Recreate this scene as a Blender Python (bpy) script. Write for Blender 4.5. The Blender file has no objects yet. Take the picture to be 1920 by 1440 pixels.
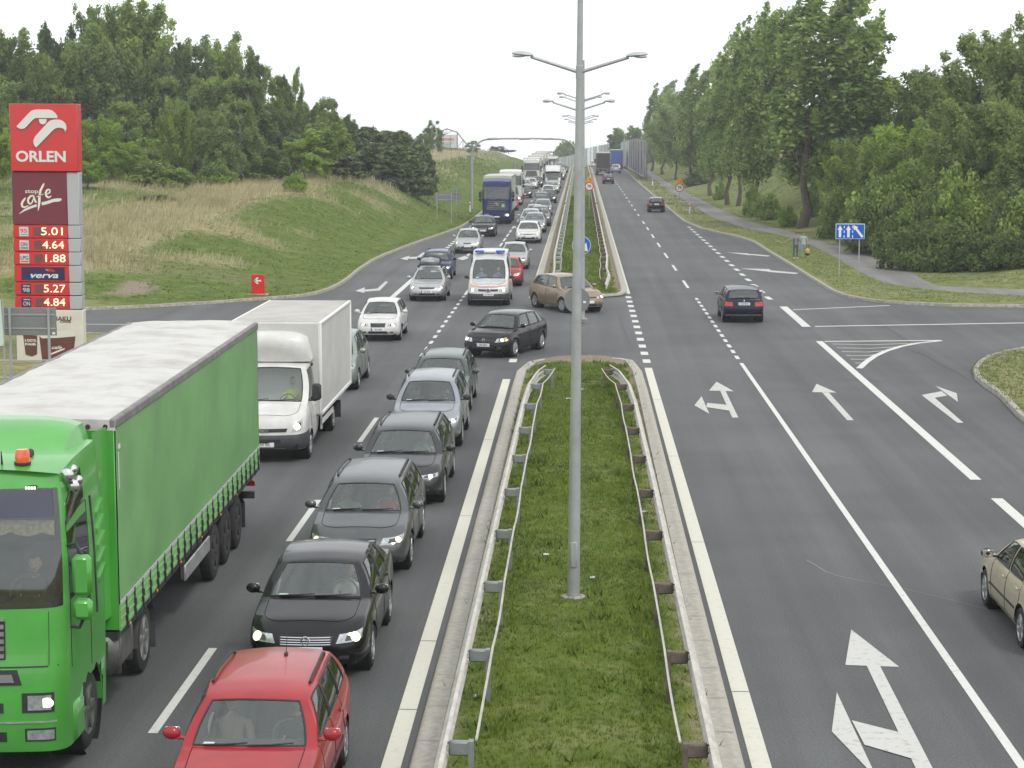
import bpy, bmesh, math, random
import numpy as np
from mathutils import Vector, Matrix, noise
from mathutils.geometry import delaunay_2d_cdt
R = math.radians
SC = bpy.context.scene
COL = SC.collection
# ---------------------------------------------------------------- camera
CF, CH, VX, VY = 3640.0, 7.8, 1089.0, 245.0
TH = math.atan((720 - VY) / CF)
PS = math.atan((VX - 960) / CF * math.cos(TH))
cam = bpy.data.objects.new('camera', bpy.data.cameras.new('camera'))
COL.objects.link(cam)
cam.data.lens = 36 * CF / 1920
cam.data.sensor_width = 36
cam.data.clip_start = 0.5
cam.data.clip_end = 20000
cam.location = (0, 0, CH)
cam.rotation_euler = (math.pi / 2 - TH, 0, PS)
SC.camera = cam
# ---------------------------------------------------------------- sky and sun
SUN_EL, SUN_AZ = R(52), R(35)          # high soft sun behind the cloud, from behind right
W = bpy.data.worlds.new('World')
SC.world = W
W.use_nodes = True
nt = W.node_tree
nt.nodes.clear()
wo = nt.nodes.new('ShaderNodeOutputWorld')
bg = nt.nodes.new('ShaderNodeBackground')
sk = nt.nodes.new('ShaderNodeTexSky')
sk.sky_type = 'NISHITA'
sk.sun_disc = False
sk.sun_elevation = SUN_EL
sk.sun_rotation = math.pi - SUN_AZ
sk.dust_density = 3
tc = nt.nodes.new('ShaderNodeTexCoord')
mp = nt.nodes.new('ShaderNodeMapping')
mp.inputs['Scale'].default_value = (1, 1, 3.2)
nz = nt.nodes.new('ShaderNodeTexNoise')
nz.inputs['Scale'].default_value = 3.1
nz.inputs['Detail'].default_value = 6
cr = nt.nodes.new('ShaderNodeValToRGB')
cr.color_ramp.elements[0].position = 0.30
cr.color_ramp.elements[0].color = (.66, .66, .66, 1)
cr.color_ramp.elements[1].position = 0.47
cr.color_ramp.elements[1].color = (1, 1, 1, 1)
mx = nt.nodes.new('ShaderNodeMix')
mx.data_type = 'RGBA'
mx.inputs[7].default_value = (11.8, 12.1, 12.4, 1)      # overcast cloud cover
nt.links.new(tc.outputs['Generated'], mp.inputs[0])
nt.links.new(mp.outputs[0], nz.inputs['Vector'])
nt.links.new(nz.outputs[0], cr.inputs[0])
nt.links.new(cr.outputs[0], mx.inputs[0])
nt.links.new(sk.outputs[0], mx.inputs[6])
nt.links.new(mx.outputs[2], bg.inputs[0])
bg.inputs[1].default_value = 0.10
nt.links.new(bg.outputs[0], wo.inputs[0])
sun = bpy.data.objects.new('sun', bpy.data.lights.new('sun', 'SUN'))
COL.objects.link(sun)
sun.data.energy = 1.5
sun.data.angle = R(10)
sun.data.color = (1, .96, .9)
sun.rotation_euler = (math.pi / 2 - SUN_EL, 0, SUN_AZ)
sun.location = (30, -30, 60)
SC.view_settings.view_transform = 'Standard'
SC.view_settings.look = 'None'
SC.view_settings.exposure = 0.12
SC.view_settings.gamma = 1
SC.cycles.max_bounces = 6
SC.cycles.transparent_max_bounces = 12
SC.cycles.use_denoising = True

# ---------------------------------------------------------------- measuring: a pixel of the photo to a place on the road plane
_R = np.array([math.cos(PS), math.sin(PS), 0])
_F = np.array([-math.sin(PS) * math.cos(TH), math.cos(PS) * math.cos(TH), -math.sin(TH)])
_U = np.cross(_R, _F)
def G(x, y, z=0.0):
    d = _R * (x - 960) / CF + _U * (720 - y) / CF + _F
    t = (z - CH) / d[2]
    return Vector((d[0] * t, d[1] * t, z))
def AT(x, y, Y):
    d = _R * (x - 960) / CF + _U * (720 - y) / CF + _F
    t = Y / d[1]
    return Vector((d[0] * t, Y, CH + d[2] * t))

# ---------------------------------------------------------------- materials
MATS = {}
def lin(c):
    return tuple(((v / 12.92) if v <= .04045 else ((v + .055) / 1.055) ** 2.4) for v in c)
def mat(name, col, rough=.6, metal=0, spec=.5, var=0.0, scale=4, bump=0, bscale=None, coat=0, col2=None, emit=0, ecol=None, thr=(.35, .65), island=0):
    if name in MATS:
        return MATS[name]
    m = bpy.data.materials.new(name)
    m.use_nodes = True
    n, l = m.node_tree.nodes, m.node_tree.links
    b = n['Principled BSDF']
    b.inputs['Base Color'].default_value = (*col, 1)
    b.inputs['Roughness'].default_value = rough
    b.inputs['Metallic'].default_value = metal
    b.inputs['Specular IOR Level'].default_value = spec
    b.inputs['Coat Weight'].default_value = coat
    b.inputs['Coat Roughness'].default_value = .03
    if emit:
        b.inputs['Emission Color'].default_value = (*(ecol or col), 1)
        b.inputs['Emission Strength'].default_value = emit
    if var or bump or col2:
        t = n.new('ShaderNodeTexCoord')
        x = n.new('ShaderNodeTexNoise')
        x.inputs['Scale'].default_value = scale
        x.inputs['Detail'].default_value = 8
        x.inputs['Roughness'].default_value = .62
        l.new(t.outputs['Object'], x.inputs['Vector'])
        if var or col2:
            r = n.new('ShaderNodeValToRGB')
            e = r.color_ramp.elements
            e[0].position, e[1].position = thr
            e[0].color = (*(v * (1 - var) for v in col), 1)
            e[1].color = (*(col2 or [min(1, v * (1 + var)) for v in col]), 1)
            l.new(x.outputs[0], r.inputs[0])
            l.new(r.outputs[0], b.inputs['Base Color'])
        if bump:
            x2 = x
            if bscale:
                x2 = n.new('ShaderNodeTexNoise')
                x2.inputs['Scale'].default_value = bscale
                x2.inputs['Detail'].default_value = 6
                l.new(t.outputs['Object'], x2.inputs['Vector'])
            bp = n.new('ShaderNodeBump')
            bp.inputs['Strength'].default_value = bump
            bp.inputs['Distance'].default_value = .02
            l.new(x2.outputs[0], bp.inputs['Height'])
            l.new(bp.outputs[0], b.inputs['Normal'])
    MATS[name] = m
    return m
def paint(name, col, metal=.0, rough=.32):
    """car paint: clear coat over the colour, faint road dirt"""
    m = mat('paint_' + name, col, rough, metal, .25, .10, 2.3, 0, None, .32)
    return m
def glass_mat(name, tint=(.55, .62, .58), mixmin=.10):
    if name in MATS:
        return MATS[name]
    m = bpy.data.materials.new(name)
    m.use_nodes = True
    n, l = m.node_tree.nodes, m.node_tree.links
    n.clear()
    o = n.new('ShaderNodeOutputMaterial')
    t = n.new('ShaderNodeBsdfTransparent')
    t.inputs[0].default_value = (*tint, 1)
    g = n.new('ShaderNodeBsdfGlossy')
    g.inputs[0].default_value = (.92, .97, .95, 1)
    g.inputs['Roughness'].default_value = .03
    f = n.new('ShaderNodeFresnel')
    f.inputs[0].default_value = 1.55
    a = n.new('ShaderNodeMath')
    a.operation = 'ADD'
    a.use_clamp = True
    a.inputs[1].default_value = mixmin
    s = n.new('ShaderNodeMixShader')
    l.new(f.outputs[0], a.inputs[0])
    l.new(a.outputs[0], s.inputs[0])
    l.new(t.outputs[0], s.inputs[1])
    l.new(g.outputs[0], s.inputs[2])
    l.new(s.outputs[0], o.inputs[0])
    MATS[name] = m
    return m

# ---------------------------------------------------------------- objects
def tag(o, label=None, cat=None, group=None, kind=None):
    if label: o['label'] = label
    if cat: o['category'] = cat
    if group: o['group'] = group
    if kind: o['kind'] = kind
    return o
def thing(name, label, cat, loc=(0, 0, 0), rotz=0, group=None):
    o = bpy.data.objects.new(name, None)
    COL.objects.link(o)
    o.location = loc
    o.rotation_euler = (0, 0, rotz)
    o.empty_display_size = .3
    return tag(o, label, cat, group)
def link_mesh(name, me, parent=None, m=None, loc=None, rot=None):
    o = bpy.data.objects.new(name, me)
    COL.objects.link(o)
    if parent: o.parent = parent
    if loc is not None: o.location = loc
    if rot is not None: o.rotation_euler = rot
    if m is not None:
        ms = m if isinstance(m, (list, tuple)) else [m]
        while len(me.materials) < len(ms): me.materials.append(ms[len(me.materials)])
        for i, x in enumerate(ms):
            if me.materials[i] is not x:
                o.material_slots[i].link = 'OBJECT'
                o.material_slots[i].material = x
    return o
def kids(o):
    return list(o.children)
def copy_tree(o, parent=None):
    c = o.copy()
    COL.objects.link(c)
    c.parent = parent
    for ch in list(o.children): copy_tree(ch, c)
    return c

class MB:
    """collects shapes and links them as one mesh object"""
    def __init__(s):
        s.v, s.f, s.mi = [], [], []
        s.cur = 0
    def add(s, vs, fs):
        o = len(s.v)
        s.v += [tuple(p) for p in vs]
        s.f += [tuple(i + o for i in f) for f in fs]
        s.mi += [s.cur] * len(fs)
        return s
    def box(s, c, d, rz=0, bev=0, rx=0, ry=0):
        hx, hy, hz = d[0] / 2, d[1] / 2, d[2] / 2
        if bev:
            b = min(bev, hx * .98, hy * .98, hz * .98)
            vs, fs = [], []
            for (sx, sy, sz) in [(a, e, g) for a in (-1, 1) for e in (-1, 1) for g in (-1, 1)]:
                vs += [(sx * hx, sy * (hy - b), sz * (hz - b)), (sx * (hx - b), sy * hy, sz * (hz - b)), (sx * (hx - b), sy * (hy - b), sz * hz)]
            def ix(a, e, g): return ((a > 0) * 4 + (e > 0) * 2 + (g > 0)) * 3
            for q in (-1, 1):
                fs.append([ix(q, -1, -1), ix(q, 1, -1), ix(q, 1, 1), ix(q, -1, 1)][::q])
                fs.append([ix(-1, q, -1) + 1, ix(-1, q, 1) + 1, ix(1, q, 1) + 1, ix(1, q, -1) + 1][::q])
                fs.append([ix(-1, -1, q) + 2, ix(1, -1, q) + 2, ix(1, 1, q) + 2, ix(-1, 1, q) + 2][::q])
            for a in (-1, 1):
                for e in (-1, 1):
                    fs.append((ix(a, e, -1), ix(a, e, 1), ix(a, e, 1) + 1, ix(a, e, -1) + 1))
                    fs.append((ix(a, -1, e), ix(a, 1, e), ix(a, 1, e) + 2, ix(a, -1, e) + 2))
                    fs.append((ix(-1, a, e) + 1, ix(1, a, e) + 1, ix(1, a, e) + 2, ix(-1, a, e) + 2))
                    for g in (-1, 1): fs.append((ix(a, e, g), ix(a, e, g) + 1, ix(a, e, g) + 2))
        else:
            vs = [(x, y, z) for x in (-hx, hx) for y in (-hy, hy) for z in (-hz, hz)]
            fs = [(0, 1, 3, 2), (4, 6, 7, 5), (0, 4, 5, 1), (2, 3, 7, 6), (0, 2, 6, 4), (1, 5, 7, 3)]
        M = Matrix.Translation(c) @ Matrix.Rotation(rz, 4, 'Z') @ Matrix.Rotation(rx, 4, 'X') @ Matrix.Rotation(ry, 4, 'Y')
        return s.add([M @ Vector(p) for p in vs], fs)
    def tube(s, path, r, n=8, cap=True, closed=False):
        path = [Vector(p) for p in path]
        rs = r if isinstance(r, (list, tuple)) else [r] * len(path)
        vs, fs = [], []
        up0 = None
        N = len(path)
        for i, p in enumerate(path):
            if closed: t = path[(i + 1) % N] - path[i - 1]
            else: t = path[min(i + 1, N - 1)] - path[max(i - 1, 0)]
            t.normalize()
            if up0 is None:
                up0 = Vector((0, 0, 1)) if abs(t.z) < .9 else Vector((0, 1, 0))
            a = t.cross(up0)
            if a.length < 1e-6: a = t.orthogonal()
            a.normalize()
            b = a.cross(t)
            up0 = b
            for k in range(n):
                g = 2 * math.pi * k / n
                vs.append(p + (a * math.cos(g) + b * math.sin(g)) * rs[i])
        for i in range(N if closed else N - 1):
            for k in range(n):
                k2, i2 = (k + 1) % n, (i + 1) % N
                fs.append((i * n + k, i * n + k2, i2 * n + k2, i2 * n + k))
        if cap and not closed:
            fs.append(tuple(range(n))[::-1])
            fs.append(tuple((N - 1) * n + k for k in range(n)))
        return s.add(vs, fs)
    def lathe(s, prof, c=(0, 0, 0), ax='Z', n=24):
        vs, fs = [], []
        m = len(prof)
        for k in range(n):
            g = 2 * math.pi * k / n
            for (r, h) in prof:
                x, y = r * math.cos(g), r * math.sin(g)
                p = (x, y, h) if ax == 'Z' else ((h, x, y) if ax == 'X' else (y, h, x))
                vs.append((p[0] + c[0], p[1] + c[1], p[2] + c[2]))
        for k in range(n):
            k2 = (k + 1) % n
            for i in range(m - 1):
                fs.append((k * m + i, k2 * m + i, k2 * m + i + 1, k * m + i + 1))
        return s.add(vs, fs)
    def prism(s, poly, o, u, v, depth):
        """flat polygon (2-D points) in the plane o,u,v, extruded along u x v by depth"""
        o, u, v = Vector(o), Vector(u), Vector(v)
        w = u.cross(v).normalized() * depth
        n = len(poly)
        a = [o + u * p[0] + v * p[1] for p in poly]
        vs = a + [p + w for p in a]
        fs = [tuple(range(n))[::-1], tuple(range(n, 2 * n))]
        for i in range(n):
            j = (i + 1) % n
            fs.append((i, j, n + j, n + i))
        return s.add(vs, fs)
    def grid(s, rows, flip=False):
        m = len(rows[0])
        vs = [p for r in rows for p in r]
        fs = []
        for i in range(len(rows) - 1):
            for k in range(m - 1):
                q = (i * m + k, i * m + k + 1, (i + 1) * m + k + 1, (i + 1) * m + k)
                fs.append(q[::-1] if flip else q)
        return s.add(vs, fs)
    def ball(s, c, d, nu=12, nv=8):
        vs, fs = [], []
        for i in range(nv + 1):
            a = math.pi * i / nv
            for k in range(nu):
                g = 2 * math.pi * k / nu
                vs.append((c[0] + d[0] / 2 * math.sin(a) * math.cos(g), c[1] + d[1] / 2 * math.sin(a) * math.sin(g), c[2] + d[2] / 2 * math.cos(a)))
        for i in range(nv):
            for k in range(nu):
                k2 = (k + 1) % nu
                fs.append((i * nu + k, (i + 1) * nu + k, (i + 1) * nu + k2, i * nu + k2))
        return s.add(vs, fs)
    def mesh(s, name, smooth=True, ang=38, merge=True):
        me = bpy.data.meshes.new(name)
        me.from_pydata(s.v, [], s.f)
        if any(s.mi): me.polygons.foreach_set('material_index', s.mi)
        if merge or True:
            bm = bmesh.new()
            bm.from_mesh(me)
            bmesh.ops.remove_doubles(bm, verts=bm.verts, dist=.0004)
            bmesh.ops.recalc_face_normals(bm, faces=bm.faces)
            bm.to_mesh(me)
            bm.free()
        if smooth:
            me.polygons.foreach_set('use_smooth', [True] * len(me.polygons))
            me.set_sharp_from_angle(angle=R(ang))
        return me
    def build(s, name, m, parent=None, smooth=True, ang=38, loc=None, rot=None):
        return link_mesh(name, s.mesh(name, smooth, ang), parent, m, loc, rot)

_DG = None
def text_mesh(txt, size, depth=.004, bold=0.0, shear=0.0, align='CENTER', space=1.0):
    cu = bpy.data.curves.new('lettering', 'FONT')
    cu.body = txt
    cu.size = size
    cu.extrude = depth
    cu.offset = bold
    cu.shear = shear
    cu.align_x = align
    cu.align_y = 'CENTER'
    cu.space_character = space
    cu.resolution_u = 3
    o = bpy.data.objects.new('lettering', cu)
    COL.objects.link(o)
    bpy.context.view_layer.update()
    me = bpy.data.meshes.new_from_object(o.evaluated_get(bpy.context.evaluated_depsgraph_get()))
    bpy.data.objects.remove(o)
    bpy.data.curves.remove(cu)
    me.name = 'lettering'
    return me
def text(txt, size, m, parent, loc, rot=(R(90), 0, 0), name='lettering', sx=1.0, **k):
    me = text_mesh(txt, size, **k)
    me.materials.clear()
    o = link_mesh(name, me, parent, m, loc, rot)
    o.scale = (sx, 1, 1)
    return o
def sm(t):
    t = max(0.0, min(1.0, t))
    return t * t * (3 - 2 * t)
def lerp(a, b, t):
    return a + (b - a) * t
def crv(pts, y):
    """smooth monotone-ish curve through (y, value) points"""
    if y <= pts[0][0]: return pts[0][1]
    if y >= pts[-1][0]: return pts[-1][1]
    n = len(pts)
    for i in range(n - 1):
        if y <= pts[i + 1][0]:
            break
    def slope(j):
        if j == 0 or j == n - 1:
            a, b = (0, 1) if j == 0 else (n - 2, n - 1)
            return (pts[b][1] - pts[a][1]) / (pts[b][0] - pts[a][0])
        d0 = (pts[j][1] - pts[j - 1][1]) / (pts[j][0] - pts[j - 1][0])
        d1 = (pts[j + 1][1] - pts[j][1]) / (pts[j + 1][0] - pts[j][0])
        return 0 if d0 * d1 <= 0 else 2 * d0 * d1 / (d0 + d1)
    h = pts[i + 1][0] - pts[i][0]
    t = (y - pts[i][0]) / h
    return ((2 * t ** 3 - 3 * t * t + 1) * pts[i][1] + (t ** 3 - 2 * t * t + t) * h * slope(i)
            + (-2 * t ** 3 + 3 * t * t) * pts[i + 1][1] + (t ** 3 - t * t) * h * slope(i + 1))
# ================================================================ SETTING: ground, roads, kerbs, markings
def ZR(y):
    """height profile along the road: level ramp, then the crest"""
    if y < 395: return 0.0
    if y < 495: return -.00018 * (y - 395) ** 2
    return -1.8 - .036 * (y - 495)
def P2(*px): return [tuple(G(*p)[:2]) for p in px]
# outlines of the paved area
L_NEAR = [(-9.35, -12), (-9.35, 20), (-9.35, 44), (-9.45, 55), (-9.8, 60), (-10.8, 65), (-12.6, 69.5), (-15.5, 72.3), (-19, 73.6), (-26, 74.3), (-45, 75), (-90, 76)]
L_FAR = [(-90, 87.6), (-45, 86.2)] + P2((0, 588), (150, 583), (280, 577), (400, 570), (480, 564), (540, 559.5), (575, 556), (600, 551), (622, 544), (640, 535), (655, 525), (675, 508), (700, 491), (725, 479), (750, 469), (790, 454), (840, 437), (868, 426)) + [(-9.4, 168), (-9.35, 185), (-9.35, 240), (-9.35, 330), (-9.35, 420), (-9.35, 520), (-9.35, 700)]
R_FAR = [(8.65, 700), (8.65, 520), (8.65, 420), (8.65, 330), (8.65, 240)] + P2((1256, 395.6), (1280.6, 416), (1312.5, 430), (1350, 438.7), (1387.5, 447), (1412, 455.6), (1443.7, 476), (1481, 498.7), (1518.7, 523), (1560, 549), (1582, 557), (1610, 563), (1650, 568), (1700, 571.5), (1780, 575), (1920, 577)) + [(45, 87), (90, 88)]
R_NEAR = [(90, 73), (45, 71), (22, 68.6)] + P2((1920, 656), (1880, 664), (1850, 673), (1832, 685), (1824, 697), (1828, 711), (1845, 726), (1872, 744)) + [(12.0, 53), (11.95, 45), (11.95, 20), (11.95, -12)]
ISL1 = [(-2.05, -12), (-2.05, 20), (-2.05, 40), (-2.05, 58), (-2.03, 62.2)] + P2((990, 684.5), (1015, 679.5), (1045, 677), (1090, 675.5), (1135, 676.2), (1165, 678), (1188, 682)) + [(2.0, 62.4), (2.03, 58), (2.03, 40), (2.03, 20), (2.03, -12)]
ISL2 = [(-1.98, 700), (-1.98, 520), (-1.98, 420), (-1.98, 300), (-1.98, 200), (-1.98, 140), (-1.98, 97), (-1.92, 93.8), (-1.6, 91.9), (-1.0, 91.2), (0, 91.2), (.9, 91.5), (1.7, 92.2), (1.95, 93.6), (2.0, 97), (2.0, 140), (2.02, 200), (2.05, 300), (2.05, 420), (2.05, 520), (2.05, 700)]
PATH_U = [(13.2, 700), (13.2, 520), (13.1, 420)] + P2((1215, 320), (1271, 354.5), (1339, 388.6), (1399, 416), (1476, 435.6), (1527, 450.6), (1612.5, 478), (1698, 508), (1735, 531), (1760, 540), (1830, 544), (1920, 546.7)) + [(45, 96), (90, 97)]
PATH_L = [(11.2, 700), (11.2, 520), (11.3, 420)] + P2((1224, 336), (1271, 371.6), (1335, 410), (1390, 429), (1454, 441.5), (1510, 457), (1570, 489), (1634, 525), (1665, 536), (1698, 542.5), (1783, 551), (1920, 559)) + [(45, 91), (90, 92)]

def resample(pl, step):
    out = [pl[0]]
    for a, b in zip(pl, pl[1:]):
        n = max(1, int(math.hypot(b[0] - a[0], b[1] - a[1]) / step))
        for k in range(1, n + 1): out.append((lerp(a[0], b[0], k / n), lerp(a[1], b[1], k / n)))
    return out
def xat(pl, y):
    """x of a polyline that runs along Y, at y"""
    best = None
    for a, b in zip(pl, pl[1:]):
        lo, hi = min(a[1], b[1]), max(a[1], b[1])
        if lo <= y <= hi and hi > lo:
            x = lerp(a[0], b[0], (y - a[1]) / (b[1] - a[1]))
            if best is None or abs(x) < abs(best): best = x
    return best
def dist_pl(pl, x, y):
    d = 1e9
    for a, b in zip(pl, pl[1:]):
        ex, ey = b[0] - a[0], b[1] - a[1]
        t = max(0, min(1, ((x - a[0]) * ex + (y - a[1]) * ey) / (ex * ex + ey * ey + 1e-9)))
        d = min(d, math.hypot(x - a[0] - t * ex, y - a[1] - t * ey))
    return d
_DC = {}
_dist_exact = dist_pl
def dist_pl(pl, x, y):
    """distance to a kerb line, read from a half metre grid away from the line itself"""
    k = id(pl)
    if k not in _DC:
        xs, ys = np.arange(-72, 72.6, .5), np.arange(-14, 430.6, .5)
        X, Y = np.meshgrid(xs, ys, indexing='ij')
        D = np.full(X.shape, 1e9)
        for a, b in zip(pl, pl[1:]):
            ex, ey = b[0] - a[0], b[1] - a[1]
            t = np.clip(((X - a[0]) * ex + (Y - a[1]) * ey) / (ex * ex + ey * ey + 1e-9), 0, 1)
            D = np.minimum(D, np.hypot(X - a[0] - t * ex, Y - a[1] - t * ey))
        _DC[k] = D
    if not (-71 < x < 71 and -13 < y < 429): return _dist_exact(pl, x, y)
    D = _DC[k]
    u, v = (x + 72) * 2, (y + 14) * 2
    i, j = int(u), int(v)
    u, v = u - i, v - j
    d = (D[i, j] * (1 - u) + D[i + 1, j] * u) * (1 - v) + (D[i, j + 1] * (1 - u) + D[i + 1, j + 1] * u) * v
    return float(d) if d > 1.6 else _dist_exact(pl, x, y)
def nz2(x, y, s=1.0, o=0):
    return noise.noise(Vector((x * s, y * s, o)))
def hill(x, y):
    """ground height beside the road, above the road profile"""
    z = .12
    if x < -9.2 and y > 80:
        d = dist_pl(L_FAR, x, y)
        up = sm((y - 88) / 62)
        h = lerp(1.0, 3.5, up)
        z += h * sm((d - .8) / lerp(13, 8.5, up)) + .25 * sm((d - 8) / 20) * (nz2(x, y, .06) + .5 * nz2(x, y, .2, 3)) + .05 * nz2(x, y, .5, 9) * sm(d)
        if d > 14: z += .012 * min(d - 14, 130)
        if y > 260: z += sm((y - 260) / 130) * sm((d - 10) / 20) * 1.0
        if d > .5: z += .06 * nz2(x, y, .9, 5) * sm(d - .5)
    elif x > 8.6 and y > 80:
        d = -1
        px = None
        if y < 700:
            dd = dist_pl(PATH_U, x, y)
            xu = xat(PATH_U, y)
            if (xu is not None and x > xu) or (xu is None and y > 96): d = dd
        if d > 0:
            up = sm((y - 96) / 50)
            z += lerp(1.2, 3.4, up) * sm((d - 1.0) / 10) + .1 * nz2(x, y, .3, 2) * sm(d)
            if d > 12: z += .02 * min(d - 12, 100)
        z += .05 * nz2(x, y, .35, 7) * sm((dist_pl(R_FAR, x, y) - .4) / 2) * (1 if d > 0 else .6)
    elif -2.2 < x < 2.2:
        e = 2.0 - abs(x)
        z += -.07 + .13 * sm((e - .25) / .9) + .03 * nz2(x, y, .8, 4) * sm((e - .3) / .6)
    else:
        z += .04 * nz2(x, y, .3, 7) * sm((abs(x) - 12.5) / 2)
        if x < -9.4: z += -.02 + .03 * nz2(x, y, .25, 1)
    return z
def GZ(x, y): return ZR(y) + hill(x, y)

def point_in(poly, x, y):
    c = False
    j = len(poly) - 1
    for i in range(len(poly)):
        xi, yi = poly[i]
        xj, yj = poly[j]
        if (yi > y) != (yj > y) and x < (xj - xi) * (y - yi) / (yj - yi) + xi: c = not c
        j = i
    return c
lines = [resample(p, 1.6) for p in (L_NEAR, L_FAR, R_FAR, R_NEAR)]
ROADPOLY = lines[0] + lines[1] + lines[2] + lines[3]
i1, i2 = resample(ISL1, 1.2), resample(ISL2, 1.6)
PATHPOLY = resample(PATH_U, 1.6) + resample(PATH_L[::-1], 1.6)
def build_ground():
    pts, edges = [], []
    def ring(pl):
        o = len(pts)
        pts.extend(Vector(p) for p in pl)
        edges.extend((o + i, o + (i + 1) % len(pl)) for i in range(len(pl)))
    for pl in (ROADPOLY, i1, i2, PATHPOLY): ring(pl)
    rnd = random.Random(3)
    def scatter(x0, x1, y0, y1, st):
        y = y0
        while y < y1:
            x = x0
            while x < x1:
                pts.append(Vector((x + rnd.uniform(-.2, .2) * st, y + rnd.uniform(-.2, .2) * st)))
                x += st
            y += st
    scatter(-2.0, 2.05, -11, 66, .55)
    scatter(-1.9, 1.95, 92.5, 180, .9)
    scatter(-1.6, 1.7, 180, 500, 1.6)
    scatter(-60, -9.6, 88, 175, 1.7)
    scatter(-70, -9.6, 175, 420, 4)
    scatter(8.9, 44, 90, 190, 1.6)
    scatter(8.9, 70, 190, 420, 4)
    scatter(-60, -9.6, -11, 75, 3)
    scatter(12.5, 60, -11, 72, 2.2)
    scatter(-9, 8.4, 380, 700, 5)
    scatter(-300, 300, -60, 760, 18)
    for x in (-3000, -1500, -700, 0, 700, 1500, 3000):
        for y in (-400, -60, 300, 800, 1500, 3000):
            pts.append(Vector((x + .37, y + .11)))
    vs, es, fs, *_ = delaunay_2d_cdt(pts, edges, [], 0, 1e-4)
    cls = {0: [], 1: [], 2: []}
    for f in fs:
        cx = sum(vs[i][0] for i in f) / 3
        cy = sum(vs[i][1] for i in f) / 3
        k = 0
        if -95 < cx < 95 and -13 < cy < 701:
            if point_in(ROADPOLY, cx, cy):
                k = 0 if (point_in(i1, cx, cy) or point_in(i2, cx, cy)) else 1
            elif cx > 8 and point_in(PATHPOLY, cx, cy): k = 2
        cls[k].append(tuple(f))
    out = []
    for k, nm in ((0, 'ground'), (1, 'road'), (2, 'footpath')):
        used = sorted({i for f in cls[k] for i in f})
        ix = {g: i for i, g in enumerate(used)}
        co = []
        for g in used:
            x, y = vs[g]
            if k == 1: z = ZR(y)
            elif k == 2: z = GZ(x, y)
            else: z = GZ(x, y)
            co.append((x, y, z))
        me = bpy.data.meshes.new(nm)
        me.from_pydata(co, [], [tuple(ix[i] for i in f) for f in cls[k]])
        bm = bmesh.new()
        bm.from_mesh(me)
        for f in bm.faces:
            f.normal_update()
            if f.normal.z < 0: f.normal_flip()
        bm.to_mesh(me)
        bm.free()
        me.polygons.foreach_set('use_smooth', [True] * len(me.polygons))
        out.append((me, co))
    return out
(G_ME, G_CO), (RD_ME, _), (FP_ME, _) = build_ground()

# ---- how dry / how bare each spot of ground is (a property of the vegetation)
def dryness(x, y):
    if x < -9.2 and y > 84:
        d = dist_pl(L_FAR, x, y)
        a = sm((d - lerp(9.5, 8.5, sm((y - 92) / 50)) - 2 * nz2(x, y, .07, 11)) / 3.5) * (1 - .93 * sm((d - 14 + 4 * nz2(x, y, .05, 12)) / 6))
        if y > 240: a = max(a * .8, sm((d - 12) / 6) * (.6 + .5 * nz2(x, y, .02, 2)))
        patch = sm((nz2(x, y, .16, 21) - .12) / .3) * sm((d - 3) / 4) * .5
        return min(1, max(a, patch))
    if x > 12 and y > 84:
        xu = xat(PATH_U, min(y, 690))
        if xu is not None and x > xu + 8: return sm((x - xu - 11) / 6) * .9
        return .18 + .25 * max(0, nz2(x, y, .2, 6))
    if -2.2 < x < 2.2:
        return .02 + .22 * max(0, nz2(x, y, .4, 8)) + (.40 * sm((abs(x) - 1.4) / .35) if y < 70 else 0)
    return .35 + .3 * nz2(x, y, .25, 6)
def bareness(x, y):
    if x < -9.2 and y > 84:
        p = G(245, 538, .5)
        e = math.hypot((x - p.x) / .8, (y - p.y) / 1.5)
        b = 1 - sm((e - .5 + .5 * nz2(x, y, .9, 3)) / .7)
        p = G(395, 505, .9)
        e = math.hypot((x - p.x) / 7.5, (y - p.y) / 5)
        return max(b, .36 * (1 - sm((e - .4 + .6 * nz2(x, y, .35, 13)) / .7)))
    if -2.2 < x < 2.2 and y < 68:
        return max(sm((abs(x) - 1.55 + .25 * nz2(x, y, .9, 5)) / .22) * .9, sm((y - 63.6 + .8 * nz2(x, y, 1.2)) / .8), .25 * max(0, nz2(x, y, .7, 30)))
    if -2.2 < x < 2.2: return sm((abs(x) - 1.6 + .2 * nz2(x, y, .5, 5)) / .2) * .8
    if x > 11 and y < 72: return .8 * sm((nz2(x, y, .5, 17) - .22) / .2)
    return 0
for me, co in ((G_ME, G_CO),):
    ca = me.color_attributes.new('cover', 'FLOAT_COLOR', 'POINT')
    flat = []
    for (x, y, z) in co:
        if -120 < x < 120 and -15 < y < 520: flat += [dryness(x, y), bareness(x, y), 0, 1]
        else: flat += [.4, 0, 0, 1]
    ca.data.foreach_set('color', flat)
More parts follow.
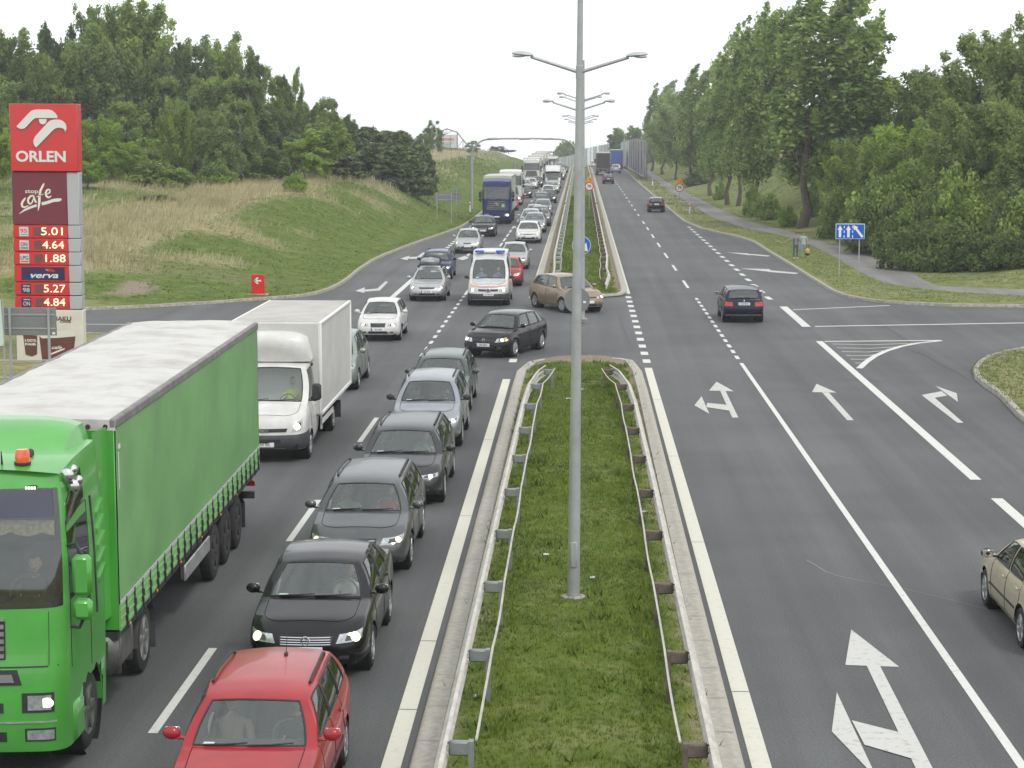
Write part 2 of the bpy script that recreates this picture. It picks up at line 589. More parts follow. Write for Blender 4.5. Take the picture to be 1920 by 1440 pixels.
def ground_material():
    m = bpy.data.materials.new('grassland')
    m.use_nodes = True
    n, l = m.node_tree.nodes, m.node_tree.links
    b = n['Principled BSDF']
    b.inputs['Roughness'].default_value = .95
    b.inputs['Specular IOR Level'].default_value = .15
    at = n.new('ShaderNodeAttribute')
    at.attribute_name = 'cover'
    sp = n.new('ShaderNodeSeparateColor')
    l.new(at.outputs['Color'], sp.inputs[0])
    tc = n.new('ShaderNodeTexCoord')
    def noi(sc, det=7, ro=.65):
        x = n.new('ShaderNodeTexNoise')
        x.inputs['Scale'].default_value = sc
        x.inputs['Detail'].default_value = det
        x.inputs['Roughness'].default_value = ro
        l.new(tc.outputs['Object'], x.inputs['Vector'])
        return x.outputs[0]
    def ramp(v, stops):
        r = n.new('ShaderNodeValToRGB')
        e = r.color_ramp.elements
        while len(e) < len(stops): e.new(.5)
        for i, (p, c) in enumerate(stops):
            e[i].position = p
            e[i].color = (*c, 1)
        l.new(v, r.inputs[0])
        return r.outputs[0]
    def mixc(f, a, c):
        x = n.new('ShaderNodeMix')
        x.data_type = 'RGBA'
        l.new(f, x.inputs[0])
        l.new(a, x.inputs[6])
        l.new(c, x.inputs[7])
        return x.outputs[2]
    def math_(op, a, c):
        x = n.new('ShaderNodeMath')
        x.operation = op
        x.use_clamp = True
        for i, v in enumerate((a, c)):
            if isinstance(v, (int, float)): x.inputs[i].default_value = v
            else: l.new(v, x.inputs[i])
        return x.outputs[0]
    green = ramp(noi(1.7), [(.3, (.052, .086, .013)), (.5, (.090, .134, .021)), (.7, (.138, .178, .038))])
    dry = ramp(noi(2.2), [(.3, (.190, .172, .080)), (.52, (.300, .268, .145)), (.72, (.400, .365, .220))])
    soil = ramp(noi(9), [(.3, (.16, .125, .085)), (.6, (.26, .215, .155)), (.8, (.36, .31, .24))])
    f1 = math_('MULTIPLY', math_('SUBTRACT', math_('ADD', sp.outputs[0], math_('MULTIPLY', noi(.9, 5), .8)), .42), 1.7)
    f2 = math_('MULTIPLY', math_('SUBTRACT', math_('ADD', sp.outputs[1], math_('MULTIPLY', noi(3.5, 6), .7)), .62), 2.6)
    c = mixc(f2, mixc(f1, green, dry), soil)
    l.new(c, b.inputs['Base Color'])
    bp = n.new('ShaderNodeBump')
    bp.inputs['Strength'].default_value = .8
    bp.inputs['Distance'].default_value = .06
    l.new(noi(14, 4), bp.inputs['Height'])
    l.new(bp.outputs[0], b.inputs['Normal'])
    return m
GROUND_MAT = ground_material()
def asphalt_material(name, base, streak=True):
    m = bpy.data.materials.new(name)
    m.use_nodes = True
    n, l = m.node_tree.nodes, m.node_tree.links
    b = n['Principled BSDF']
    b.inputs['Roughness'].default_value = .78
    b.inputs['Specular IOR Level'].default_value = .35
    tc = n.new('ShaderNodeTexCoord')
    def noi(sc, v=None, det=5, ro=.6):
        x = n.new('ShaderNodeTexNoise')
        x.inputs['Scale'].default_value = sc
        x.inputs['Detail'].default_value = det
        x.inputs['Roughness'].default_value = ro
        l.new(v or tc.outputs['Object'], x.inputs['Vector'])
        return x.outputs[0]
    mp = n.new('ShaderNodeMapping')
    mp.inputs['Scale'].default_value = (.85, .012, 1)
    l.new(tc.outputs['Object'], mp.inputs[0])
    def ramp(v, a, c, p=(.35, .65)):
        r = n.new('ShaderNodeValToRGB')
        e = r.color_ramp.elements
        e[0].position, e[1].position = p
        e[0].color = (*a, 1)
        e[1].color = (*c, 1)
        l.new(v, r.inputs[0])
        return r.outputs[0]
    def mul(a, c, f=1.0):
        x = n.new('ShaderNodeMix')
        x.data_type = 'RGBA'
        x.blend_type = 'MULTIPLY'
        x.inputs[0].default_value = f
        l.new(a, x.inputs[6])
        l.new(c, x.inputs[7])
        return x.outputs[2]
    c = ramp(noi(30, None, 4, .85), [v * .50 for v in base], [v * 1.55 for v in base], (.3, .7))
    c = mul(c, ramp(noi(.55), (.95, .95, .95), (1.04, 1.04, 1.03)))
    c = mul(c, ramp(noi(1.3, mp.outputs[0], 3), (.83, .83, .83), (1.13, 1.13, 1.12)))
    c = mul(c, ramp(noi(.12, None, 3), (.84, .84, .85), (1.16, 1.16, 1.15)))
    l.new(c, b.inputs['Base Color'])
    bp = n.new('ShaderNodeBump')
    bp.inputs['Strength'].default_value = .3
    bp.inputs['Distance'].default_value = .006
    l.new(noi(120, None, 2), bp.inputs['Height'])
    l.new(bp.outputs[0], b.inputs['Normal'])
    return m
ASPH = asphalt_material('asphalt', (.083, .086, .088))
PAVE = asphalt_material('path_asphalt', (.165, .160, .155))
tag(link_mesh('ground', G_ME, None, GROUND_MAT), kind='structure')
tag(link_mesh('road', RD_ME, None, ASPH), kind='structure')
tag(link_mesh('footpath', FP_ME, None, PAVE), kind='structure')

CONC = mat('kerb_concrete', (.30, .28, .245), .9, var=.3, scale=6, bump=.3, bscale=40)
CONC2 = mat('apron_concrete', (.35, .33, .285), .9, var=.14, scale=9, bump=.3, bscale=30)
def offs(pl, d):
    out = []
    for i, p in enumerate(pl):
        a, b = pl[max(0, i - 1)], pl[min(len(pl) - 1, i + 1)]
        tx, ty = b[0] - a[0], b[1] - a[1]
        q = math.hypot(tx, ty) or 1
        out.append((p[0] + ty / q * d, p[1] - tx / q * d))
    return out
def sweep(name, pl, prof, m, side=1, joint=None):
    """profile (offset away from the road, height) swept along a kerb line"""
    rows = [offs(pl, side * o) for o, _ in prof]
    mb = MB()
    mb.grid([[(rows[k][i][0], rows[k][i][1], ZR(rows[k][i][1]) + prof[k][1]) for k in range(len(prof))] for i in range(len(pl))])
    o = mb.build(name, m, None, ang=50)
    return tag(o, kind='structure')
KP = [(-.012, -.05), (-.008, .10), (.02, .135), (.17, .138), (.19, .06)]
sweep('kerb', resample([p for p in L_NEAR if p[1] > -12], 1.0), KP, CONC, -1)
sweep('kerb', resample(L_FAR[1:], 1.0), KP, CONC, -1)
sweep('kerb', resample(R_FAR[:-1], 1.0), KP, CONC, -1)
sweep('kerb', resample(R_NEAR[1:], 1.0), KP, CONC, -1)
KM = [(-.012, -.05), (-.01, .09), (.03, .13), (.13, .136), (.15, .128), (.29, .134), (.31, .05)]
sweep('kerb', resample(ISL1, .8), KM, CONC2, 1)
sweep('kerb', resample(ISL2, 1.2), KM, CONC2, -1 if False else 1)
# dark gutter joints of the kerb stones
def joints(name, pl, side, step, w0, w1, h):
    mb = MB()
    acc = 0
    q = resample(pl, .25)
    q0 = offs(q, side * w0)
    q1 = offs(q, side * w1)
    for i in range(1, len(q) - 1):
        acc += math.hypot(q[i][0] - q[i - 1][0], q[i][1] - q[i - 1][1])
        if acc >= step and -2 < q[i][1] < 110 and abs(q[i][0]) < 40:
            acc = 0
            a, b = q0[i], q1[i]
            t = Vector((q[i + 1][0] - q[i - 1][0], q[i + 1][1] - q[i - 1][1])).normalized() * .006
            mb.add([(a[0] - t.x, a[1] - t.y, h), (a[0] + t.x, a[1] + t.y, h), (b[0] + t.x, b[1] + t.y, h), (b[0] - t.x, b[1] - t.y, h)], [(0, 1, 2, 3)])
    if mb.v: tag(mb.build(name, mat('kerb_joint', (.17, .155, .13), .95), None), kind='structure')
joints('kerb_joints', ISL1, 1, 1.5, .03, .33, .1405)
joints('kerb_joints', L_FAR, -1, 1.0, .02, .17, .1425)
joints('kerb_joints', R_FAR, -1, 1.0, .02, .17, .1425)

# ---- painted markings
def mark_mat(name, wear, col=(.74, .74, .69)):
    m = mat(name, [v * wear for v in col], .7, var=0, bump=.15, bscale=60, scale=8, col2=col, thr=(.30, .46))
    return m
MK = mark_mat('marking_white', .72, (.56, .56, .53))
MKW = mark_mat('marking_worn', .42, (.46, .46, .43))
MKE = mark_mat('marking_edge', .84, (.56, .55, .47))
def strip_poly(mb, poly, z=.006):
    c = [(p[0], p[1], ZR(p[1]) + z) for p in poly]
    mb.add(c, [tuple(range(len(c)))])
def vline(mb, x0, x1, y0, y1, w, z=.006):
    n = max(1, int((y1 - y0) / (12 if y0 < 380 else 5)))
    for i in range(n):
        a, b = i / n, (i + 1) / n
        strip_poly(mb, [(lerp(x0, x1, a) - w / 2, lerp(y0, y1, a)), (lerp(x0, x1, a) + w / 2, lerp(y0, y1, a)), (lerp(x0, x1, b) + w / 2, lerp(y0, y1, b)), (lerp(x0, x1, b) - w / 2, lerp(y0, y1, b))], z)
def mark(name, fn, m=MK):
    mb = MB()
    fn(mb)
    return tag(mb.build(name, m, None, smooth=False), kind='structure')
def edges_left(mb):
    ys = [-12, 12.2, 23.8, 27.6, 35.5, 46.9, 57.5]
    ys = [-12] + [G(740, y)[1] for y in (1330.5, 1201.7, 966.6, 823.7)] + [60.9]
    for a, b in zip(ys, ys[1:]): vline(mb, -2.31, -2.31, a + .015, b - .015, .245)
    vline(mb, -2.28, -2.18, 97.6, 250, .24)
    vline(mb, -2.18, -2.05, 250, 480, .24)
def edges_right(mb):
    ys = [-12] + [G(1350, y)[1] for y in (1297, 1017, 856, 750)] + [64.0]
    for a, b in zip(ys, ys[1:]): vline(mb, 2.27, 2.27, a + .015, b - .015, .245)
    vline(mb, 2.3, 2.33, 93.5, 480, .24)
mark('edge_line', edges_left, MKE)
mark('edge_line', edges_right, MKE)
def dash_main_left(mb):
    xl = -5.55
    p = 24.35
    while p < 60:
        vline(mb, xl, xl, p, p + 4.2, .13)
        p += 11.95
    for i in range(16):                                  # short dashes across the junction
        a = G(790, 668)[1] + i * 2.0
        if a < 92: vline(mb, xl + .03, xl + .03, a, a + .95, .14)
    vline(mb, xl + .04, xl + .06, 92.5, 98.0, .13)
    p = 102
    while p < 470:
        vline(mb, -5.46, -5.46, p, p + 4.0, .14)
        p += 12.0 if p > 150 else 6.0
def dash_main_right(mb):
    vline(mb, 5.52, 5.46, -12, G(1396, 681)[1], .13)
    for i in range(14):
        y0 = lerp(66.6, 90.2, i / 13.0)
        vline(mb, 5.45, 5.45, y0, y0 + 1.0, .14)
    for (ya, yb) in ((540, 526), (507.5, 497), (484, 474.5), (463.2, 455.5), (446.2, 439.6), (431.3, 426.2), (420, 415)):
        a, b = G(1250, ya)[1], G(1250, yb)[1]
        vline(mb, 5.4, 5.4, a, b, .14)
    p = 180
    while p < 470:
        vline(mb, 5.4, 5.4, p, p + 3.9, .14)
        p += 11.6
mark('lane_dashes', dash_main_left)
mark('lane_dashes', dash_main_right)
def cross_dashes(mb):
    for i in range(12):                                   # edge of the median gap, right side
        a = lerp(65.4, 91.0, i / 11.0)
        vline(mb, 2.28, 2.28, a, a + 1.0, .26)
    for i in range(4):
        vline(mb, -2.28, -2.28, 91.0 + i * 1.7, 91.95 + i * 1.7, .26)
    for i in range(3):
        vline(mb, -2.28, -2.28, 65.4 + i * 2, 66.4 + i * 2, .26)
mark('lane_dashes', cross_dashes)
def left_turn_lane(mb):
    vline(mb, -8.86, -8.86, 84.5, 105.5, .26)
    for i in range(24):
        a = 107 + i * 2.3
        vline(mb, -8.9, -8.95, a, a + 1.15, .26)
    for i in range(9):
        vline(mb, -8.9, -8.9, 30 + i * 5, 32 + i * 5, .2)
    strip_poly(mb, [(-40, 78.3), (-18, 77.75), (-18, 77.9), (-40, 78.45)])
mark('lane_dashes', left_turn_lane)
def right_turn_lane(mb):
    a, b, c = G(1546, 640), G(1620, 708), G(1858, 901)
    vline(mb, 8.93, 8.93, G(1850, 900)[1], G(1546, 640)[1], .25)
    p = G(1900, 985)[1]
    vline(mb, 8.92, 8.92, G(1900, 935)[1] - 4.2, G(1890, 935)[1], .25)
    vline(mb, 9.08, 9.08, G(1520, 613)[1], G(1470, 575)[1], .34)
    for i in range(19):
        y0 = lerp(90.5, 158, i / 18.0)
        vline(mb, 8.88, 8.82, y0, y0 + 1.6, .25)
    def bar(pa, pb, w):
        A, B = G(*pa), G(*pb)
        strip_poly(mb, [(A.x, A.y - w / 2), (B.x, B.y - w / 2), (B.x, B.y + w / 2), (A.x, A.y + w / 2)], .007)
    bar((1487, 581), (1668, 573), .22)
    bar((1528, 612.3), (1960, 605), .26)
    bar((1546, 640.5), (1765, 638.5), .24)
    arc = [G(*q) for q in ((1765, 639), (1722, 643.5), (1690, 649.5), (1662, 658), (1640, 668), (1624, 679), (1611, 691))]
    for p, q in zip(arc, arc[1:]):
        t = Vector((q.y - p.y, -(q.x - p.x), 0)).normalized() * .11
        strip_poly(mb, [p - t, p + t, q + t, q - t], .008)
mark('lane_line', right_turn_lane)
def chevrons(mb):
    for i in range(6):
        t = (i + .6) / 6.6
        A, B = G(lerp(1556, 1612, t), lerp(643, 690, t) - 2), G(lerp(1740, 1616, t ** .6), lerp(641, 684, t) - 1)
        K = (A + B) / 2 + Vector((0, -.35, 0))
        for p, q in ((A, K), (K, B)):
            strip_poly(mb, [(p.x, p.y - .07), (q.x, q.y - .07), (q.x, q.y + .07), (p.x, p.y + .07)], .006)
mark('chevron_area', chevrons, MKW)
# lane arrows, each traced on the road surface
def arrow(name, polys, m=MKW):
    def f(mb):
        for k, pl in enumerate(polys): strip_poly(mb, [tuple(G(*p)[:2]) for p in pl], .006 + .002 * k)
    return mark(name, f, m)
arrow('lane_arrow', [[(1596, 1181), (1686, 1251), (1585, 1247.5)], [(1625, 1249), (1650, 1249.5), (1766, 1475), (1733, 1475)], [(1569, 1299), (1559.5, 1372.5), (1645, 1462)], [(1597, 1352), (1696, 1377), (1724, 1428), (1621, 1398)]], mark_mat('marking_arrow', .62, (.48, .48, .45)))
arrow('lane_arrow', [[(1343.5, 716), (1376, 734), (1329.5, 732.5)], [(1350.5, 733.5), (1360.5, 733.8), (1384.5, 783.5), (1373, 783.5)], [(1315.5, 743.5), (1302, 760.5), (1330, 776.5)], [(1326, 756), (1364, 760), (1369, 771), (1324.5, 764)]])
arrow('lane_arrow', [[(1531, 720), (1569, 736.5), (1522.5, 735.5)], [(1541.5, 736.3), (1554, 736.6), (1601, 788.5), (1588.5, 788.5)]])
arrow('lane_arrow', [[(1728, 741), (1746, 740.5), (1806.5, 793), (1795, 793)], [(1728, 741), (1765, 734), (1776, 742), (1749, 747)], [(1754, 724), (1794, 738), (1796, 754)]])
arrow('lane_arrow', [[(1362, 473.3), (1402, 475), (1407, 479)], [(1405, 476), (1445, 479.5), (1440, 481.2), (1404, 478)]])
arrow('lane_arrow', [[(1388, 503.5), (1442, 504.5), (1450, 510.5)], [(1446, 507), (1498, 512), (1492, 514), (1440, 510)]])
arrow('lane_arrow', [[(666, 545.5), (684, 539), (683, 549.5)], [(683, 543.5), (707, 541.3), (723, 527.5), (727.5, 529), (712, 545), (683, 547)]])
arrow('lane_arrow', [[(750.5, 485), (768, 479.5), (764, 488)], [(766, 482.3), (782, 481.5), (793, 473.5), (797.5, 474.5), (786, 485), (766, 485.5)]])
arrow('lane_arrow', [[(857, 485), (872, 479.5), (879, 484), (868, 488)], [(874, 478), (881, 473), (884, 474), (878, 482)]])
arrow('lane_arrow', [[(976, 476), (985, 472.5), (992.5, 477), (984, 479)], [(966, 476.5), (980, 475.5), (980, 477.5), (966, 478)]])
# tar seams and faint scratches on the asphalt
def seams(mb):
    def crack(pts, w):
        q = [G(*p) for p in pts]
        for p, r in zip(q, q[1:]):
            t = Vector((r.y - p.y, -(r.x - p.x), 0)).normalized() * w / 2
            strip_poly(mb, [p - t, p + t, r + t, r - t], .004)
    crack([(1634, 600), (1652, 611), (1672, 620), (1690, 632), (1712, 646)], .07)
    crack([(1700, 655), (1740, 668), (1756, 680), (1790, 696), (1818, 714)], .05)
    crack([(1060, 660), (1098, 662), (1130, 661)], .06)
    crack([(1155, 570), (1166, 610), (1188, 655)], .04)
    crack([(1565, 711), (1612, 713), (1660, 717)], .10)
mark('tar_seam', seams, mat('tar', (.022, .022, .023), .6))
def scratch(mb):
    q = [G(*p) for p in ((1512, 1050), (1530, 1060), (1548, 1072), (1575, 1081), (1620, 1090), (1690, 1103), (1760, 1119), (1850, 1142))]
    for k, (p, r) in enumerate(zip(q, q[1:])):
        t = Vector((r.y - p.y, -(r.x - p.x), 0)).normalized() * (.012 if k < 4 else .006)
        strip_poly(mb, [p - t, p + t, r + t, r - t], .004)
mark('road_scratch', scratch, mat('scratch', (.22, .22, .215), .9))
# ================================================================ CARS
GLASS = glass_mat('car_glass', (.80, .87, .83), .075)
GLASS_DK = glass_mat('dark_glass', (.16, .18, .18), .06)
TYRE = mat('tyre_rubber', (.022, .022, .023), .85, var=.3, scale=9)
ALLOY = mat('alloy_rim', (.42, .43, .44), .35, .8, var=.15, scale=5)
STEELCAP = mat('wheel_cap', (.30, .31, .32), .45, .5, var=.2, scale=6)
BLACK = mat('black_plastic', (.022, .022, .024), .6, var=.25, scale=8)
DARKGREY = mat('grey_plastic', (.055, .057, .060), .65, var=.2, scale=5)
CHROME = mat('chrome', (.62, .63, .64), .18, 1.0)
INTER = mat('cabin_lining', (.060, .060, .062), .85, var=.3, scale=5)
SEAT = mat('seat_fabric', (.075, .075, .080), .9, var=.3, scale=6)
LINING = mat('headlining', (.30, .30, .29), .9)
LENS = mat('lamp_lens', (.42, .44, .45), .12, .5, coat=1, var=.25, scale=14)
LAMP_ON = mat('lamp_lit', (1, .93, .75), .3, emit=1.5, ecol=(1, .80, .46))
LAMP_W = mat('lamp_lit_white', (1, 1, .97), .3, emit=1.7, ecol=(1, .96, .88))
REDLENS = mat('red_lens', (.42, .012, .014), .15, coat=1, var=.3, scale=12)
ORANGE = mat('orange_lens', (.75, .22, .02), .2, coat=.6)
INDIC = mat('indicator_lit', (1, .45, .05), .3, emit=2.2, ecol=(1, .40, .04))
PLATE = mat('plate_white', (.72, .73, .72), .45)
PLATEBLUE = mat('plate_blue', (.03, .06, .35), .45)
INK = mat('plate_ink', (.015, .015, .016), .5)
SEAM = mat('seam_shadow', (.008, .008, .008), .9)
STICK = mat('windscreen_sticker', (.45, .60, .55), .6)

class Loft:
    """a body skin: plan loops (front centre -> right side -> rear centre) stacked in levels, mirrored left/right"""
    def __init__(s, levels, cols, ztop, zbot, nF=7, nC=7, nR=6):
        # level: (frac, front setback, rear setback, half width, bow, face width frac)
        s.levels, s.cols, s.nF, s.nC, s.nR = levels, cols, nF, nC, nR
        s.P = []
        for lv in levels: s.P.append(s.loop(lv, ztop, zbot))
        s.n = len(s.P[0])
        s.m = len(levels)
        s.i_side = nF + nC - 1            # index of the first side column
        s.i_sidee = s.i_side + len(cols) - 1
        s.ts = [lv[0] for lv in levels]
    def loop(s, lv, ztop, zbot):
        t, yf, yr, hwf, bow, fw = lv
        c = s.cols
        h0, h1 = hwf(c[0], t), hwf(c[-1], t)
        pts = []
        xf = h0 * fw
        for i in range(s.nF):
            x = xf * i / (s.nF - 1)
            pts.append((x, yf + bow * (x / h0) ** 2))
        p0, p2 = pts[-1], (h0, c[0])
        pc = (h0 * 1.0, min(p0[1] + .05, lerp(p0[1], c[0], .35)))
        for i in range(1, s.nC):
            u = i / s.nC
            pts.append(tuple((1 - u) ** 2 * p0[k] + 2 * u * (1 - u) * pc[k] + u * u * p2[k] for k in (0, 1)))
        for y in c: pts.append((hwf(y, t), y))
        xr = h1 * .80
        p0, p2 = (h1, c[-1]), (xr, yr - bow * .6 * .64)
        pc = (h1, max(p2[1] - .03, lerp(c[-1], p2[1], .7)))
        for i in range(1, s.nC):
            u = i / s.nC
            pts.append(tuple((1 - u) ** 2 * p0[k] + 2 * u * (1 - u) * pc[k] + u * u * p2[k] for k in (0, 1)))
        for i in range(s.nR):
            x = xr * (1 - i / (s.nR - 1))
            pts.append((x, yr - bow * .6 * (x / h1) ** 2))
        return [Vector((x, y, lerp(zbot(y), ztop(y, x), t))) for x, y in pts]
    def S(s, side, a, t):
        """point on the skin: loop position a, height fraction t"""
        k = 0
        while k < s.m - 2 and t > s.ts[k + 1]: k += 1
        f = (t - s.ts[k]) / (s.ts[k + 1] - s.ts[k])
        i = max(0, min(s.n - 2, int(a)))
        g = a - i
        p = s.P[k][i].lerp(s.P[k][i + 1], g).lerp(s.P[k + 1][i].lerp(s.P[k + 1][i + 1], g), f)
        return Vector((p.x * side, p.y, p.z))
    def A(s, y):
        """loop position of a side place at length y"""
        c = s.cols
        for i in range(len(c) - 1):
            if y <= c[i + 1]: return s.i_side + i + max(0, (y - c[i])) / (c[i + 1] - c[i])
        return s.i_sidee
    def N(s, side, a, t):
        e = .15
        u = s.S(side, min(a + e, s.n - 1.001), t) - s.S(side, max(a - e, 0), t)
        v = s.S(side, a, min(1, t + .03)) - s.S(side, a, max(0, t - .03))
        n = u.cross(v) * side
        return n.normalized() if n.length > 1e-9 else Vector((0, -1, 0))
    def patch(s, mb, side, quad, off=.006, nu=8, nv=4, thick=True):
        """skin patch with corners (a,t) x4, laid off outside the skin"""
        (a0, t0), (a1, t1), (a2, t2), (a3, t3) = quad
        rows = []
        for j in range(nv + 1):
            v = j / nv
            r = []
            for i in range(nu + 1):
                u = i / nu
                a = lerp(lerp(a0, a1, u), lerp(a3, a2, u), v)
                t = lerp(lerp(t0, t1, u), lerp(t3, t2, u), v)
                sd = side
                if a < 0: a, sd = -a, -side
                r.append(s.S(sd, a, t) + s.N(sd, a, t) * off)
            rows.append(r)
        mb.grid(rows)
        if thick:
            for edge in (rows[0], rows[-1], [r[0] for r in rows], [r[-1] for r in rows]):
                c = sum(edge, Vector()) / len(edge)
                inn = []
                for p in edge:
                    inn.append(p)
                back = [p - s._bn(rows) * (off + .012) for p in edge]
                mb.grid([edge, back])
        return rows
    def _bn(s, rows):
        a = rows[0][-1] - rows[0][0]
        b = rows[-1][0] - rows[0][0]
        n = a.cross(b).normalized()
        mid = rows[len(rows) // 2][len(rows[0]) // 2]
        c = Vector((0, s.P[0][s.n // 2].y, mid.z))
        return n if n.dot(mid - c) > 0 else -n

def seat_rows(mb, x, y, z):
    mb.box((x, y, z), (.48, .50, .16), bev=.05)
    mb.box((x, y + .27, z + .36), (.47, .13, .66), bev=.05, rx=-.22)
    mb.box((x, y + .40, z + .80), (.26, .09, .18), bev=.04, rx=-.15)

WHEELS = {}
def wheel_meshes(r, style):
    key = (round(r, 3), style)
    if key in WHEELS: return WHEELS[key]
    w = .205
    rr = r * .66
    t = MB()
    t.lathe([(rr, -w / 2 + .01), (rr + .01, -w / 2), (r * .90, -w / 2 - .004), (r * .975, -w / 2 + .016), (r, -w / 2 + .045), (r, w / 2 - .045), (r * .975, w / 2 - .016), (r * .90, w / 2 + .004), (rr + .01, w / 2), (rr, w / 2 - .01), (rr * .97, 0), (rr, -w / 2 + .01)], ax='X', n=28)
    tm = t.mesh('tyre')
    q = MB()
    q.lathe([(rr * 1.01, w / 2 + .001), (rr * .985, w / 2 + .003), (rr * .93, w / 2 - .012), (rr * .90, w / 2 - .045), (0.001, w / 2 - .05)], ax='X', n=28)
    n = {'alloy': 5, 'alloy7': 7, 'cap': 8, 'steel': 6}[style]
    for k in range(n):
        g = 2 * math.pi * k / n
        c, si = math.cos(g), math.sin(g)
        wd = {'alloy': .055, 'alloy7': .04, 'cap': .06, 'steel': .05}[style] * r / .32
        def pt(rad, lat, x): return (x, rad * c - lat * si, rad * si + lat * c)
        vs = [pt(.03, -wd * .7, w / 2 - .006), pt(.03, wd * .7, w / 2 - .006), pt(rr * .95, wd * .55, w / 2 + .001), pt(rr * .95, -wd * .55, w / 2 + .001),
              pt(.03, -wd, w / 2 - .05), pt(.03, wd, w / 2 - .05), pt(rr * .95, wd * .8, w / 2 - .045), pt(rr * .95, -wd * .8, w / 2 - .045)]
        q.add(vs, [(0, 1, 2, 3), (0, 3, 7, 4), (1, 5, 6, 2)])
    q.lathe([(.001, w / 2 + .004), (.045, w / 2 + .002), (.055, w / 2 - .02)], ax='X', n=14)
    qm = q.mesh('rim', ang=30)
    d = MB()
    d.lathe([(rr * .93, w / 2 - .047), (.001, w / 2 - .052)], ax='X', n=20)
    WHEELS[key] = (tm, qm)
    return WHEELS[key]
def put_wheel(root, x, y, r, style, m, steer=0, name='wheel'):
    tm, qm = wheel_meshes(r, style)
    s = 1 if x > 0 else -1
    o = link_mesh(name, tm, root, TYRE, (x, y, r), (0, 0, steer + (0 if s > 0 else math.pi)))
    link_mesh('rim', qm, o, m)
    return o

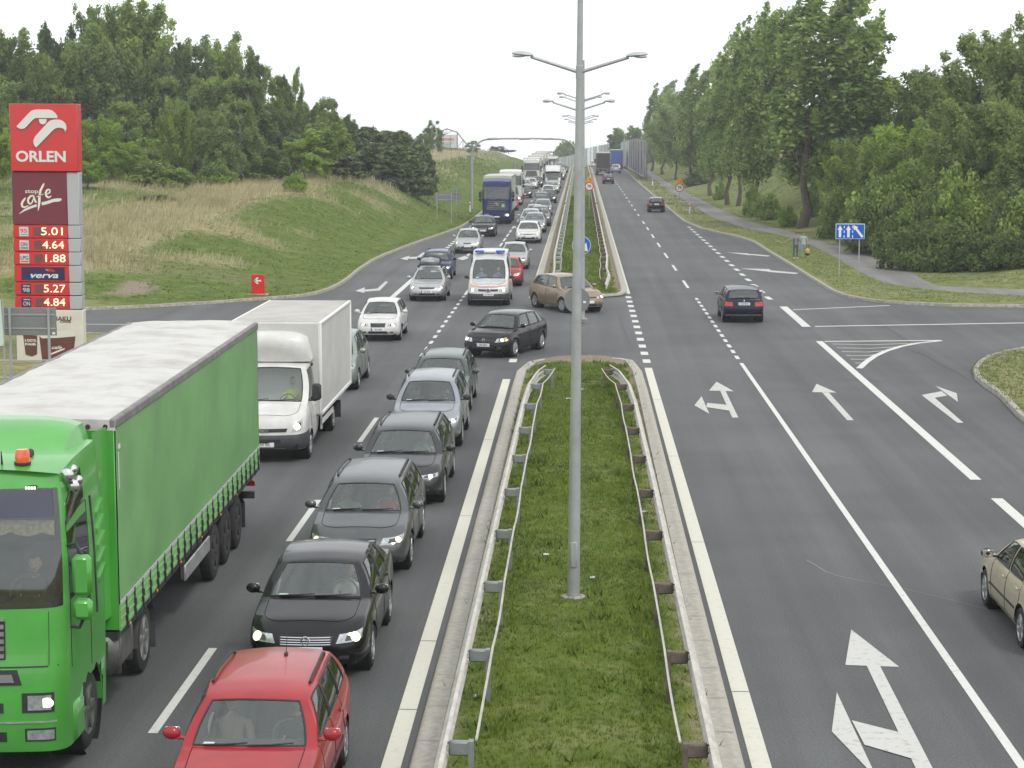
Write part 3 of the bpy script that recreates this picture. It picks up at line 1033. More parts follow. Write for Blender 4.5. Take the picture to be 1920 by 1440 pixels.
CARMESH = {}
def car_meshes(key, sp):
    """all the shared meshes of one kind of car; front at y=0, ground at z=0"""
    if key in CARMESH: return CARMESH[key]
    L, Wd, H = sp['L'], sp['W'], sp['H']
    hw = Wd / 2
    zb = sp.get('zb', .21)
    yc, roofp = sp['cowl'], sp['roof']        # windscreen base (side) and roof line points (y,z)
    ztp = sp['top']                           # belt / bonnet height along y
    yw1, yw2, r = sp['fo'], sp['fo'] + sp['wb'], sp['r']
    tf, tr = sp.get('tf', .07), sp.get('tr', .06)
    wp = sp.get('wp', [(0, .915), (.1, .965), (.22, .99), (.42, 1.0), (.62, .995), (.76, .985), (.87, .965), (.95, .94), (1, .915)])
    def hwf(y, t):
        k = crv(wp, t) * hw
        y0, y1 = L * .36, L * .64
        if y < y0: k *= 1 - tf * ((y0 - y) / y0) ** 2
        if y > y1: k *= 1 - tr * ((y - y1) / (L - y1)) ** 2
        return k
    def ztop(y, x=0): return crv(ztp, y)
    def zbot(y):
        return zb + .05 * sm((.5 - y) / .5) + .07 * sm((y - L + .6) / .6)
    fp = sp.get('front', [(0, .07), (.1, .03), (.25, .0), (.42, .005), (.58, .03), (.72, .075), (.85, .14), (.94, .22), (1, .32)])
    rp = sp.get('rear', [(0, .12), (.15, .04), (.3, .0), (.5, .0), (.6, .03), (.75, .05), (.9, .07), (1, .10)])
    ts = [0, .06, .13, .2, .27, .34, .42, .5, .58, .66, .73, .8, .86, .91, .955, 1.0]
    y0, y1 = sp.get('ys', (.62, L - .26))
    ys = {round(y0, 3), round(y1, 3)}
    doors = sp.get('doors', [])
    keyy = [y0, y1, yc] + [d for dd in doors for d in dd]
    n = int((y1 - y0) / .075)
    cand = [y0 + (y1 - y0) * i / n for i in range(n + 1)]
    cols = sorted(set([round(y, 4) for y in cand if min(abs(y - k) for k in keyy) > .035] + [round(k, 4) for k in keyy if y0 <= k <= y1]))
    bow = sp.get('bow', .12)
    lv = [(t, crv(fp, t), L - crv(rp, t), hwf, bow, sp.get('fw', .70)) for t in ts]
    lf = Loft(lv, cols, ztop, zbot)
    # wheel arches
    cut = set()
    for k in range(lf.m):
        for i in range(lf.i_side - 5, lf.i_sidee + 6):
            p = lf.P[k][i]
            for yw in (yw1, yw2):
                R_ = r + .055
                d = math.hypot(p.y - yw, p.z - r)
                if p.x < hw * .8: continue
                if d < R_ + .05:
                    if d > R_ - .05:
                        q = R_ / d
                        p.y = yw + (p.y - yw) * q
                        p.z = r + (p.z - r) * q
                        p.x += .012
    def incut(k, i):
        c = (lf.P[k][i] + lf.P[k][i + 1] + lf.P[k + 1][i] + lf.P[k + 1][i + 1]) / 4
        return c.x > hw * .78 and min(math.hypot(c.y - yw1, c.z - r), math.hypot(c.y - yw2, c.z - r)) < r + .05
    iA = min(range(lf.i_side, lf.i_sidee + 1), key=lambda i: abs(lf.P[-1][i].y - yc))
    iE = lf.i_sidee if 'deck' not in sp else min(range(lf.i_side, lf.i_sidee + 1), key=lambda i: abs(lf.P[-1][i].y - sp['deck']))
    body, doorm = MB(), [[MB(), MB()] for _ in doors]
    dt0, dt1 = .13, 1.0
    for side in (1, -1):
        for k in range(lf.m - 1):
            for i in range(lf.n - 1):
                if incut(k, i): continue
                q = [lf.P[k][i], lf.P[k][i + 1], lf.P[k + 1][i + 1], lf.P[k + 1][i]]
                q = [Vector((p.x * side, p.y, p.z)) for p in q]
                if side < 0: q = q[::-1]
                tgt = body
                ym = (lf.P[k][i].y + lf.P[k][i + 1].y) / 2
                if lf.i_side <= i < lf.i_sidee and lf.ts[k] >= dt0:
                    for di, (a, b) in enumerate(doors):
                        if a < ym < b: tgt = doorm[di][0 if side > 0 else 1]
                tgt.add(q, [(0, 1, 2, 3)])
    # bonnet, boot deck
    crown = sp.get('crown', .045)
    cb = sp.get('cowlbow', .16)
    def rung(i, fr, m=13, rear=False):
        p = lf.P[-1][i]
        out = []
        for k in range(m):
            s_ = -1 + 2 * k / (m - 1)
            f = (p.x / hw)
            dy = -cb * (1 - s_ * s_) * fr if not rear else cb * .6 * (1 - s_ * s_) * fr
            out.append(Vector((p.x * s_, p.y + dy, p.z + crown * f * (1 - s_ * s_) * (1 if not rear else .6))))
        return out
    bon = MB()
    rows = [rung(i, max(0, (i - lf.nF) / (iA - lf.nF)) ** 2 if i > lf.nF else 0) for i in range(0, iA + 1)]
    edge = MB()
    fi = lf.nF - 1
    bon.grid([r_[1:-1] for r_ in rows[fi - 1:]], True)
    body.grid(rows[:fi], True)
    for r_ in (0, 1):
        body.grid([(rw[:2] if r_ == 0 else rw[-2:]) for rw in rows[fi - 1:]], True)
    seam = MB()
    lift = Vector((0, 0, .003))
    for q in (1, 11): seam.tube([rw[q] + lift for rw in rows[fi - 1:]], .005, 4)
    seam.tube([p + lift for p in rows[fi - 1][1:-1]], .005, 4)
    # roof / greenhouse
    rf, rr_ = roofp[0][0], roofp[-1][0]
    rw_ = sp.get('roofw', .70) * hw
    rcrown = sp.get('rcrown', .05)
    def rail(y):
        f = (y - rf) / (rr_ - rf)
        w_ = rw_ * (1 - sp.get('rtaper', .05) * max(0, f - .5) * 2 - .06 * max(0, .25 - f) * 4)
        return Vector((w_, y, crv(roofp, y)))
    def belt(y):
        a = lf.A(y)
        return lf.S(1, a, 1.0)
    yE = lf.P[-1][iE].y
    wb_ = sp.get('gbulge', .035)
    def side_pt(yb, yr, v, side):
        a, b = belt(yb), rail(yr)
        p = a.lerp(b, v)
        p.x += wb_ * 4 * v * (1 - v)
        return Vector((p.x * side, p.y, p.z))
    wins = sp['wins']                          # list of (belt y0, roof y0, belt y1, roof y1)
    st = [(yc, rf)]
    for w in wins: st += [(w[0], w[1]), (w[2], w[3])]
    st.append((yE, rr_))
    vs_ = [0, .07, .25, .5, .75, .91, 1]
    glass, trim = [], MB()
    for side in (1, -1):
        for k in range(len(st) - 1):
            isw = any(abs(st[k][0] - w[0]) < 1e-6 and abs(st[k][1] - w[1]) < 1e-6 and abs(st[k + 1][0] - w[2]) < 1e-6 for w in wins)
            seg = max(2, int(abs(st[k + 1][0] - st[k][0]) / .12) + 1)
            grid = []
            for j in range(seg + 1):
                u = j / seg
                grid.append([side_pt(lerp(st[k][0], st[k + 1][0], u), lerp(st[k][1], st[k + 1][1], u), v, side) for v in vs_])
            if isw:
                body.grid([g[:2] for g in grid], side < 0)
                body.grid([g[-2:] for g in grid], side < 0)
                gm = MB()
                gm.grid([g[1:-1] for g in grid], side < 0)
                glass.append(('side_window', gm))
                loop = [g[1] for g in grid] + grid[-1][2:-1] + [g[-2] for g in grid[::-1]] + grid[0][2:-1][::-1]
                c = sum(loop, Vector()) / len(loop)
                trim.tube(loop, .013, 5, closed=True)
            else: body.grid(grid, side < 0)
    m = 13
    def across(bl, br, bow_, cr_, v=0):
        out = []
        for k in range(m):
            s_ = -1 + 2 * k / (m - 1)
            p = bl.lerp(br, (s_ + 1) / 2)
            out.append(Vector((p.x, p.y + bow_ * (1 - s_ * s_), p.z + cr_ * (1 - s_ * s_))))
        return out
    xc = belt(yc).x / hw
    rbf = sp.get('roofbow', .09)
    vs2 = [0, .05, .2, .4, .6, .8, .95, 1]
    def scr(y_b, y_r, b0, b1, c0, c1):
        out = []
        for v in vs2:
            R_ = side_pt(y_b, y_r, v, 1)
            Lp = side_pt(y_b, y_r, v, -1)
            out.append(across(Lp, R_, lerp(b0, b1, v), lerp(c0, c1, v)))
        return out
    for nm, g in (('windscreen', scr(yc, rf, -cb, -rbf, crown * xc, rcrown)), ('rear_window', scr(yE, rr_, cb * .6, rbf * .7, crown * .6, rcrown * .8))):
        fl = nm == 'rear_window'
        if nm == 'rear_window' and sp.get('blindrear'):
            body.grid(g, fl)
            continue
        body.grid(g[:2], fl)
        body.grid(g[-2:], fl)
        body.grid([q[:2] for q in g[1:-1]], fl)
        body.grid([q[-2:] for q in g[1:-1]], fl)
        gm = MB()
        gm.grid([q[1:-1] for q in g[1:-1]], fl)
        glass.append((nm, gm))
        gg = [q[1:-1] for q in g[1:-1]]
        trim.tube(gg[0] + [q[-1] for q in gg[1:]] + gg[-1][::-1][1:] + [q[0] for q in gg[1:-1]][::-1], .014, 5, closed=True)
    nr = 12
    rows = []
    for j in range(nr + 1):
        f = j / nr
        y = lerp(rf, rr_, f)
        a = rail(y)
        bw = -rbf * max(0, 1 - f / .35) ** 2 + rbf * .7 * max(0, (f - .65) / .35) ** 2
        rows.append(across(Vector((-a.x, a.y, a.z)), a, bw, rcrown * (1 - .2 * f)))
    body.grid(rows)
    lin_ = MB()
    lin_.grid([[Vector((p.x * .95, p.y, p.z - .05)) for p in r_] for r_ in rows])
    deck = MB()
    dr = [rung(i, max(0, 1 - (i - iE) / max(1, lf.i_sidee - iE + 3)) if i < lf.i_sidee + 3 else 0, rear=True) for i in range(iE, lf.n)]
    deck.grid(dr, True)
    # inside
    ins = MB()
    ins.box((0, (yc + yE) / 2, zb + .12), (Wd * .86, yE - yc + .3, .06))
    zc = crv(ztp, yc)
    ins.box((0, yc + .18, zc - .16), (Wd * .80, .62, .26), bev=.08)
    ins.box((0, yE - .04, zb + .45), (Wd * .80, .06, .55))
    g = [Vector((-.37 + .19 * math.cos(q * .4488), yc + .50 + .05 * math.sin(q * .4488), zc - .02 + .18 * math.sin(q * .4488))) for q in range(14)]
    ins.tube([Vector((-p.x, p.y, p.z)) for p in g], .016, 6, closed=True)
    seats = MB()
    ysx = yc + .92
    zs = sp.get('seatz', .33)
    for x in (-.38, .38): seat_rows(seats, x, ysx, zs)
    if sp.get('rearseat', True):
        seats.box((0, ysx + .95, zs), (Wd * .72, .5, .16), bev=.05)
        seats.box((0, ysx + 1.26, zs + .34), (Wd * .74, .14, .62), bev=.05, rx=-.25)
        for x in (-.38, .38): seats.box((x, ysx + 1.38, zs + .72), (.24, .09, .16), bev=.03)
    # underbody
    und = MB()
    und.box((0, L / 2, zb + .10), (Wd * .80, L * .93, .14))
    for yw in (yw1, yw2):
        for x in (-1, 1):
            und.lathe([(.01, x * hw * .60), (r + .06, x * hw * .60), (r + .058, x * (hw * .985 - .02))], (0, yw, r), 'X', 24)
    # details on the skin
    d = {}
    def P_(name, side_list, quad, off=.006, nu=8, nv=4):
        for sd in side_list:
            mb = MB()
            lf.patch(mb, sd, quad, off, nu, nv)
            d.setdefault(name, []).append(mb)
    B2 = (1, -1)
    hl = sp.get('hl', ((4.0, .60), (9.2, .70), (9.8, .86), (4.4, .80)))
    P_('headlight', B2, hl, .004, 8, 5)
    ca, ct = sum(q[0] for q in hl) / 4, sum(q[1] for q in hl) / 4
    lamps = []
    for sd in B2:
        fa = sp.get('lampa', ca)
        p, nn = lf.S(sd, fa, ct), lf.N(sd, fa, ct)
        e = nn.orthogonal().normalized()
        f = nn.cross(e)
        rad = sp.get('lampr', .055)
        pts = [p + nn * .014] + [p + nn * .010 + (e * math.cos(k * math.pi / 6) + f * math.sin(k * math.pi / 6)) * rad for k in range(12)]
        lamps.append(MB())
        lamps[-1].add(pts, [(0, 1 + k, 1 + (k + 1) % 12) for k in range(12)])
    ga = sp.get('grille', (3.3, .60, .76))
    P_('grille', (1,), ((-ga[0], ga[1]), (ga[0], ga[1]), (ga[0] + .3, ga[2]), (-ga[0] - .3, ga[2])), .005, 10, 3)
    for q in range(sp.get('slats', 0)):
        f0 = lerp(ga[1], ga[2], (q + .28) / sp['slats'])
        P_('grille_slat', (1,), ((-ga[0] + .1, f0), (ga[0] - .1, f0), (ga[0], f0 + .018), (-ga[0], f0 + .018)), .014, 10, 1)
    la = sp.get('intake', (4.2, .10, .27))
    P_('intake', (1,), ((-la[0], la[1]), (la[0], la[1]), (la[0] - .5, la[2]), (-la[0] + .5, la[2])), .004, 10, 3)
    if sp.get('fog', True): P_('fog_light', B2, ((la[0] + .5, la[1] + .04), (la[0] + 2.2, la[1] + .05), (la[0] + 2.0, la[2] - .02), (la[0] + .6, la[2] - .02)), .005, 3, 3)
    nn = lf.n - 1
    tl = sp.get('tl', ((nn - 3.4, .58), (nn - 8.8, .60), (nn - 8.6, .86), (nn - 3.6, .82)))
    P_('tail_light', B2, tl, .006, 8, 4)
    if sp.get('bumperstrip'): P_('bumper_strip', B2, ((0, .40), (lf.i_side + 1, .40), (lf.i_side + 1, .45), (0, .45)), .006, 14, 2)
    rub = sp.get('rub')
    if rub: P_('rub_strip', B2, ((lf.A(yw1 + r + .1), rub), (lf.A(yw2 - r - .1), rub), (lf.A(yw2 - r - .1), rub + .05), (lf.A(yw1 + r + .1), rub + .05)), .010, 16, 1)
    # plates
    pt_ = sp.get('platez', .42)
    pf = lf.S(1, 0, pt_)
    pr = lf.S(1, nn, sp.get('rplatez', .72))
    # door seams and handles
    hand = [[MB(), MB()] for _ in doors]
    for di, (a, b) in enumerate(doors):
        for sx, side in enumerate(B2):
            for yy in (a, b):
                seam.tube([lf.S(side, lf.A(yy), t) + lf.N(side, lf.A(yy), t) * .001 for t in (.13, .3, .45, .6, .75, .88, 1.0)], .0055, 4)
            seam.tube([lf.S(side, lf.A(lerp(a, b, u / 8)), .13) + Vector((side * .001, 0, 0)) for u in range(9)], .0055, 4)
            p = lf.S(side, lf.A(b - .16), .86)
            hand[di][sx].box(p + Vector((side * .018, 0, 0)), (.03, .17, .032), bev=.012)
    mir = MB()
    my = yc + sp.get('mirry', .16)
    mz = crv(ztp, my) + .10
    mxx = belt(my).x
    mir.box((mxx + .03, my - .01, mz - .05), (.14, .05, .035), bev=.012)
    mir.ball((mxx + .15, my, mz + .005), (.21, .13, .155), 12, 8)
    if sp.get('mirrorbox'): mir.box((mxx + .20, my - .01, mz + .16), (.22, .13, .40), bev=.045)
    mgl = MB()
    mgl.box((mxx + .15, my + .052, mz + .005), (.165, .012, .115), bev=.005)
    wip = MB()
    sc_ = scr(yc, rf, -cb, -rbf, crown * xc, rcrown)
    for (k0, k1, v0) in ((2, 6, 1), (6, 10, 1)):
        q = [lerp(0, 1, u / 6) for u in range(7)]
        a_, b_ = sc_[1][k0], sc_[1][k1].lerp(sc_[2][k1], .25)
        mid = sc_[1][(k0 + k1) // 2]
        wip.tube([a_ + Vector((0, -.02, .012)), mid + Vector((0, -.025, .022)), b_ + Vector((0, -.02, .018))], .010, 5)
    stk = MB()
    g4 = [sc_[1][2].lerp(sc_[1][3], -.15) , sc_[1][3].lerp(sc_[1][2], .05), sc_[2][3].lerp(sc_[1][3], .6), sc_[2][2].lerp(sc_[1][2], .6)]
    o_ = Vector((0, -.008, .004))
    stk.add([p + o_ for p in g4], [(0, 1, 2, 3)])
    P_('lamp_bezel', B2, ((lerp(hl[0][0], ca, .45), lerp(hl[0][1], ct, .4)), (lerp(hl[1][0], ca, .45), lerp(hl[1][1], ct, .4)), (lerp(hl[2][0], ca, .45), lerp(hl[2][1], ct, .4)), (lerp(hl[3][0], ca, .45), lerp(hl[3][1], ct, .4))), .007, 6, 4)
    rails = []
    if sp.get('rails'):
        for sd in B2:
            q = [rail(lerp(rf + .35, rr_ - .25, u / 8)) for u in range(9)]
            pts = [Vector((p.x * sd * .93, p.y, p.z + (.035 if 0 < i < 8 else .0) + .02)) for i, p in enumerate(q)]
            rails.append(MB())
            rails[-1].tube(pts, .019, 6)
    ant = MB()
    ap = sp.get('ant', (0, rf + .35))
    za = crv(roofp, ap[1]) + rcrown
    ant.tube([(ap[0], ap[1], za - .01), (ap[0], ap[1] + .16, za + .38)], [.005, .003], 4)
    ant.box((ap[0], ap[1], za + .005), (.05, .09, .03), bev=.012)
    out = dict(body=body.mesh(key + '_body', ang=32), doors=[[x.mesh(key + '_door', ang=32) for x in dd] for dd in doorm], bonnet=bon.mesh(key + '_bonnet', ang=40),
               deck=deck.mesh(key + '_deck', ang=40), glass=[(nm, g_.mesh(key + '_' + nm, ang=60)) for nm, g_ in glass], trim=trim.mesh(key + '_trim'), lining=lin_.mesh(key + '_lining'),
               cabin=ins.mesh(key + '_cabin'), seats=seats.mesh(key + '_seats'), under=und.mesh(key + '_under'), seam=seam.mesh(key + '_seam'), lamps=[q.mesh(key + '_bulb') for q in lamps],
               mirror=mir.mesh(key + '_mirror'), mglass=mgl.mesh(key + '_mirror_glass'), wip=wip.mesh(key + '_wiper'), stk=stk.mesh(key + '_sticker'), hand=[[x.mesh(key + '_handle') for x in dd] for dd in hand],
               rails=[q.mesh(key + '_rail') for q in rails], ant=ant.mesh(key + '_antenna'), pf=pf, pr=pr, lf=lf, rail=rail, sp=sp, zc=zc, seat=(ysx, zs))
    for k_, mbs in d.items(): out['d_' + k_] = [mb.mesh(key + '_' + k_, ang=60) for mb in mbs]
    # mirrored mirror
    CARMESH[key] = out
    return out
DET_M = dict(headlight=lambda: LENS, grille=lambda: BLACK, intake=lambda: BLACK, fog_light=lambda: DARKGREY, tail_light=lambda: REDLENS, bumper_strip=lambda: BLACK, rub_strip=lambda: BLACK, grille_slat=lambda: CHROME, lamp_bezel=lambda: DARKGREY)
def plate(root, p, ang, back, w=.50, h=.112, txt=None, tilt=0):
    """number plate; p is the middle of its back side"""
    mb = MB()
    mb.box((0, -.008, 0), (w, .014, h), bev=.004)
    o = mb.build('number_plate', PLATE, root, loc=p, rot=(tilt, 0, ang))
    b = MB()
    b.box((-w / 2 + .024, -.016, 0), (.042, .004, h * .92))
    b.build('blue_band', PLATEBLUE, o)
    if txt:
        text(txt, h * .92, INK, o, (.022, -.0155, -.001), sx=.66, depth=.001, bold=.0015, name='plate_number')
    return o
def make_car(key, sp, label, pos, head, col, group=None, near=2, name='passenger_car', wheel='alloy', lamps='warm', plates=None, grill=None, cat='car', lampsides=(1, -1), extras=None, rimm=None, mirror_m=None, lower=None, trailing=False, steer=0):
    """near 2: every part, 1: parts that read from afar, 0: few parts.  pos is the middle of the front axle on the ground, head the heading (0 = towards the camera)"""
    cm = car_meshes(key, sp)
    root = thing(name, label, cat, (pos[0], pos[1], ZR(pos[1]) + .004 if len(pos) < 3 else pos[2]), head, group)
    off = (0, -sp['fo'], 0)
    def part(nm, me, m, parent=root, loc=off): return link_mesh(nm, me, parent, m, loc)
    part('body', cm['body'], col)
    part('bonnet', cm['bonnet'], col)
    part('tailgate' if 'deck' not in sp else 'boot_lid', cm['deck'], col)
    for dd, hh in zip(cm['doors'], cm['hand']):
        for a, h in zip(dd, hh):
            if not len(a.polygons): continue
            o = part('door', a, col)
            if near >= 1: link_mesh('handle', h, o, col if not sp.get('blackhandles') else BLACK)
    for nm, g in cm['glass']: part(nm, g, GLASS if not (sp.get('tint') and nm != 'windscreen') else GLASS_DK)
    part('window_trim', cm['trim'], BLACK)
    part('headlining', cm['lining'], LINING)
    part('dashboard', cm['cabin'], INTER)
    part('seats', cm['seats'], SEAT)
    part('underbody', cm['under'], SEAM)
    part('panel_seam', cm['seam'], SEAM)
    for k in ('headlight', 'grille', 'intake', 'fog_light', 'tail_light', 'bumper_strip', 'rub_strip', 'grille_slat', 'lamp_bezel'):
        if 'd_' + k in cm:
            mm = DET_M[k]()
            if k == 'grille' and grill: mm = grill
            for q, me in enumerate(cm['d_' + k]):
                o = part(k, me, mm)
                if k == 'headlight' and lamps and (1, -1)[q] in lampsides:
                    link_mesh('bulb', cm['lamps'][q], o, LAMP_ON if lamps == 'warm' else LAMP_W)
    o = part('mirror', cm['mirror'], mirror_m or col)
    link_mesh('mirror_glass', cm['mglass'], o, CHROME)
    o = part('mirror', cm['mirror'], mirror_m or col)
    o.scale = (-1, 1, 1)
    link_mesh('mirror_glass', cm['mglass'], o, CHROME)
    if near >= 1:
        part('wiper', cm['wip'], BLACK)
        part('windscreen_sticker', cm['stk'], STICK)
        if sp.get('aerial'): part('antenna', cm['ant'], BLACK)
    for q in cm['rails']: part('roof_rail', q, BLACK if not sp.get('chromerails') else ALLOY)
    tw = sp['W'] / 2 - .115
    for x in (-1, 1):
        put_wheel(root, x * tw, 0, sp['r'], wheel, rimm or (ALLOY if wheel != 'cap' else STEELCAP), steer)
        put_wheel(root, x * tw, sp['wb'], sp['r'], wheel, rimm or (ALLOY if wheel != 'cap' else STEELCAP))
    pl = plates if plates is not None else ('', '')
    plate(root, cm['pf'] + Vector((0, -sp['fo'] - .004, 0)), 0, False, txt=pl[0] if near >= 2 and pl[0] else None)
    plate(root, cm['pr'] + Vector((0, -sp['fo'] + .004, 0)), math.pi, True, txt=pl[1] if near >= 2 and pl[1] else None)
    if extras: extras(root, cm, Vector(off))
    return root

HATCH = dict(L=4.20, W=1.76, H=1.48, cowl=1.18, fo=.86, wb=2.58, r=.315,
    top=[(0, .74), (.35, .815), (.8, .885), (1.18, .93), (1.8, .945), (2.6, .96), (3.4, .99), (4.2, 1.01)],
    roof=[(1.72, 1.35), (2.1, 1.42), (2.6, 1.43), (3.2, 1.40), (3.72, 1.34)], ys=(.60, 3.98),
    wins=[(1.32, 1.84, 2.28, 2.34), (2.38, 2.44, 3.20, 3.14), (3.30, 3.24, 3.72, 3.50)], doors=[(1.30, 2.32), (2.33, 3.24)])
SEDAN = dict(L=4.55, W=1.78, H=1.46, cowl=1.22, fo=.88, wb=2.58, r=.318, deck=3.86,
    top=[(0, .74), (.35, .815), (.8, .885), (1.22, .935), (1.9, .95), (2.8, .97), (3.6, 1.0), (3.9, 1.01), (4.3, 1.01), (4.55, .96)],
    roof=[(1.82, 1.345), (2.2, 1.405), (2.7, 1.41), (3.1, 1.38), (3.32, 1.345)], ys=(.62, 4.25),
    wins=[(1.38, 1.95, 2.36, 2.42), (2.46, 2.50, 3.32, 3.06)], doors=[(1.36, 2.41), (2.42, 3.28)],
    rear=[(0, .12), (.15, .04), (.3, .0), (.5, .0), (.6, .02), (.75, .03), (.9, .05), (1, .12)])
WAGON = dict(L=4.72, W=1.82, H=1.50, cowl=1.22, fo=.92, wb=2.71, r=.325, rails=True,
    top=[(0, .74), (.35, .815), (.8, .885), (1.22, .94), (1.9, .955), (2.8, .975), (3.8, 1.0), (4.72, 1.02)],
    roof=[(1.80, 1.36), (2.2, 1.43), (2.9, 1.445), (3.8, 1.42), (4.36, 1.37)], ys=(.62, 4.50),
    wins=[(1.38, 1.95, 2.38, 2.42), (2.48, 2.52, 3.36, 3.32), (3.46, 3.42, 4.22, 4.10)], doors=[(1.36, 2.43), (2.44, 3.40)])
# ================================================================ PEOPLE
SKIN = mat('skin', (.46, .27, .19), .6, var=.12, scale=8)
HAIRD = mat('dark_hair', (.035, .022, .015), .8)
HAIRB = mat('brown_hair', (.09, .05, .028), .8)
def skin_mesh(name, joints, edges, root, levels=1):
    """continuous figure grown round a skeleton; joints: name -> (pos, radius)"""
    names = list(joints)
    ix = {n: i for i, n in enumerate(names)}
    me = bpy.data.meshes.new(name)
    me.from_pydata([joints[n][0] for n in names], [(ix[a], ix[b]) for a, b in edges], [])
    o = bpy.data.objects.new(name, me)
    COL.objects.link(o)
    o.modifiers.new('skin', 'SKIN')
    sv = me.skin_vertices[0].data
    for i, n in enumerate(names):
        r = joints[n][1]
        sv[i].radius = r if isinstance(r, tuple) else (r, r)
        sv[i].use_root = (n == root)
    md = o.modifiers.new('sub', 'SUBSURF')
    md.levels = md.render_levels = levels
    bpy.context.view_layer.update()
    out = bpy.data.meshes.new_from_object(o.evaluated_get(bpy.context.evaluated_depsgraph_get()))
    bpy.data.objects.remove(o)
    out.polygons.foreach_set('use_smooth', [True] * len(out.polygons))
    return out
def limb_hand(J, E, pre, wrist, d, up, s=1.0):
    """palm, four fingers and a thumb at the end of an arm"""
    d, up = Vector(d).normalized(), Vector(up).normalized()
    sd = d.cross(up).normalized()
    w = Vector(wrist)
    J[pre + 'palm'] = (w + d * .065 * s, (.036 * s, .02 * s))
    E.append((pre + 'wr', pre + 'palm'))
    for k, (lat, ln) in enumerate(((-.03, .075), (-.01, .085), (.01, .08), (.03, .062))):
        a = w + d * .10 * s + sd * lat * s
        J[pre + f'f{k}a'] = (a, .010 * s)
        J[pre + f'f{k}b'] = (a + d * ln * .55 * s - up * .012 * s, .009 * s)
        J[pre + f'f{k}c'] = (a + d * ln * .8 * s - up * .035 * s, .007 * s)
        E += [(pre + 'palm', pre + f'f{k}a'), (pre + f'f{k}a', pre + f'f{k}b'), (pre + f'f{k}b', pre + f'f{k}c')]
    J[pre + 'ta'] = (w + d * .04 * s + sd * -.035 * s + up * .01, .012 * s)
    J[pre + 'tb'] = (w + d * .065 * s + sd * -.052 * s + up * .055 * s, .009 * s)
    E += [(pre + 'palm', pre + 'ta'), (pre + 'ta', pre + 'tb')]
def head_mesh():
    """head with brow, nose, mouth and ears, facing -Y, origin at the chin-neck"""
    b = MB()
    nu, nv = 24, 18
    rows = []
    for i in range(nv + 1):
        a = math.pi * i / nv
        r = []
        for k in range(nu + 1):
            g = 2 * math.pi * k / nu
            x, y, z = math.sin(a) * math.sin(g), -math.sin(a) * math.cos(g), math.cos(a)
            wx = .076 * (1 - .22 * sm((-z - .1) / .9))
            dy = .098 * (1 - .12 * sm((-z) / 1))
            p = Vector((x * wx, y * dy, z * .122 + .122))
            if y < -.5:
                f = abs(x)
                p.y -= .024 * math.exp(-(f / .16) ** 2) * math.exp(-((z + .12) / .17) ** 2)
                p.y -= .007 * math.exp(-(f / .35) ** 2) * math.exp(-((z + .52) / .12) ** 2)
                p.y += .010 * math.exp(-((f - .42) / .16) ** 2) * math.exp(-((z - .08) / .12) ** 2)
                p.y -= .008 * math.exp(-(f / .3) ** 2) * math.exp(-((z + .9) / .15) ** 2)
            r.append(p)
        rows.append(r)
    b.grid(rows)
    for s in (-1, 1): b.ball((s * .078, .008, .115), (.016, .04, .062), 8, 6)
    return b.mesh('head', ang=80)
def hair_mesh(long=0):
    b = MB()
    rows = []
    for i in range(10):
        a = math.pi * .52 * i / 9
        r = []
        for k in range(25):
            g = 2 * math.pi * k / 24
            x, y, z = math.sin(a) * math.sin(g), -math.sin(a) * math.cos(g), math.cos(a)
            zz = z
            if y < -.1: zz = max(z, .52 + .2 * abs(x))
            elif long: zz = z - long * sm(a - .8)
            q = 1.06
            r.append(Vector((x * .078 * q, y * .10 * q + .004, zz * .122 * 1.04 + .124)))
        rows.append(r)
    b.grid(rows)
    return b.mesh('hair', ang=80)
HEAD, HAIR, HAIRL = head_mesh(), hair_mesh(), hair_mesh(.9)
EYE = mat('eye_dark', (.02, .016, .014), .3)
LIPS = mat('lips', (.36, .13, .11), .6)
def add_head(root, loc, rot, hair_m, long=False, parent_body=None):
    pb = parent_body or root
    h = link_mesh('head', HEAD, pb, SKIN, loc, rot)
    link_mesh('hair', HAIRL if long else HAIR, h, hair_m)
    for s in (1, -1): link_mesh('eye', EYES, h, EYE).scale = (s, 1, 1)
    link_mesh('mouth', MOUTH, h, LIPS)
    return h
_e = MB()
_e.ball((.031, -.088, .132), (.022, .014, .011), 8, 6)
EYES = _e.mesh('eyes')
_e = MB()
_e.box((0, -.099, .062), (.046, .012, .012), bev=.004)
MOUTH = _e.mesh('mouth')
def paint_body(me, rules, mats):
    """one material per region of the continuous figure"""
    for m in mats: me.materials.append(m)
    for p in me.polygons:
        for i, fn in enumerate(rules):
            if fn(p.center):
                p.material_index = i
                break
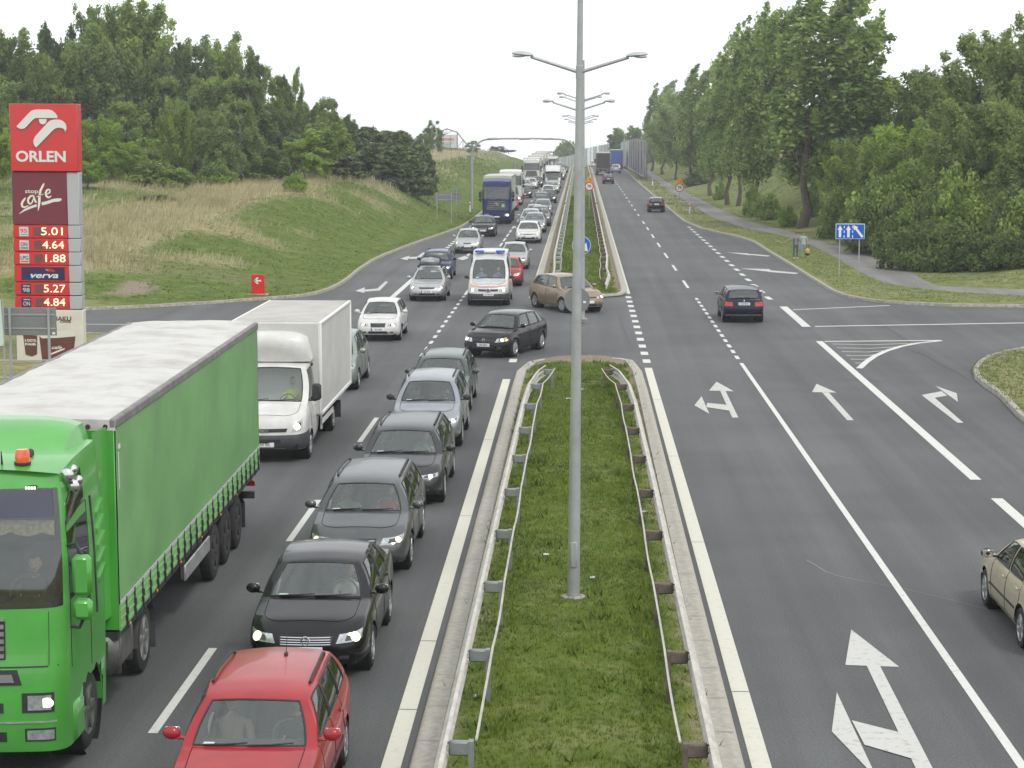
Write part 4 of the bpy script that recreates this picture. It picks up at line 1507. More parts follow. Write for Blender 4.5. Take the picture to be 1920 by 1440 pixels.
def seated_mesh(reach=True):
    J, E = {}, []
    J['pel'] = ((0, 0, .10), .13)
    J['sp'] = ((0, .05, .30), .125)
    J['ch'] = ((0, .09, .48), (.16, .115))
    J['nb'] = ((0, .09, .60), .062)
    J['nk'] = ((0, .075, .69), .054)
    E += [('pel', 'sp'), ('sp', 'ch'), ('ch', 'nb'), ('nb', 'nk')]
    for s, n in ((-1, 'r'), (1, 'l')):
        J[n + 'sh'] = ((s * .19, .08, .55), .062)
        if reach:
            J[n + 'el'] = ((s * .25, -.10, .34), .045)
            J[n + 'wr'] = ((s * .14, -.34, .44), .030)
            d, up = (-s * .25, -.5, .3), (0, 0, 1)
        else:
            J[n + 'el'] = ((s * .25, .0, .30), .045)
            J[n + 'wr'] = ((s * .10, -.20, .22), .030)
            d, up = (-s * .4, -.6, -.1), (0, 0, 1)
        J[n + 'hip'] = ((s * .10, -.04, .08), .095)
        J[n + 'kn'] = ((s * .14, -.46, .18), .065)
        J[n + 'an'] = ((s * .14, -.72, -.20), .045)
        J[n + 'toe'] = ((s * .14, -.90, -.20), .035)
        E += [('ch', n + 'sh'), (n + 'sh', n + 'el'), (n + 'el', n + 'wr'), ('pel', n + 'hip'), (n + 'hip', n + 'kn'), (n + 'kn', n + 'an'), (n + 'an', n + 'toe')]
        limb_hand(J, E, n, J[n + 'wr'][0], d, up)
    return skin_mesh('seated_person', J, E, 'pel')
SEATED = {}
def sitter(root_car, cm, side, shirt, label, hair_m=HAIRD, drive=None, group=None, z=None, seat=None, tilt=0):
    """a person on a front seat: top-level thing placed in the car's own frame"""
    drive = (side > 0) if drive is None else drive
    if drive not in SEATED:
        me = seated_mesh(drive)
        wy = -.24 if drive else -.12
        paint_body(me, [lambda c: c.z > .635 or (abs(c.x) < .30 and c.y < wy and c.z > .20 and c.z > .18 + .0), lambda c: c.z > .13 and c.y > -.30, lambda c: True], [SKIN, SKIN, mat('dark_trousers', (.03, .035, .05), .9)])
        SEATED[drive] = me
    ysx, zs = seat or cm['seat']
    M = root_car.matrix_world if False else Matrix.Translation(root_car.location) @ Matrix.Rotation(root_car.rotation_euler.z, 4, 'Z')
    fo = cm['sp']['fo'] if cm else 0
    p = M @ Vector((side * .38, ysx - fo + .04, zs + .0 if z is None else z))
    t = thing('person', label, 'person', p, root_car.rotation_euler.z, group)
    b = link_mesh('body', SEATED[drive], t)
    b.material_slots[1].link = 'OBJECT'
    b.material_slots[1].material = shirt
    add_head(t, (0, .06, .69), (R(-4), 0, R(tilt)), hair_m, parent_body=b)
    return t
# ================================================================ THE TRAFFIC: cars
P_BLACK = paint('black', (.005, .005, .006), .0, .22)
P_DKGREY = paint('dark_grey', (.045, .047, .050), .5, .3)
P_GREY = paint('grey', (.11, .115, .118), .6, .32)
P_SILVER = paint('silver', (.42, .43, .43), .6, .34)
P_BLUESIL = paint('blue_silver', (.29, .31, .335), .6, .32)
P_WHITE = paint('white', (.56, .56, .54), .0, .3)
P_RED = paint('red', (.31, .022, .026), .0, .3)
P_BLUE = paint('blue', (.018, .026, .085), .2, .28)
P_GREENGREY = paint('green_grey', (.075, .095, .085), .5, .3)
P_SAGE = paint('sage', (.25, .29, .25), .5, .32)
P_BROWN = paint('brown', (.28, .215, .155), .5, .32)
P_BEIGE = paint('beige', (.52, .46, .33), .4, .32)
P_DKBLUE = paint('dark_blue', (.008, .010, .026), .1, .27)
P_GREYBROWN = paint('grey_brown', (.22, .21, .185), .5, .32)
def mod(b, **k):
    d = dict(b)
    d.update(k)
    return d
def stretch(b, L=None, W=None, H=None, **k):
    """the same kind of body at another length, width, height"""
    d = dict(b)
    fy = (L or b['L']) / b['L']
    fz = (H or b['H']) / b['H']
    d['L'], d['W'], d['H'] = b['L'] * fy, W or b['W'], b['H'] * fz
    for q in ('cowl', 'fo', 'wb'): d[q] = b[q] * fy
    if 'deck' in b: d['deck'] = b['deck'] * fy
    d['top'] = [(y * fy, z * fz) for y, z in b['top']]
    d['roof'] = [(y * fy, z * fz) for y, z in b['roof']]
    d['ys'] = tuple(y * fy for y in b['ys'])
    d['wins'] = [tuple(y * fy for y in w) for w in b['wins']]
    d['doors'] = [tuple(y * fy for y in w) for w in b['doors']]
    d.update(k)
    return d
JETTA = mod(SEDAN, slats=4, grille=(3.6, .56, .79), hl=((4.3, .60), (9.4, .66), (9.9, .86), (4.9, .82)), lampa=7.6, lampr=.075, front=[(0, .07), (.1, .03), (.25, .0), (.42, .0), (.58, .015), (.72, .05), (.85, .10), (.94, .17), (1, .26)])
PASSAT = mod(WAGON, slats=3, grille=(3.2, .50, .82), hl=((4.0, .62), (9.6, .70), (10.2, .86), (4.6, .82)), lampa=7.8, chromerails=False)
BMW = stretch(WAGON, 4.91, 1.86, 1.47, r=.335, wb=2.97, fo=.86, hl=((3.6, .66), (9.0, .72), (9.5, .84), (4.2, .80)), lampr=.05, grille=(2.2, .58, .82), slats=0)
OCT = stretch(WAGON, 4.58, 1.77, 1.47, r=.315)
SUV = stretch(WAGON, 4.45, 1.79, 1.64, r=.345, zb=.27, fo=.86, wb=2.66, hl=((4.2, .60), (9.4, .66), (10.6, .88), (5.2, .76)), lampr=.06, bumperstrip=False)
GOLF5 = mod(HATCH, hl=((4.2, .60), (9.0, .66), (9.6, .86), (4.8, .82)), grille=(3.8, .66, .78), intake=(4.6, .10, .34))
FABIA = stretch(HATCH, 3.97, 1.65, 1.46, r=.30, bumperstrip=False, grille=(2.8, .58, .84), slats=0, hl=((3.6, .62), (8.0, .66), (8.4, .84), (4.0, .80)), rub=.36)
GOLF7 = stretch(HATCH, 4.26, 1.80, 1.47, hl=((3.6, .68), (9.4, .72), (9.8, .84), (4.2, .80)), grille=(3.5, .70, .78), intake=(5.0, .10, .36))
GOLF3 = stretch(HATCH, 4.02, 1.70, 1.45, r=.30, fo=.80, wb=2.47, roofw=.74, rub=.38, bumperstrip=True, tl=None) if False else stretch(HATCH, 4.02, 1.70, 1.45, r=.30, fo=.80, wb=2.47, roofw=.74, rub=.38)
YARIS = stretch(HATCH, 3.75, 1.69, 1.53, r=.29, fo=.72, wb=2.46, hl=((4.6, .62), (10.0, .72), (10.6, .92), (5.4, .86)), grille=(2.4, .70, .80), intake=(4.4, .14, .40))
SVAN = stretch(HATCH, 4.34, 1.81, 1.58, r=.325, fo=.87, wb=2.685, hl=((4.0, .66), (9.6, .70), (10.0, .84), (4.6, .80)), grille=(3.8, .70, .78))
MONO = stretch(HATCH, 4.28, 1.75, 1.64, r=.31, fo=.80, wb=2.76, cowl=.98, hl=((4.4, .62), (9.8, .70), (10.4, .90), (5.2, .84)),
    roof=[(1.78, 1.50), (2.2, 1.585), (2.8, 1.60), (3.4, 1.56), (3.9, 1.46)], wins=[(1.08, 1.90, 1.62, 2.16), (1.70, 2.22, 2.42, 2.50), (2.50, 2.56, 3.28, 3.26), (3.36, 3.34, 3.86, 3.72)], doors=[(1.55, 2.46), (2.47, 3.32)])
FOCUS = stretch(WAGON, 4.45, 1.70, 1.47, r=.31, fo=.86, wb=2.615, hl=((4.6, .60), (9.8, .70), (10.0, .92), (5.6, .78)), grille=(3.6, .68, .80))
INSIG = stretch(SEDAN, 4.83, 1.86, 1.50, r=.335, fo=.95, wb=2.74, slats=2, grille=(3.0, .54, .80))
CLIO = stretch(HATCH, 3.55, 1.58, 1.42, r=.28, fo=.70, wb=2.3)
ASTRA = stretch(HATCH, 4.25, 1.71, 1.43, r=.31, fo=.83, wb=2.61, rub=.40, tl=((28.5, .5), (31.5, .5), (31.5, .9), (28.5, .9)), aerial=False)
ASTRA.pop('tl')
BMWS = stretch(SEDAN, 4.47, 1.74, 1.42, r=.32, fo=.75, wb=2.72)
REDW = stretch(WAGON, 4.14, 1.68, 1.44, r=.29, fo=.80, wb=2.44, cowl=1.10, roofw=.74, aerial=True, ant=(.12, 3.1), rub=.36,
    roof=[(1.62, 1.31), (1.95, 1.385), (2.6, 1.40), (3.1, 1.385), (3.60, 1.33)], top=[(0, .70), (.35, .78), (.8, .86), (1.10, .90), (1.7, .915), (2.5, .93), (3.4, .95), (4.14, .97)],
    wins=[(1.22, 1.74, 2.10, 2.13), (2.18, 2.20, 2.94, 2.92), (3.02, 2.98, 3.66, 3.44)], doors=[(1.20, 2.14), (2.15, 2.98)], intake=(4.2, .10, .20))

def badge(root, loc, r=.055, ring_only=False, tilt=-.2):
    b = MB()
    b.tube([(r * math.cos(k * math.pi / 10), 0, r * math.sin(k * math.pi / 10)) for k in range(20)], r * .13, 5, closed=True)
    if not ring_only:
        w = r * .10
        b.tube([(-r * .42, -.002, r * .82), (0, -.002, r * .08), (r * .42, -.002, r * .82)], w, 5)
        b.tube([(-r * .84, -.002, r * .36), (-r * .40, -.002, -r * .74), (0, -.002, r * .02), (r * .40, -.002, -r * .74), (r * .84, -.002, r * .36)], w, 5)
    return b.build('badge', CHROME, root, loc=loc, rot=(tilt, 0, 0))
def nose(cm, t):
    p = cm['lf'].S(1, 0, t)
    return Vector((0, p.y - cm['sp']['fo'] - .022, p.z))
def leftwheel(px, py, sp):
    p = G(px, py)
    return (p.x - (sp['W'] / 2 - .02), p.y)
SHIRT_W = mat('white_shirt', (.55, .55, .53), .9)
SHIRT_R = mat('red_shirt', (.45, .035, .03), .9)
SHIRT_K = mat('dark_top', (.03, .03, .035), .9)
SHIRT_B = mat('blue_shirt', (.10, .17, .34), .9)
SHIRT_HV = mat('hi_vis_vest', (.55, .62, .05), .9)
SHIRT_G = mat('pale_green_top', (.34, .40, .36), .9)
# ---- inner lane, nearest first
p = G(469, 1395, .93)
red = make_car('red_wagon', REDW, 'red estate car with roof rails, cut off by the bottom edge of the photo', (p.x, p.y - .34), 0, P_RED, wheel='cap', lamps=None)
cm = CARMESH['red_wagon']
tag(sitter(red, cm, 1, SHIRT_K, 'driver of the red estate car in a black top with white lettering', HAIRD))
tag(sitter(red, cm, -1, mat('beige_top', (.40, .30, .24), .9), 'passenger of the red estate car with bare arms', HAIRB, drive=False))
jet = make_car('jetta', JETTA, 'black saloon with chrome grille behind the red estate car', leftwheel(699, 1249.6, JETTA), 0, P_BLACK, plates=('38', ''), steer=0)
badge(jet, nose(CARMESH['jetta'], .69), .062)
sitter(jet, CARMESH['jetta'], 1, SHIRT_W, 'driver of the black saloon in a white shirt, hand at the chin', HAIRD)
pas = make_car('passat', PASSAT, 'grey estate car with black roof rails between the two black cars', leftwheel(771, 1063, PASSAT), 0, P_GREY, wheel='alloy7')
badge(pas, nose(CARMESH['passat'], .70), .055)
sitter(pas, CARMESH['passat'], 1, SHIRT_R, 'driver of the grey estate car in a red shirt', HAIRB)
sitter(pas, CARMESH['passat'], -1, SHIRT_G, 'passenger of the grey estate car in a dark top with pale sleeves', HAIRB, drive=False)
bmw = make_car('bmw', BMW, 'dark grey estate car with white ring headlights behind the grey estate', leftwheel(834, 938, BMW), 0, P_DKGREY, lamps='white', wheel='alloy')
sitter(bmw, CARMESH['bmw'], 1, SHIRT_G, 'driver of the dark estate car with white ring headlights', HAIRB)
qq = make_car('crossover', SUV, 'silver blue crossover with black mirrors behind the dark estate car', leftwheel(867, 834, SUV), 0, P_BLUESIL, mirror_m=BLACK)
sitter(qq, CARMESH['crossover'], 1, SHIRT_W, 'driver of the silver blue crossover in a pale top', HAIRB)
sitter(qq, CARMESH['crossover'], -1, SHIRT_G, 'passenger of the silver blue crossover in a light green top', HAIRB, drive=False)
octa = make_car('octavia', OCT, 'green grey estate car partly hidden behind the silver blue crossover', leftwheel(884, 768, OCT), 0, P_GREENGREY)
sitter(octa, CARMESH['octavia'], 1, SHIRT_W, 'driver of the green grey estate car in a pale top', HAIRB)
# ---- the two turning in the gap
def turned(px, py, side, sp, h):
    q = G(px, py)
    v = Matrix.Rotation(h, 3, 'Z') @ Vector((side * (sp['W'] / 2 - .10), 0, 0))
    return (q.x - v.x, q.y - v.y)
h = R(-20)
g5 = make_car('golf5', GOLF5, 'black hatchback turning into the queue in front of the median gap', turned(962, 669, 1, GOLF5, h), h, P_BLACK, plates=('DPL·03655', ''), lamps='white', wheel='alloy')
badge(g5, nose(CARMESH['golf5'], .73), .055)
h = R(27)
sv = make_car('sportsvan', SVAN, 'brown compact van turning across the gap between the two median islands', turned(1056, 586, -1, SVAN, h), h, P_BROWN, lamps='white', wheel='alloy', steer=R(8))
for rt, sd in ((g5, 1), (sv, 1)):
    m_ = MB()
    k = 'golf5' if rt is g5 else 'sportsvan'
    lf = CARMESH[k]['lf']
    lf.patch(m_, sd, ((8.8, .66), (10.0, .68), (10.1, .76), (9.0, .74)), .012, 3, 3)
    m_.build('indicator', INDIC, rt, loc=(0, -CARMESH[k]['sp']['fo'], 0))
# ---- inner lane beyond the junction
def front_at(cx, by, sp):
    q = G(cx, by)
    return (q.x, q.y + sp['fo'])
T5 = dict(L=4.95, W=1.92, H=2.0, cowl=.92, fo=.90, wb=3.0, r=.335, zb=.23, roofw=.82, cowlbow=.18, crown=.05, roofbow=.08, gbulge=.06,
    top=[(0, .86), (.3, .97), (.7, 1.07), (.92, 1.12), (1.5, 1.13), (3, 1.14), (4.95, 1.14)], roof=[(1.72, 1.98), (2.2, 2.26), (3.2, 2.32), (4.2, 2.32), (4.82, 2.26)], ys=(.58, 4.78),
    wins=[(1.02, 1.74, 2.02, 2.10)], doors=[(1.05, 2.06)], hl=((4.4, .60), (8.4, .62), (8.8, .80), (4.8, .80)), grille=(4.0, .64, .78), intake=(5.2, .20, .36), lampr=.075, rearseat=False, seatz=.72, fog=False, mirry=.22,
    front=[(0, .06), (.1, .02), (.25, .0), (.42, .0), (.58, .02), (.72, .05), (.85, .09), (.94, .15), (1, .22)])
def ambulance_kit(root, cm, off):
    lf = cm['lf']
    mb = MB()
    for sd in (1, -1): lf.patch(mb, sd, ((0, .06), (lf.i_side + 2, .06), (lf.i_side + 2, .46), (0, .46)), .006, 20, 6)
    mb.build('bumper', DARKGREY, root, loc=off)
    mb = MB()
    lf.patch(mb, 1, ((-8.5, .905), (8.5, .905), (9.0, .95), (-9.0, .95)), .010, 20, 2)
    for sd in (1, -1): lf.patch(mb, sd, ((8.5, .895), (lf.n - 12, .80), (lf.n - 12, .90), (9.2, .96)), .010, 20, 2)
    bh = MB()
    bh.box((0, 2.75 + off.y, 1.35), (1.70, .05, 1.7))
    bh.build('bulkhead', INTER, root)
    mb.build('orange_stripe', mat('orange_stripe', (.66, .25, .10), .5), root, loc=off)
    p = lf.S(1, 0, .93)
    text('TRANSPORT  MEDYCZNY', .075, PLATE, root, (0, p.y + off.y - .05, p.z + .03), (R(50), 0, 0), bold=.002, name='stripe_lettering')
    bar = MB()
    bar.box((0, 2.05 + off.y, 2.335), (.50, .30, .13), bev=.04)
    bar.build('light_bar', PLATE, root)
    for s in (-1, 1):
        b = MB()
        b.box((s * .48, 2.05 + off.y, 2.335), (.42, .27, .11), bev=.04)
        b.build('blue_light', mat('blue_lens', (.03, .10, .50), .2, coat=.6), root)
amb = make_car('ambulance', T5, 'silver medical transport van with an orange stripe and blue roof lights', front_at(915, 574.5, T5), 0, paint('van_silver', (.52, .53, .52), .35, .36), name='ambulance', cat='ambulance', wheel='steel', extras=ambulance_kit, plates=('CW 261WR', ''), mirror_m=BLACK)
badge(amb, nose(CARMESH['ambulance'], .71), .085)
for sx, lb in ((1, 'driver of the medical transport van'), (-1, 'passenger of the medical transport van')):
    sitter(amb, CARMESH['ambulance'], sx, SHIRT_B, lb, HAIRB, drive=sx > 0)
make_car('clio', CLIO, 'small red car half hidden behind the medical transport van', (-3.72, 98.3), 0, P_RED, wheel='cap', near=1)
make_car('fabia', FABIA, 'silver hatchback behind the small red car in the inner lane', (-3.75, 110.5), 0, P_SILVER, wheel='cap', near=1, lamps=None)
w7 = make_car('golf7', GOLF7, 'white hatchback with black grille in the inner lane, past the merge arrow', front_at(990, 456.5, GOLF7), 0, P_WHITE, near=1)
FAR = [
    ('suv2', SUV, 'silver estate car close behind the white hatchback', front_at(994.5, 432, SUV), P_SILVER, None),
    ('passat', PASSAT, 'silver car right of the estate behind the white hatchback', (-3.55, 150.5), P_BLUESIL, 'warm'),
    ('crossover', SUV, 'grey brown crossover with a bright left headlight, fourth from the white hatchback', (-3.35, 160.5), P_GREYBROWN, 'warm'),
    ('fabia', FABIA, 'pale roofed hatchback hidden behind the grey brown crossover', (-3.95, 168), P_SILVER, None),
    ('octavia', OCT, 'blue grey estate car with a lit headlight beside the blue lorry', (-3.5, 181), P_BLUESIL, 'warm'),
    ('crossover', SUV, 'dark silver crossover with roof rails, two ahead of the dark car', (-3.95, 197), P_GREY, None),
    ('golf5', GOLF5, 'dark hatchback with one glaring headlight in the inner lane', (-3.45, 211), P_DKGREY, 'warm'),
    ('fabia', FABIA, 'pale car in the inner lane two cars ahead of the white box van', (-3.8, 229), P_WHITE, None),
    ('octavia', OCT, 'car with glaring headlights just ahead of the white box van', (-3.55, 247), P_SILVER, 'warm'),
    ('crossover', SUV, 'silver crossover on the rise behind the white box van', (-3.45, 312), P_SILVER, 'warm'),
    ('passat', PASSAT, 'white estate car on the rise behind the silver crossover', (-3.45, 335), P_WHITE, 'warm'),
    ('golf7', GOLF7, 'dark hatchback with a lit lamp near the crest', (-3.3, 365), P_DKGREY, 'warm'),
    ('octavia', OCT, 'pale blue estate car at the crest beside the lorries', (-4.4, 395), P_BLUESIL, None),
]
for key, sp, lb, pos, col, lm in FAR:
    make_car(key, sp, lb, pos, 0, col, near=0, lamps=lm, group='cars queuing in the inner lane up the hill', lampsides=(1,))
# ---- outer lane
pic = make_car('mpv', MONO, 'pale green people carrier behind the white box lorry', leftwheel(672.8, 729, MONO), 0, P_SAGE)
fab = make_car('fabia', FABIA, 'white hatchback with dark grille and lit headlights in the outer lane', leftwheel(752.5, 637, FABIA), 0, P_WHITE, wheel='cap', plates=('FG 61020', ''))
badge(fab, nose(CARMESH['fabia'], .84), .035, True)
sitter(fab, CARMESH['fabia'], 1, SHIRT_K, 'driver of the white hatchback in the outer lane', HAIRD)
foc = make_car('focus', FOCUS, 'silver estate car carrying a grey roof bag', front_at(800, 566, FOCUS), 0, P_SILVER, plates=('DLL 06143', ''))
q = foc.location
bagm = MB()
rows = []
for i in range(11):
    a = i / 10
    r_ = []
    for k in range(17):
        g = math.pi * 2 * k / 16
        sx = .46 * (1 - .12 * (2 * a - 1) ** 4) * (abs(math.cos(g)) ** .6) * (1 if math.cos(g) >= 0 else -1)
        sz = .20 * (abs(math.sin(g)) ** .6) * (1 if math.sin(g) >= 0 else -.75)
        e = (1 - abs(2 * a - 1) ** 3.5) ** .5
        r_.append((sx * (.35 + .65 * e), -.62 + 1.24 * a, .22 + sz * e * (1 + .10 * math.sin(5 * a + 3 * math.cos(g))) + .03 * noise.noise(Vector((sx * 6, a * 8, sz * 9)))))
    rows.append(r_)
bagm.grid(rows)
bag = thing('roof_bag', 'grey fabric roof bag strapped on the silver estate car', 'roof bag', (q.x, q.y + 1.55, q.z + 1.49), 0)
bagm.build('bag', mat('grey_bag', (.27, .275, .28), .6, var=.3, scale=4, bump=.6, bscale=6), bag, ang=70)
sb = MB()
for y in (-.35, .05, .42): sb.tube([(-.47, y, .10), (-.44, y, .36), (-.2, y, .435), (.2, y, .435), (.44, y, .36), (.47, y, .10)], .014, 5)
sb.build('strap', BLACK, bag)
sb = MB()
for y in (-.42, .42):
    sb.box((0, y, .05), (1.16, .05, .035), bev=.01)
    for s in (-1, 1): sb.box((s * .54, y, .0), (.08, .07, .10), bev=.015)
sb.build('roof_bars', BLACK, bag)
make_car('octavia', OCT, 'dark blue estate car behind the silver estate with the roof bag', (leftwheel(848.5, 522.6, OCT)[0], leftwheel(848.5, 522.6, OCT)[1]), 0, P_BLUE, near=1, lampsides=(1,))
make_car('yaris', YARIS, 'small silver hatchback with round lamps, ahead of the black saloon, outer lane', front_at(876, 476, YARIS), 0, P_SILVER, near=1, wheel='cap')
make_car('insignia', INSIG, 'black saloon with slatted grille in front of the blue lorry', front_at(904.7, 444.5, INSIG), 0, P_BLACK, near=1)
FAR2 = [
    ('fabia', FABIA, 'red hatchback with lit lamps close behind the blue lorry', (-6.95, 192), P_RED, 'warm'),
    ('golf5', GOLF5, 'black hatchback with a glaring headlight behind the white box lorry up the hill', (-6.55, 228), P_DKGREY, 'warm'),
    ('crossover', SUV, 'silver crossover with lit lamps in the outer lane below the white tractor unit', (-7.2, 251), P_SILVER, 'warm'),
    ('golf7', GOLF7, 'white hatchback with lit lamps just below the white tractor unit', (-6.7, 263), P_WHITE, 'warm'),
    ('golf5', GOLF5, 'dark car with a glaring lamp at the foot of the white tractor unit', (-6.1, 273), P_DKGREY, 'warm'),
]
for key, sp, lb, pos, col, lm in FAR2:
    make_car(key, sp, lb, pos, 0, col, near=0, lamps=lm, group='cars queuing in the outer lane up the hill', lampsides=(1,))
# ---- right carriageway, driving away
def rear_at(cx, by, sp):
    q = G(cx, by)
    return (q.x, q.y + sp['L'] - sp['fo'])
g3 = make_car('golf3', GOLF3, 'dark blue hatchback with red tail lights driving away through the junction', (6.68, G(1392, 603)[1] + GOLF3['wb']), math.pi, P_DKBLUE, lamps=None, wheel='cap', plates=('', 'DOZ·06NU'))
p = CARMESH['golf3']['pr']
badge(g3, Vector((0, p.y - GOLF3['fo'] + .05, p.z + .12)), .04, tilt=.2)
make_car('fabia', FABIA, 'black hatchback with white roof reflection passing the speed sign on the right', rear_at(1231, 398.5, FABIA), math.pi, P_BLACK, lamps=None, near=1, wheel='cap')
make_car('bmws', BMWS, 'dark saloon driving uphill behind the two lorries', rear_at(1140.6, 345, BMWS), math.pi, P_DKBLUE, lamps=None, near=0)
make_car('crossover', SUV, 'silver estate car driving uphill behind the blue lorry trailer', rear_at(1155, 325, SUV), math.pi, P_SILVER, lamps=None, near=0)
make_car('fabia', FABIA, 'white car at the crest left of the dark lorry', (3.0, 432), math.pi, P_WHITE, lamps=None, near=0)
p = G(1850, 1136)
ast = make_car('astra', ASTRA, 'beige hatchback driving away at the right edge of the photo', (p.x + .80, p.y), math.pi, P_BEIGE, lamps=None, wheel='alloy7', mirror_m=BLACK)
# ================================================================ LORRIES
CABMESH = {}
def cab_meshes(key, sp):
    if key in CABMESH: return CABMESH[key]
    L, Wd, H = sp['L'], sp['W'], sp['H']
    hw = Wd / 2
    zb = sp['zb']
    def hwf(y, t):
        return hw * crv([(0, .985), (.3, 1.0), (.6, 1.0), (.85, .97), (1, .93)], t) * (1 - .035 * ((L * .4 - y) / (L * .4)) ** 2 if y < L * .4 else 1)
    roof = sp['roof']
    def ztop(y, x=0): return crv(roof, y)
    def zbot(y): return zb if y < .55 else zb
    fp = sp['front']
    zt0 = roof[0][1]
    T = lambda z: (z - zb) / (zt0 - zb)
    zl = sorted(set([round(z, 3) for z in ([zb, zb + .1, .75, .95, 1.15, 1.35, 1.55, 1.75, 1.95] + list(sp['ws']) + [lerp(sp['ws'][0], sp['ws'][1], q) for q in (.2, .4, .6, .8)] + [zt0 - .12, zt0 - .05, zt0])]))
    zl = [z for z in zl if zb <= z <= zt0]
    cols = sorted(set([round(.42 + i * .1, 3) for i in range(int((L - .5) / .1) + 1)] + [.48, 1.38, L - .08]))
    cols = [c for i, c in enumerate(cols) if i == 0 or c - cols[i - 1] > .015]
    lv = [(T(z), crv(fp, z), L, hwf, .09, .80) for z in zl]
    lf = Loft(lv, cols, ztop, zbot, nF=8, nC=7, nR=4)
    r, yw = sp['r'], sp['fo']
    for k in range(lf.m):
        for i in range(lf.i_side - 5, lf.n):
            p = lf.P[k][i]
            if p.x < hw * .8: continue
            d = math.hypot(p.y - yw, p.z - r)
            if r < d < r + .16 or (d <= r + .10 and d > r + .02):
                q = (r + .09) / d
                if abs(d - r - .09) < .07:
                    p.y, p.z = yw + (p.y - yw) * q, r + (p.z - r) * q
    body, ws = MB(), MB()
    dw = (.40, 1.36, T(sp['ws'][0] + .02), T(sp['ws'][0] + .80))
    k0, k1 = T(sp['ws'][0]) - 1e-4, T(sp['ws'][1]) + 1e-4
    ie = lf.nF + 3
    dgl = {1: MB(), -1: MB()}
    for sd in (1, -1):
        for k in range(lf.m - 1):
            for i in range(lf.n - 1):
                c = (lf.P[k][i] + lf.P[k][i + 1] + lf.P[k + 1][i] + lf.P[k + 1][i + 1]) / 4
                if c.x > hw * .8 and math.hypot(c.y - yw, c.z - r) < r + .09: continue
                q = [lf.P[k][i], lf.P[k][i + 1], lf.P[k + 1][i + 1], lf.P[k + 1][i]]
                q = [Vector((p.x * sd, p.y, p.z)) for p in q]
                if sd < 0: q = q[::-1]
                tk = (lf.ts[k] + lf.ts[k + 1]) / 2
                if i < ie and k0 < tk < k1: ws.add(q, [(0, 1, 2, 3)])
                elif lf.i_side <= i and dw[0] < c.y < dw[1] and dw[2] - .01 < tk < dw[3]: dgl[sd].add(q, [(0, 1, 2, 3)])
                else: body.add(q, [(0, 1, 2, 3)])
    rows = []
    for i in range(lf.n):
        p = lf.P[-1][i]
        rows.append([Vector((p.x * s_, p.y, p.z + .06 * (1 - s_ * s_) * p.x / hw)) for s_ in [-1 + q / 5 for q in range(11)]])
    body.grid(rows, True)
    d = {}
    def P_(n, sides, quad, off=.008, nu=8, nv=3):
        for sd in sides:
            mb = MB()
            lf.patch(mb, sd, quad, off, nu, nv)
            d.setdefault(n, []).append(mb)
    def Q(a0, a1, z0, z1): return ((a0, T(z0)), (a1, T(z0)), (a1, T(z1)), (a0, T(z1)))
    for n, sides, quad, off in sp['detail'](Q, T, lf): P_(n, sides, quad, off)
    ins = MB()
    ins.box((0, L / 2 + .1, sp['ws'][0] - .30), (Wd * .9, L - .35, .06))
    ins.box((0, .50, sp['ws'][0] - .10), (Wd * .88, .42, .28), bev=.08)
    ins.box((0, L - .10, sp['ws'][0] + .5), (Wd * .9, .05, 1.6))
    for x in (-.62, .62): seat_rows(ins, x, 1.15, sp['ws'][0] - .12)
    ins.tube([(.62 + .22 * math.cos(k * .449), .72 + .10 * math.sin(k * .449), sp['ws'][0] + .10 + .18 * math.sin(k * .449)) for k in range(14)], .018, 6, closed=True)
    seam = MB()
    for sd in (1, -1):
        for y in (.40, 1.40):
            seam.tube([lf.S(sd, lf.A(y), T(z)) for z in np.linspace(1.05 if y > 1 else 1.3, sp['ws'][0] + .95, 8)], .007, 4)
        seam.tube([lf.S(sd, lf.A(y), T(sp['ws'][0] + .95)) for y in np.linspace(.40, 1.40, 6)], .007, 4)
    und = MB()
    und.box((0, L / 2 + .1, zb + .25), (Wd * .72, L - .3, .4))
    for x in (-1, 1): und.lathe([(.01, x * hw * .62), (r + .10, x * hw * .62), (r + .095, x * (hw - .03))], (0, yw, r), 'X', 24)
    mir = MB()
    mz = sp['ws'][0] + .18
    mir.box((hw + .16, .36, mz + .20), (.24, .14, .50), bev=.05)
    mir.box((hw + .16, .36, mz - .22), (.24, .14, .26), bev=.05)
    arm, arm2 = MB(), MB()
    arm.tube([(hw - .05, .42, mz + .55), (hw + .08, .40, mz + .58), (hw + .16, .38, mz + .44)], .022, 6)
    arm2.tube([(hw - .03, .42, mz - .45), (hw + .10, .40, mz - .46), (hw + .16, .38, mz - .33)], .022, 6)
    wip = MB()
    for x in (-.55, .25):
        a = lf.S(1 if x > 0 else -1, abs(x) / hw * 8, k0 + .004)
        wip.tube([(x - .3, a.y - .05, a.z + .03), (x, a.y - .06, a.z + .02), (x + .35, a.y - .04, a.z + .14)], .012, 5)
    out = dict(body=body.mesh(key + '_cab', ang=34), ws=ws.mesh(key + '_windscreen', ang=60), dgl=[g_.mesh(key + '_dglass', ang=60) for g_ in dgl.values()], cabin=ins.mesh(key + '_cabin'), seam=seam.mesh(key + '_seam'), under=und.mesh(key + '_under'), mirror=mir.mesh(key + '_mirror'), arm=[arm.mesh(key + '_arm'), arm2.mesh(key + '_arm')], wip=wip.mesh(key + '_wip'),
               det={k: [m.mesh(key + '_' + k, ang=60) for m in v] for k, v in d.items()}, lf=lf, T=T, sp=sp)
    CABMESH[key] = out
    return out
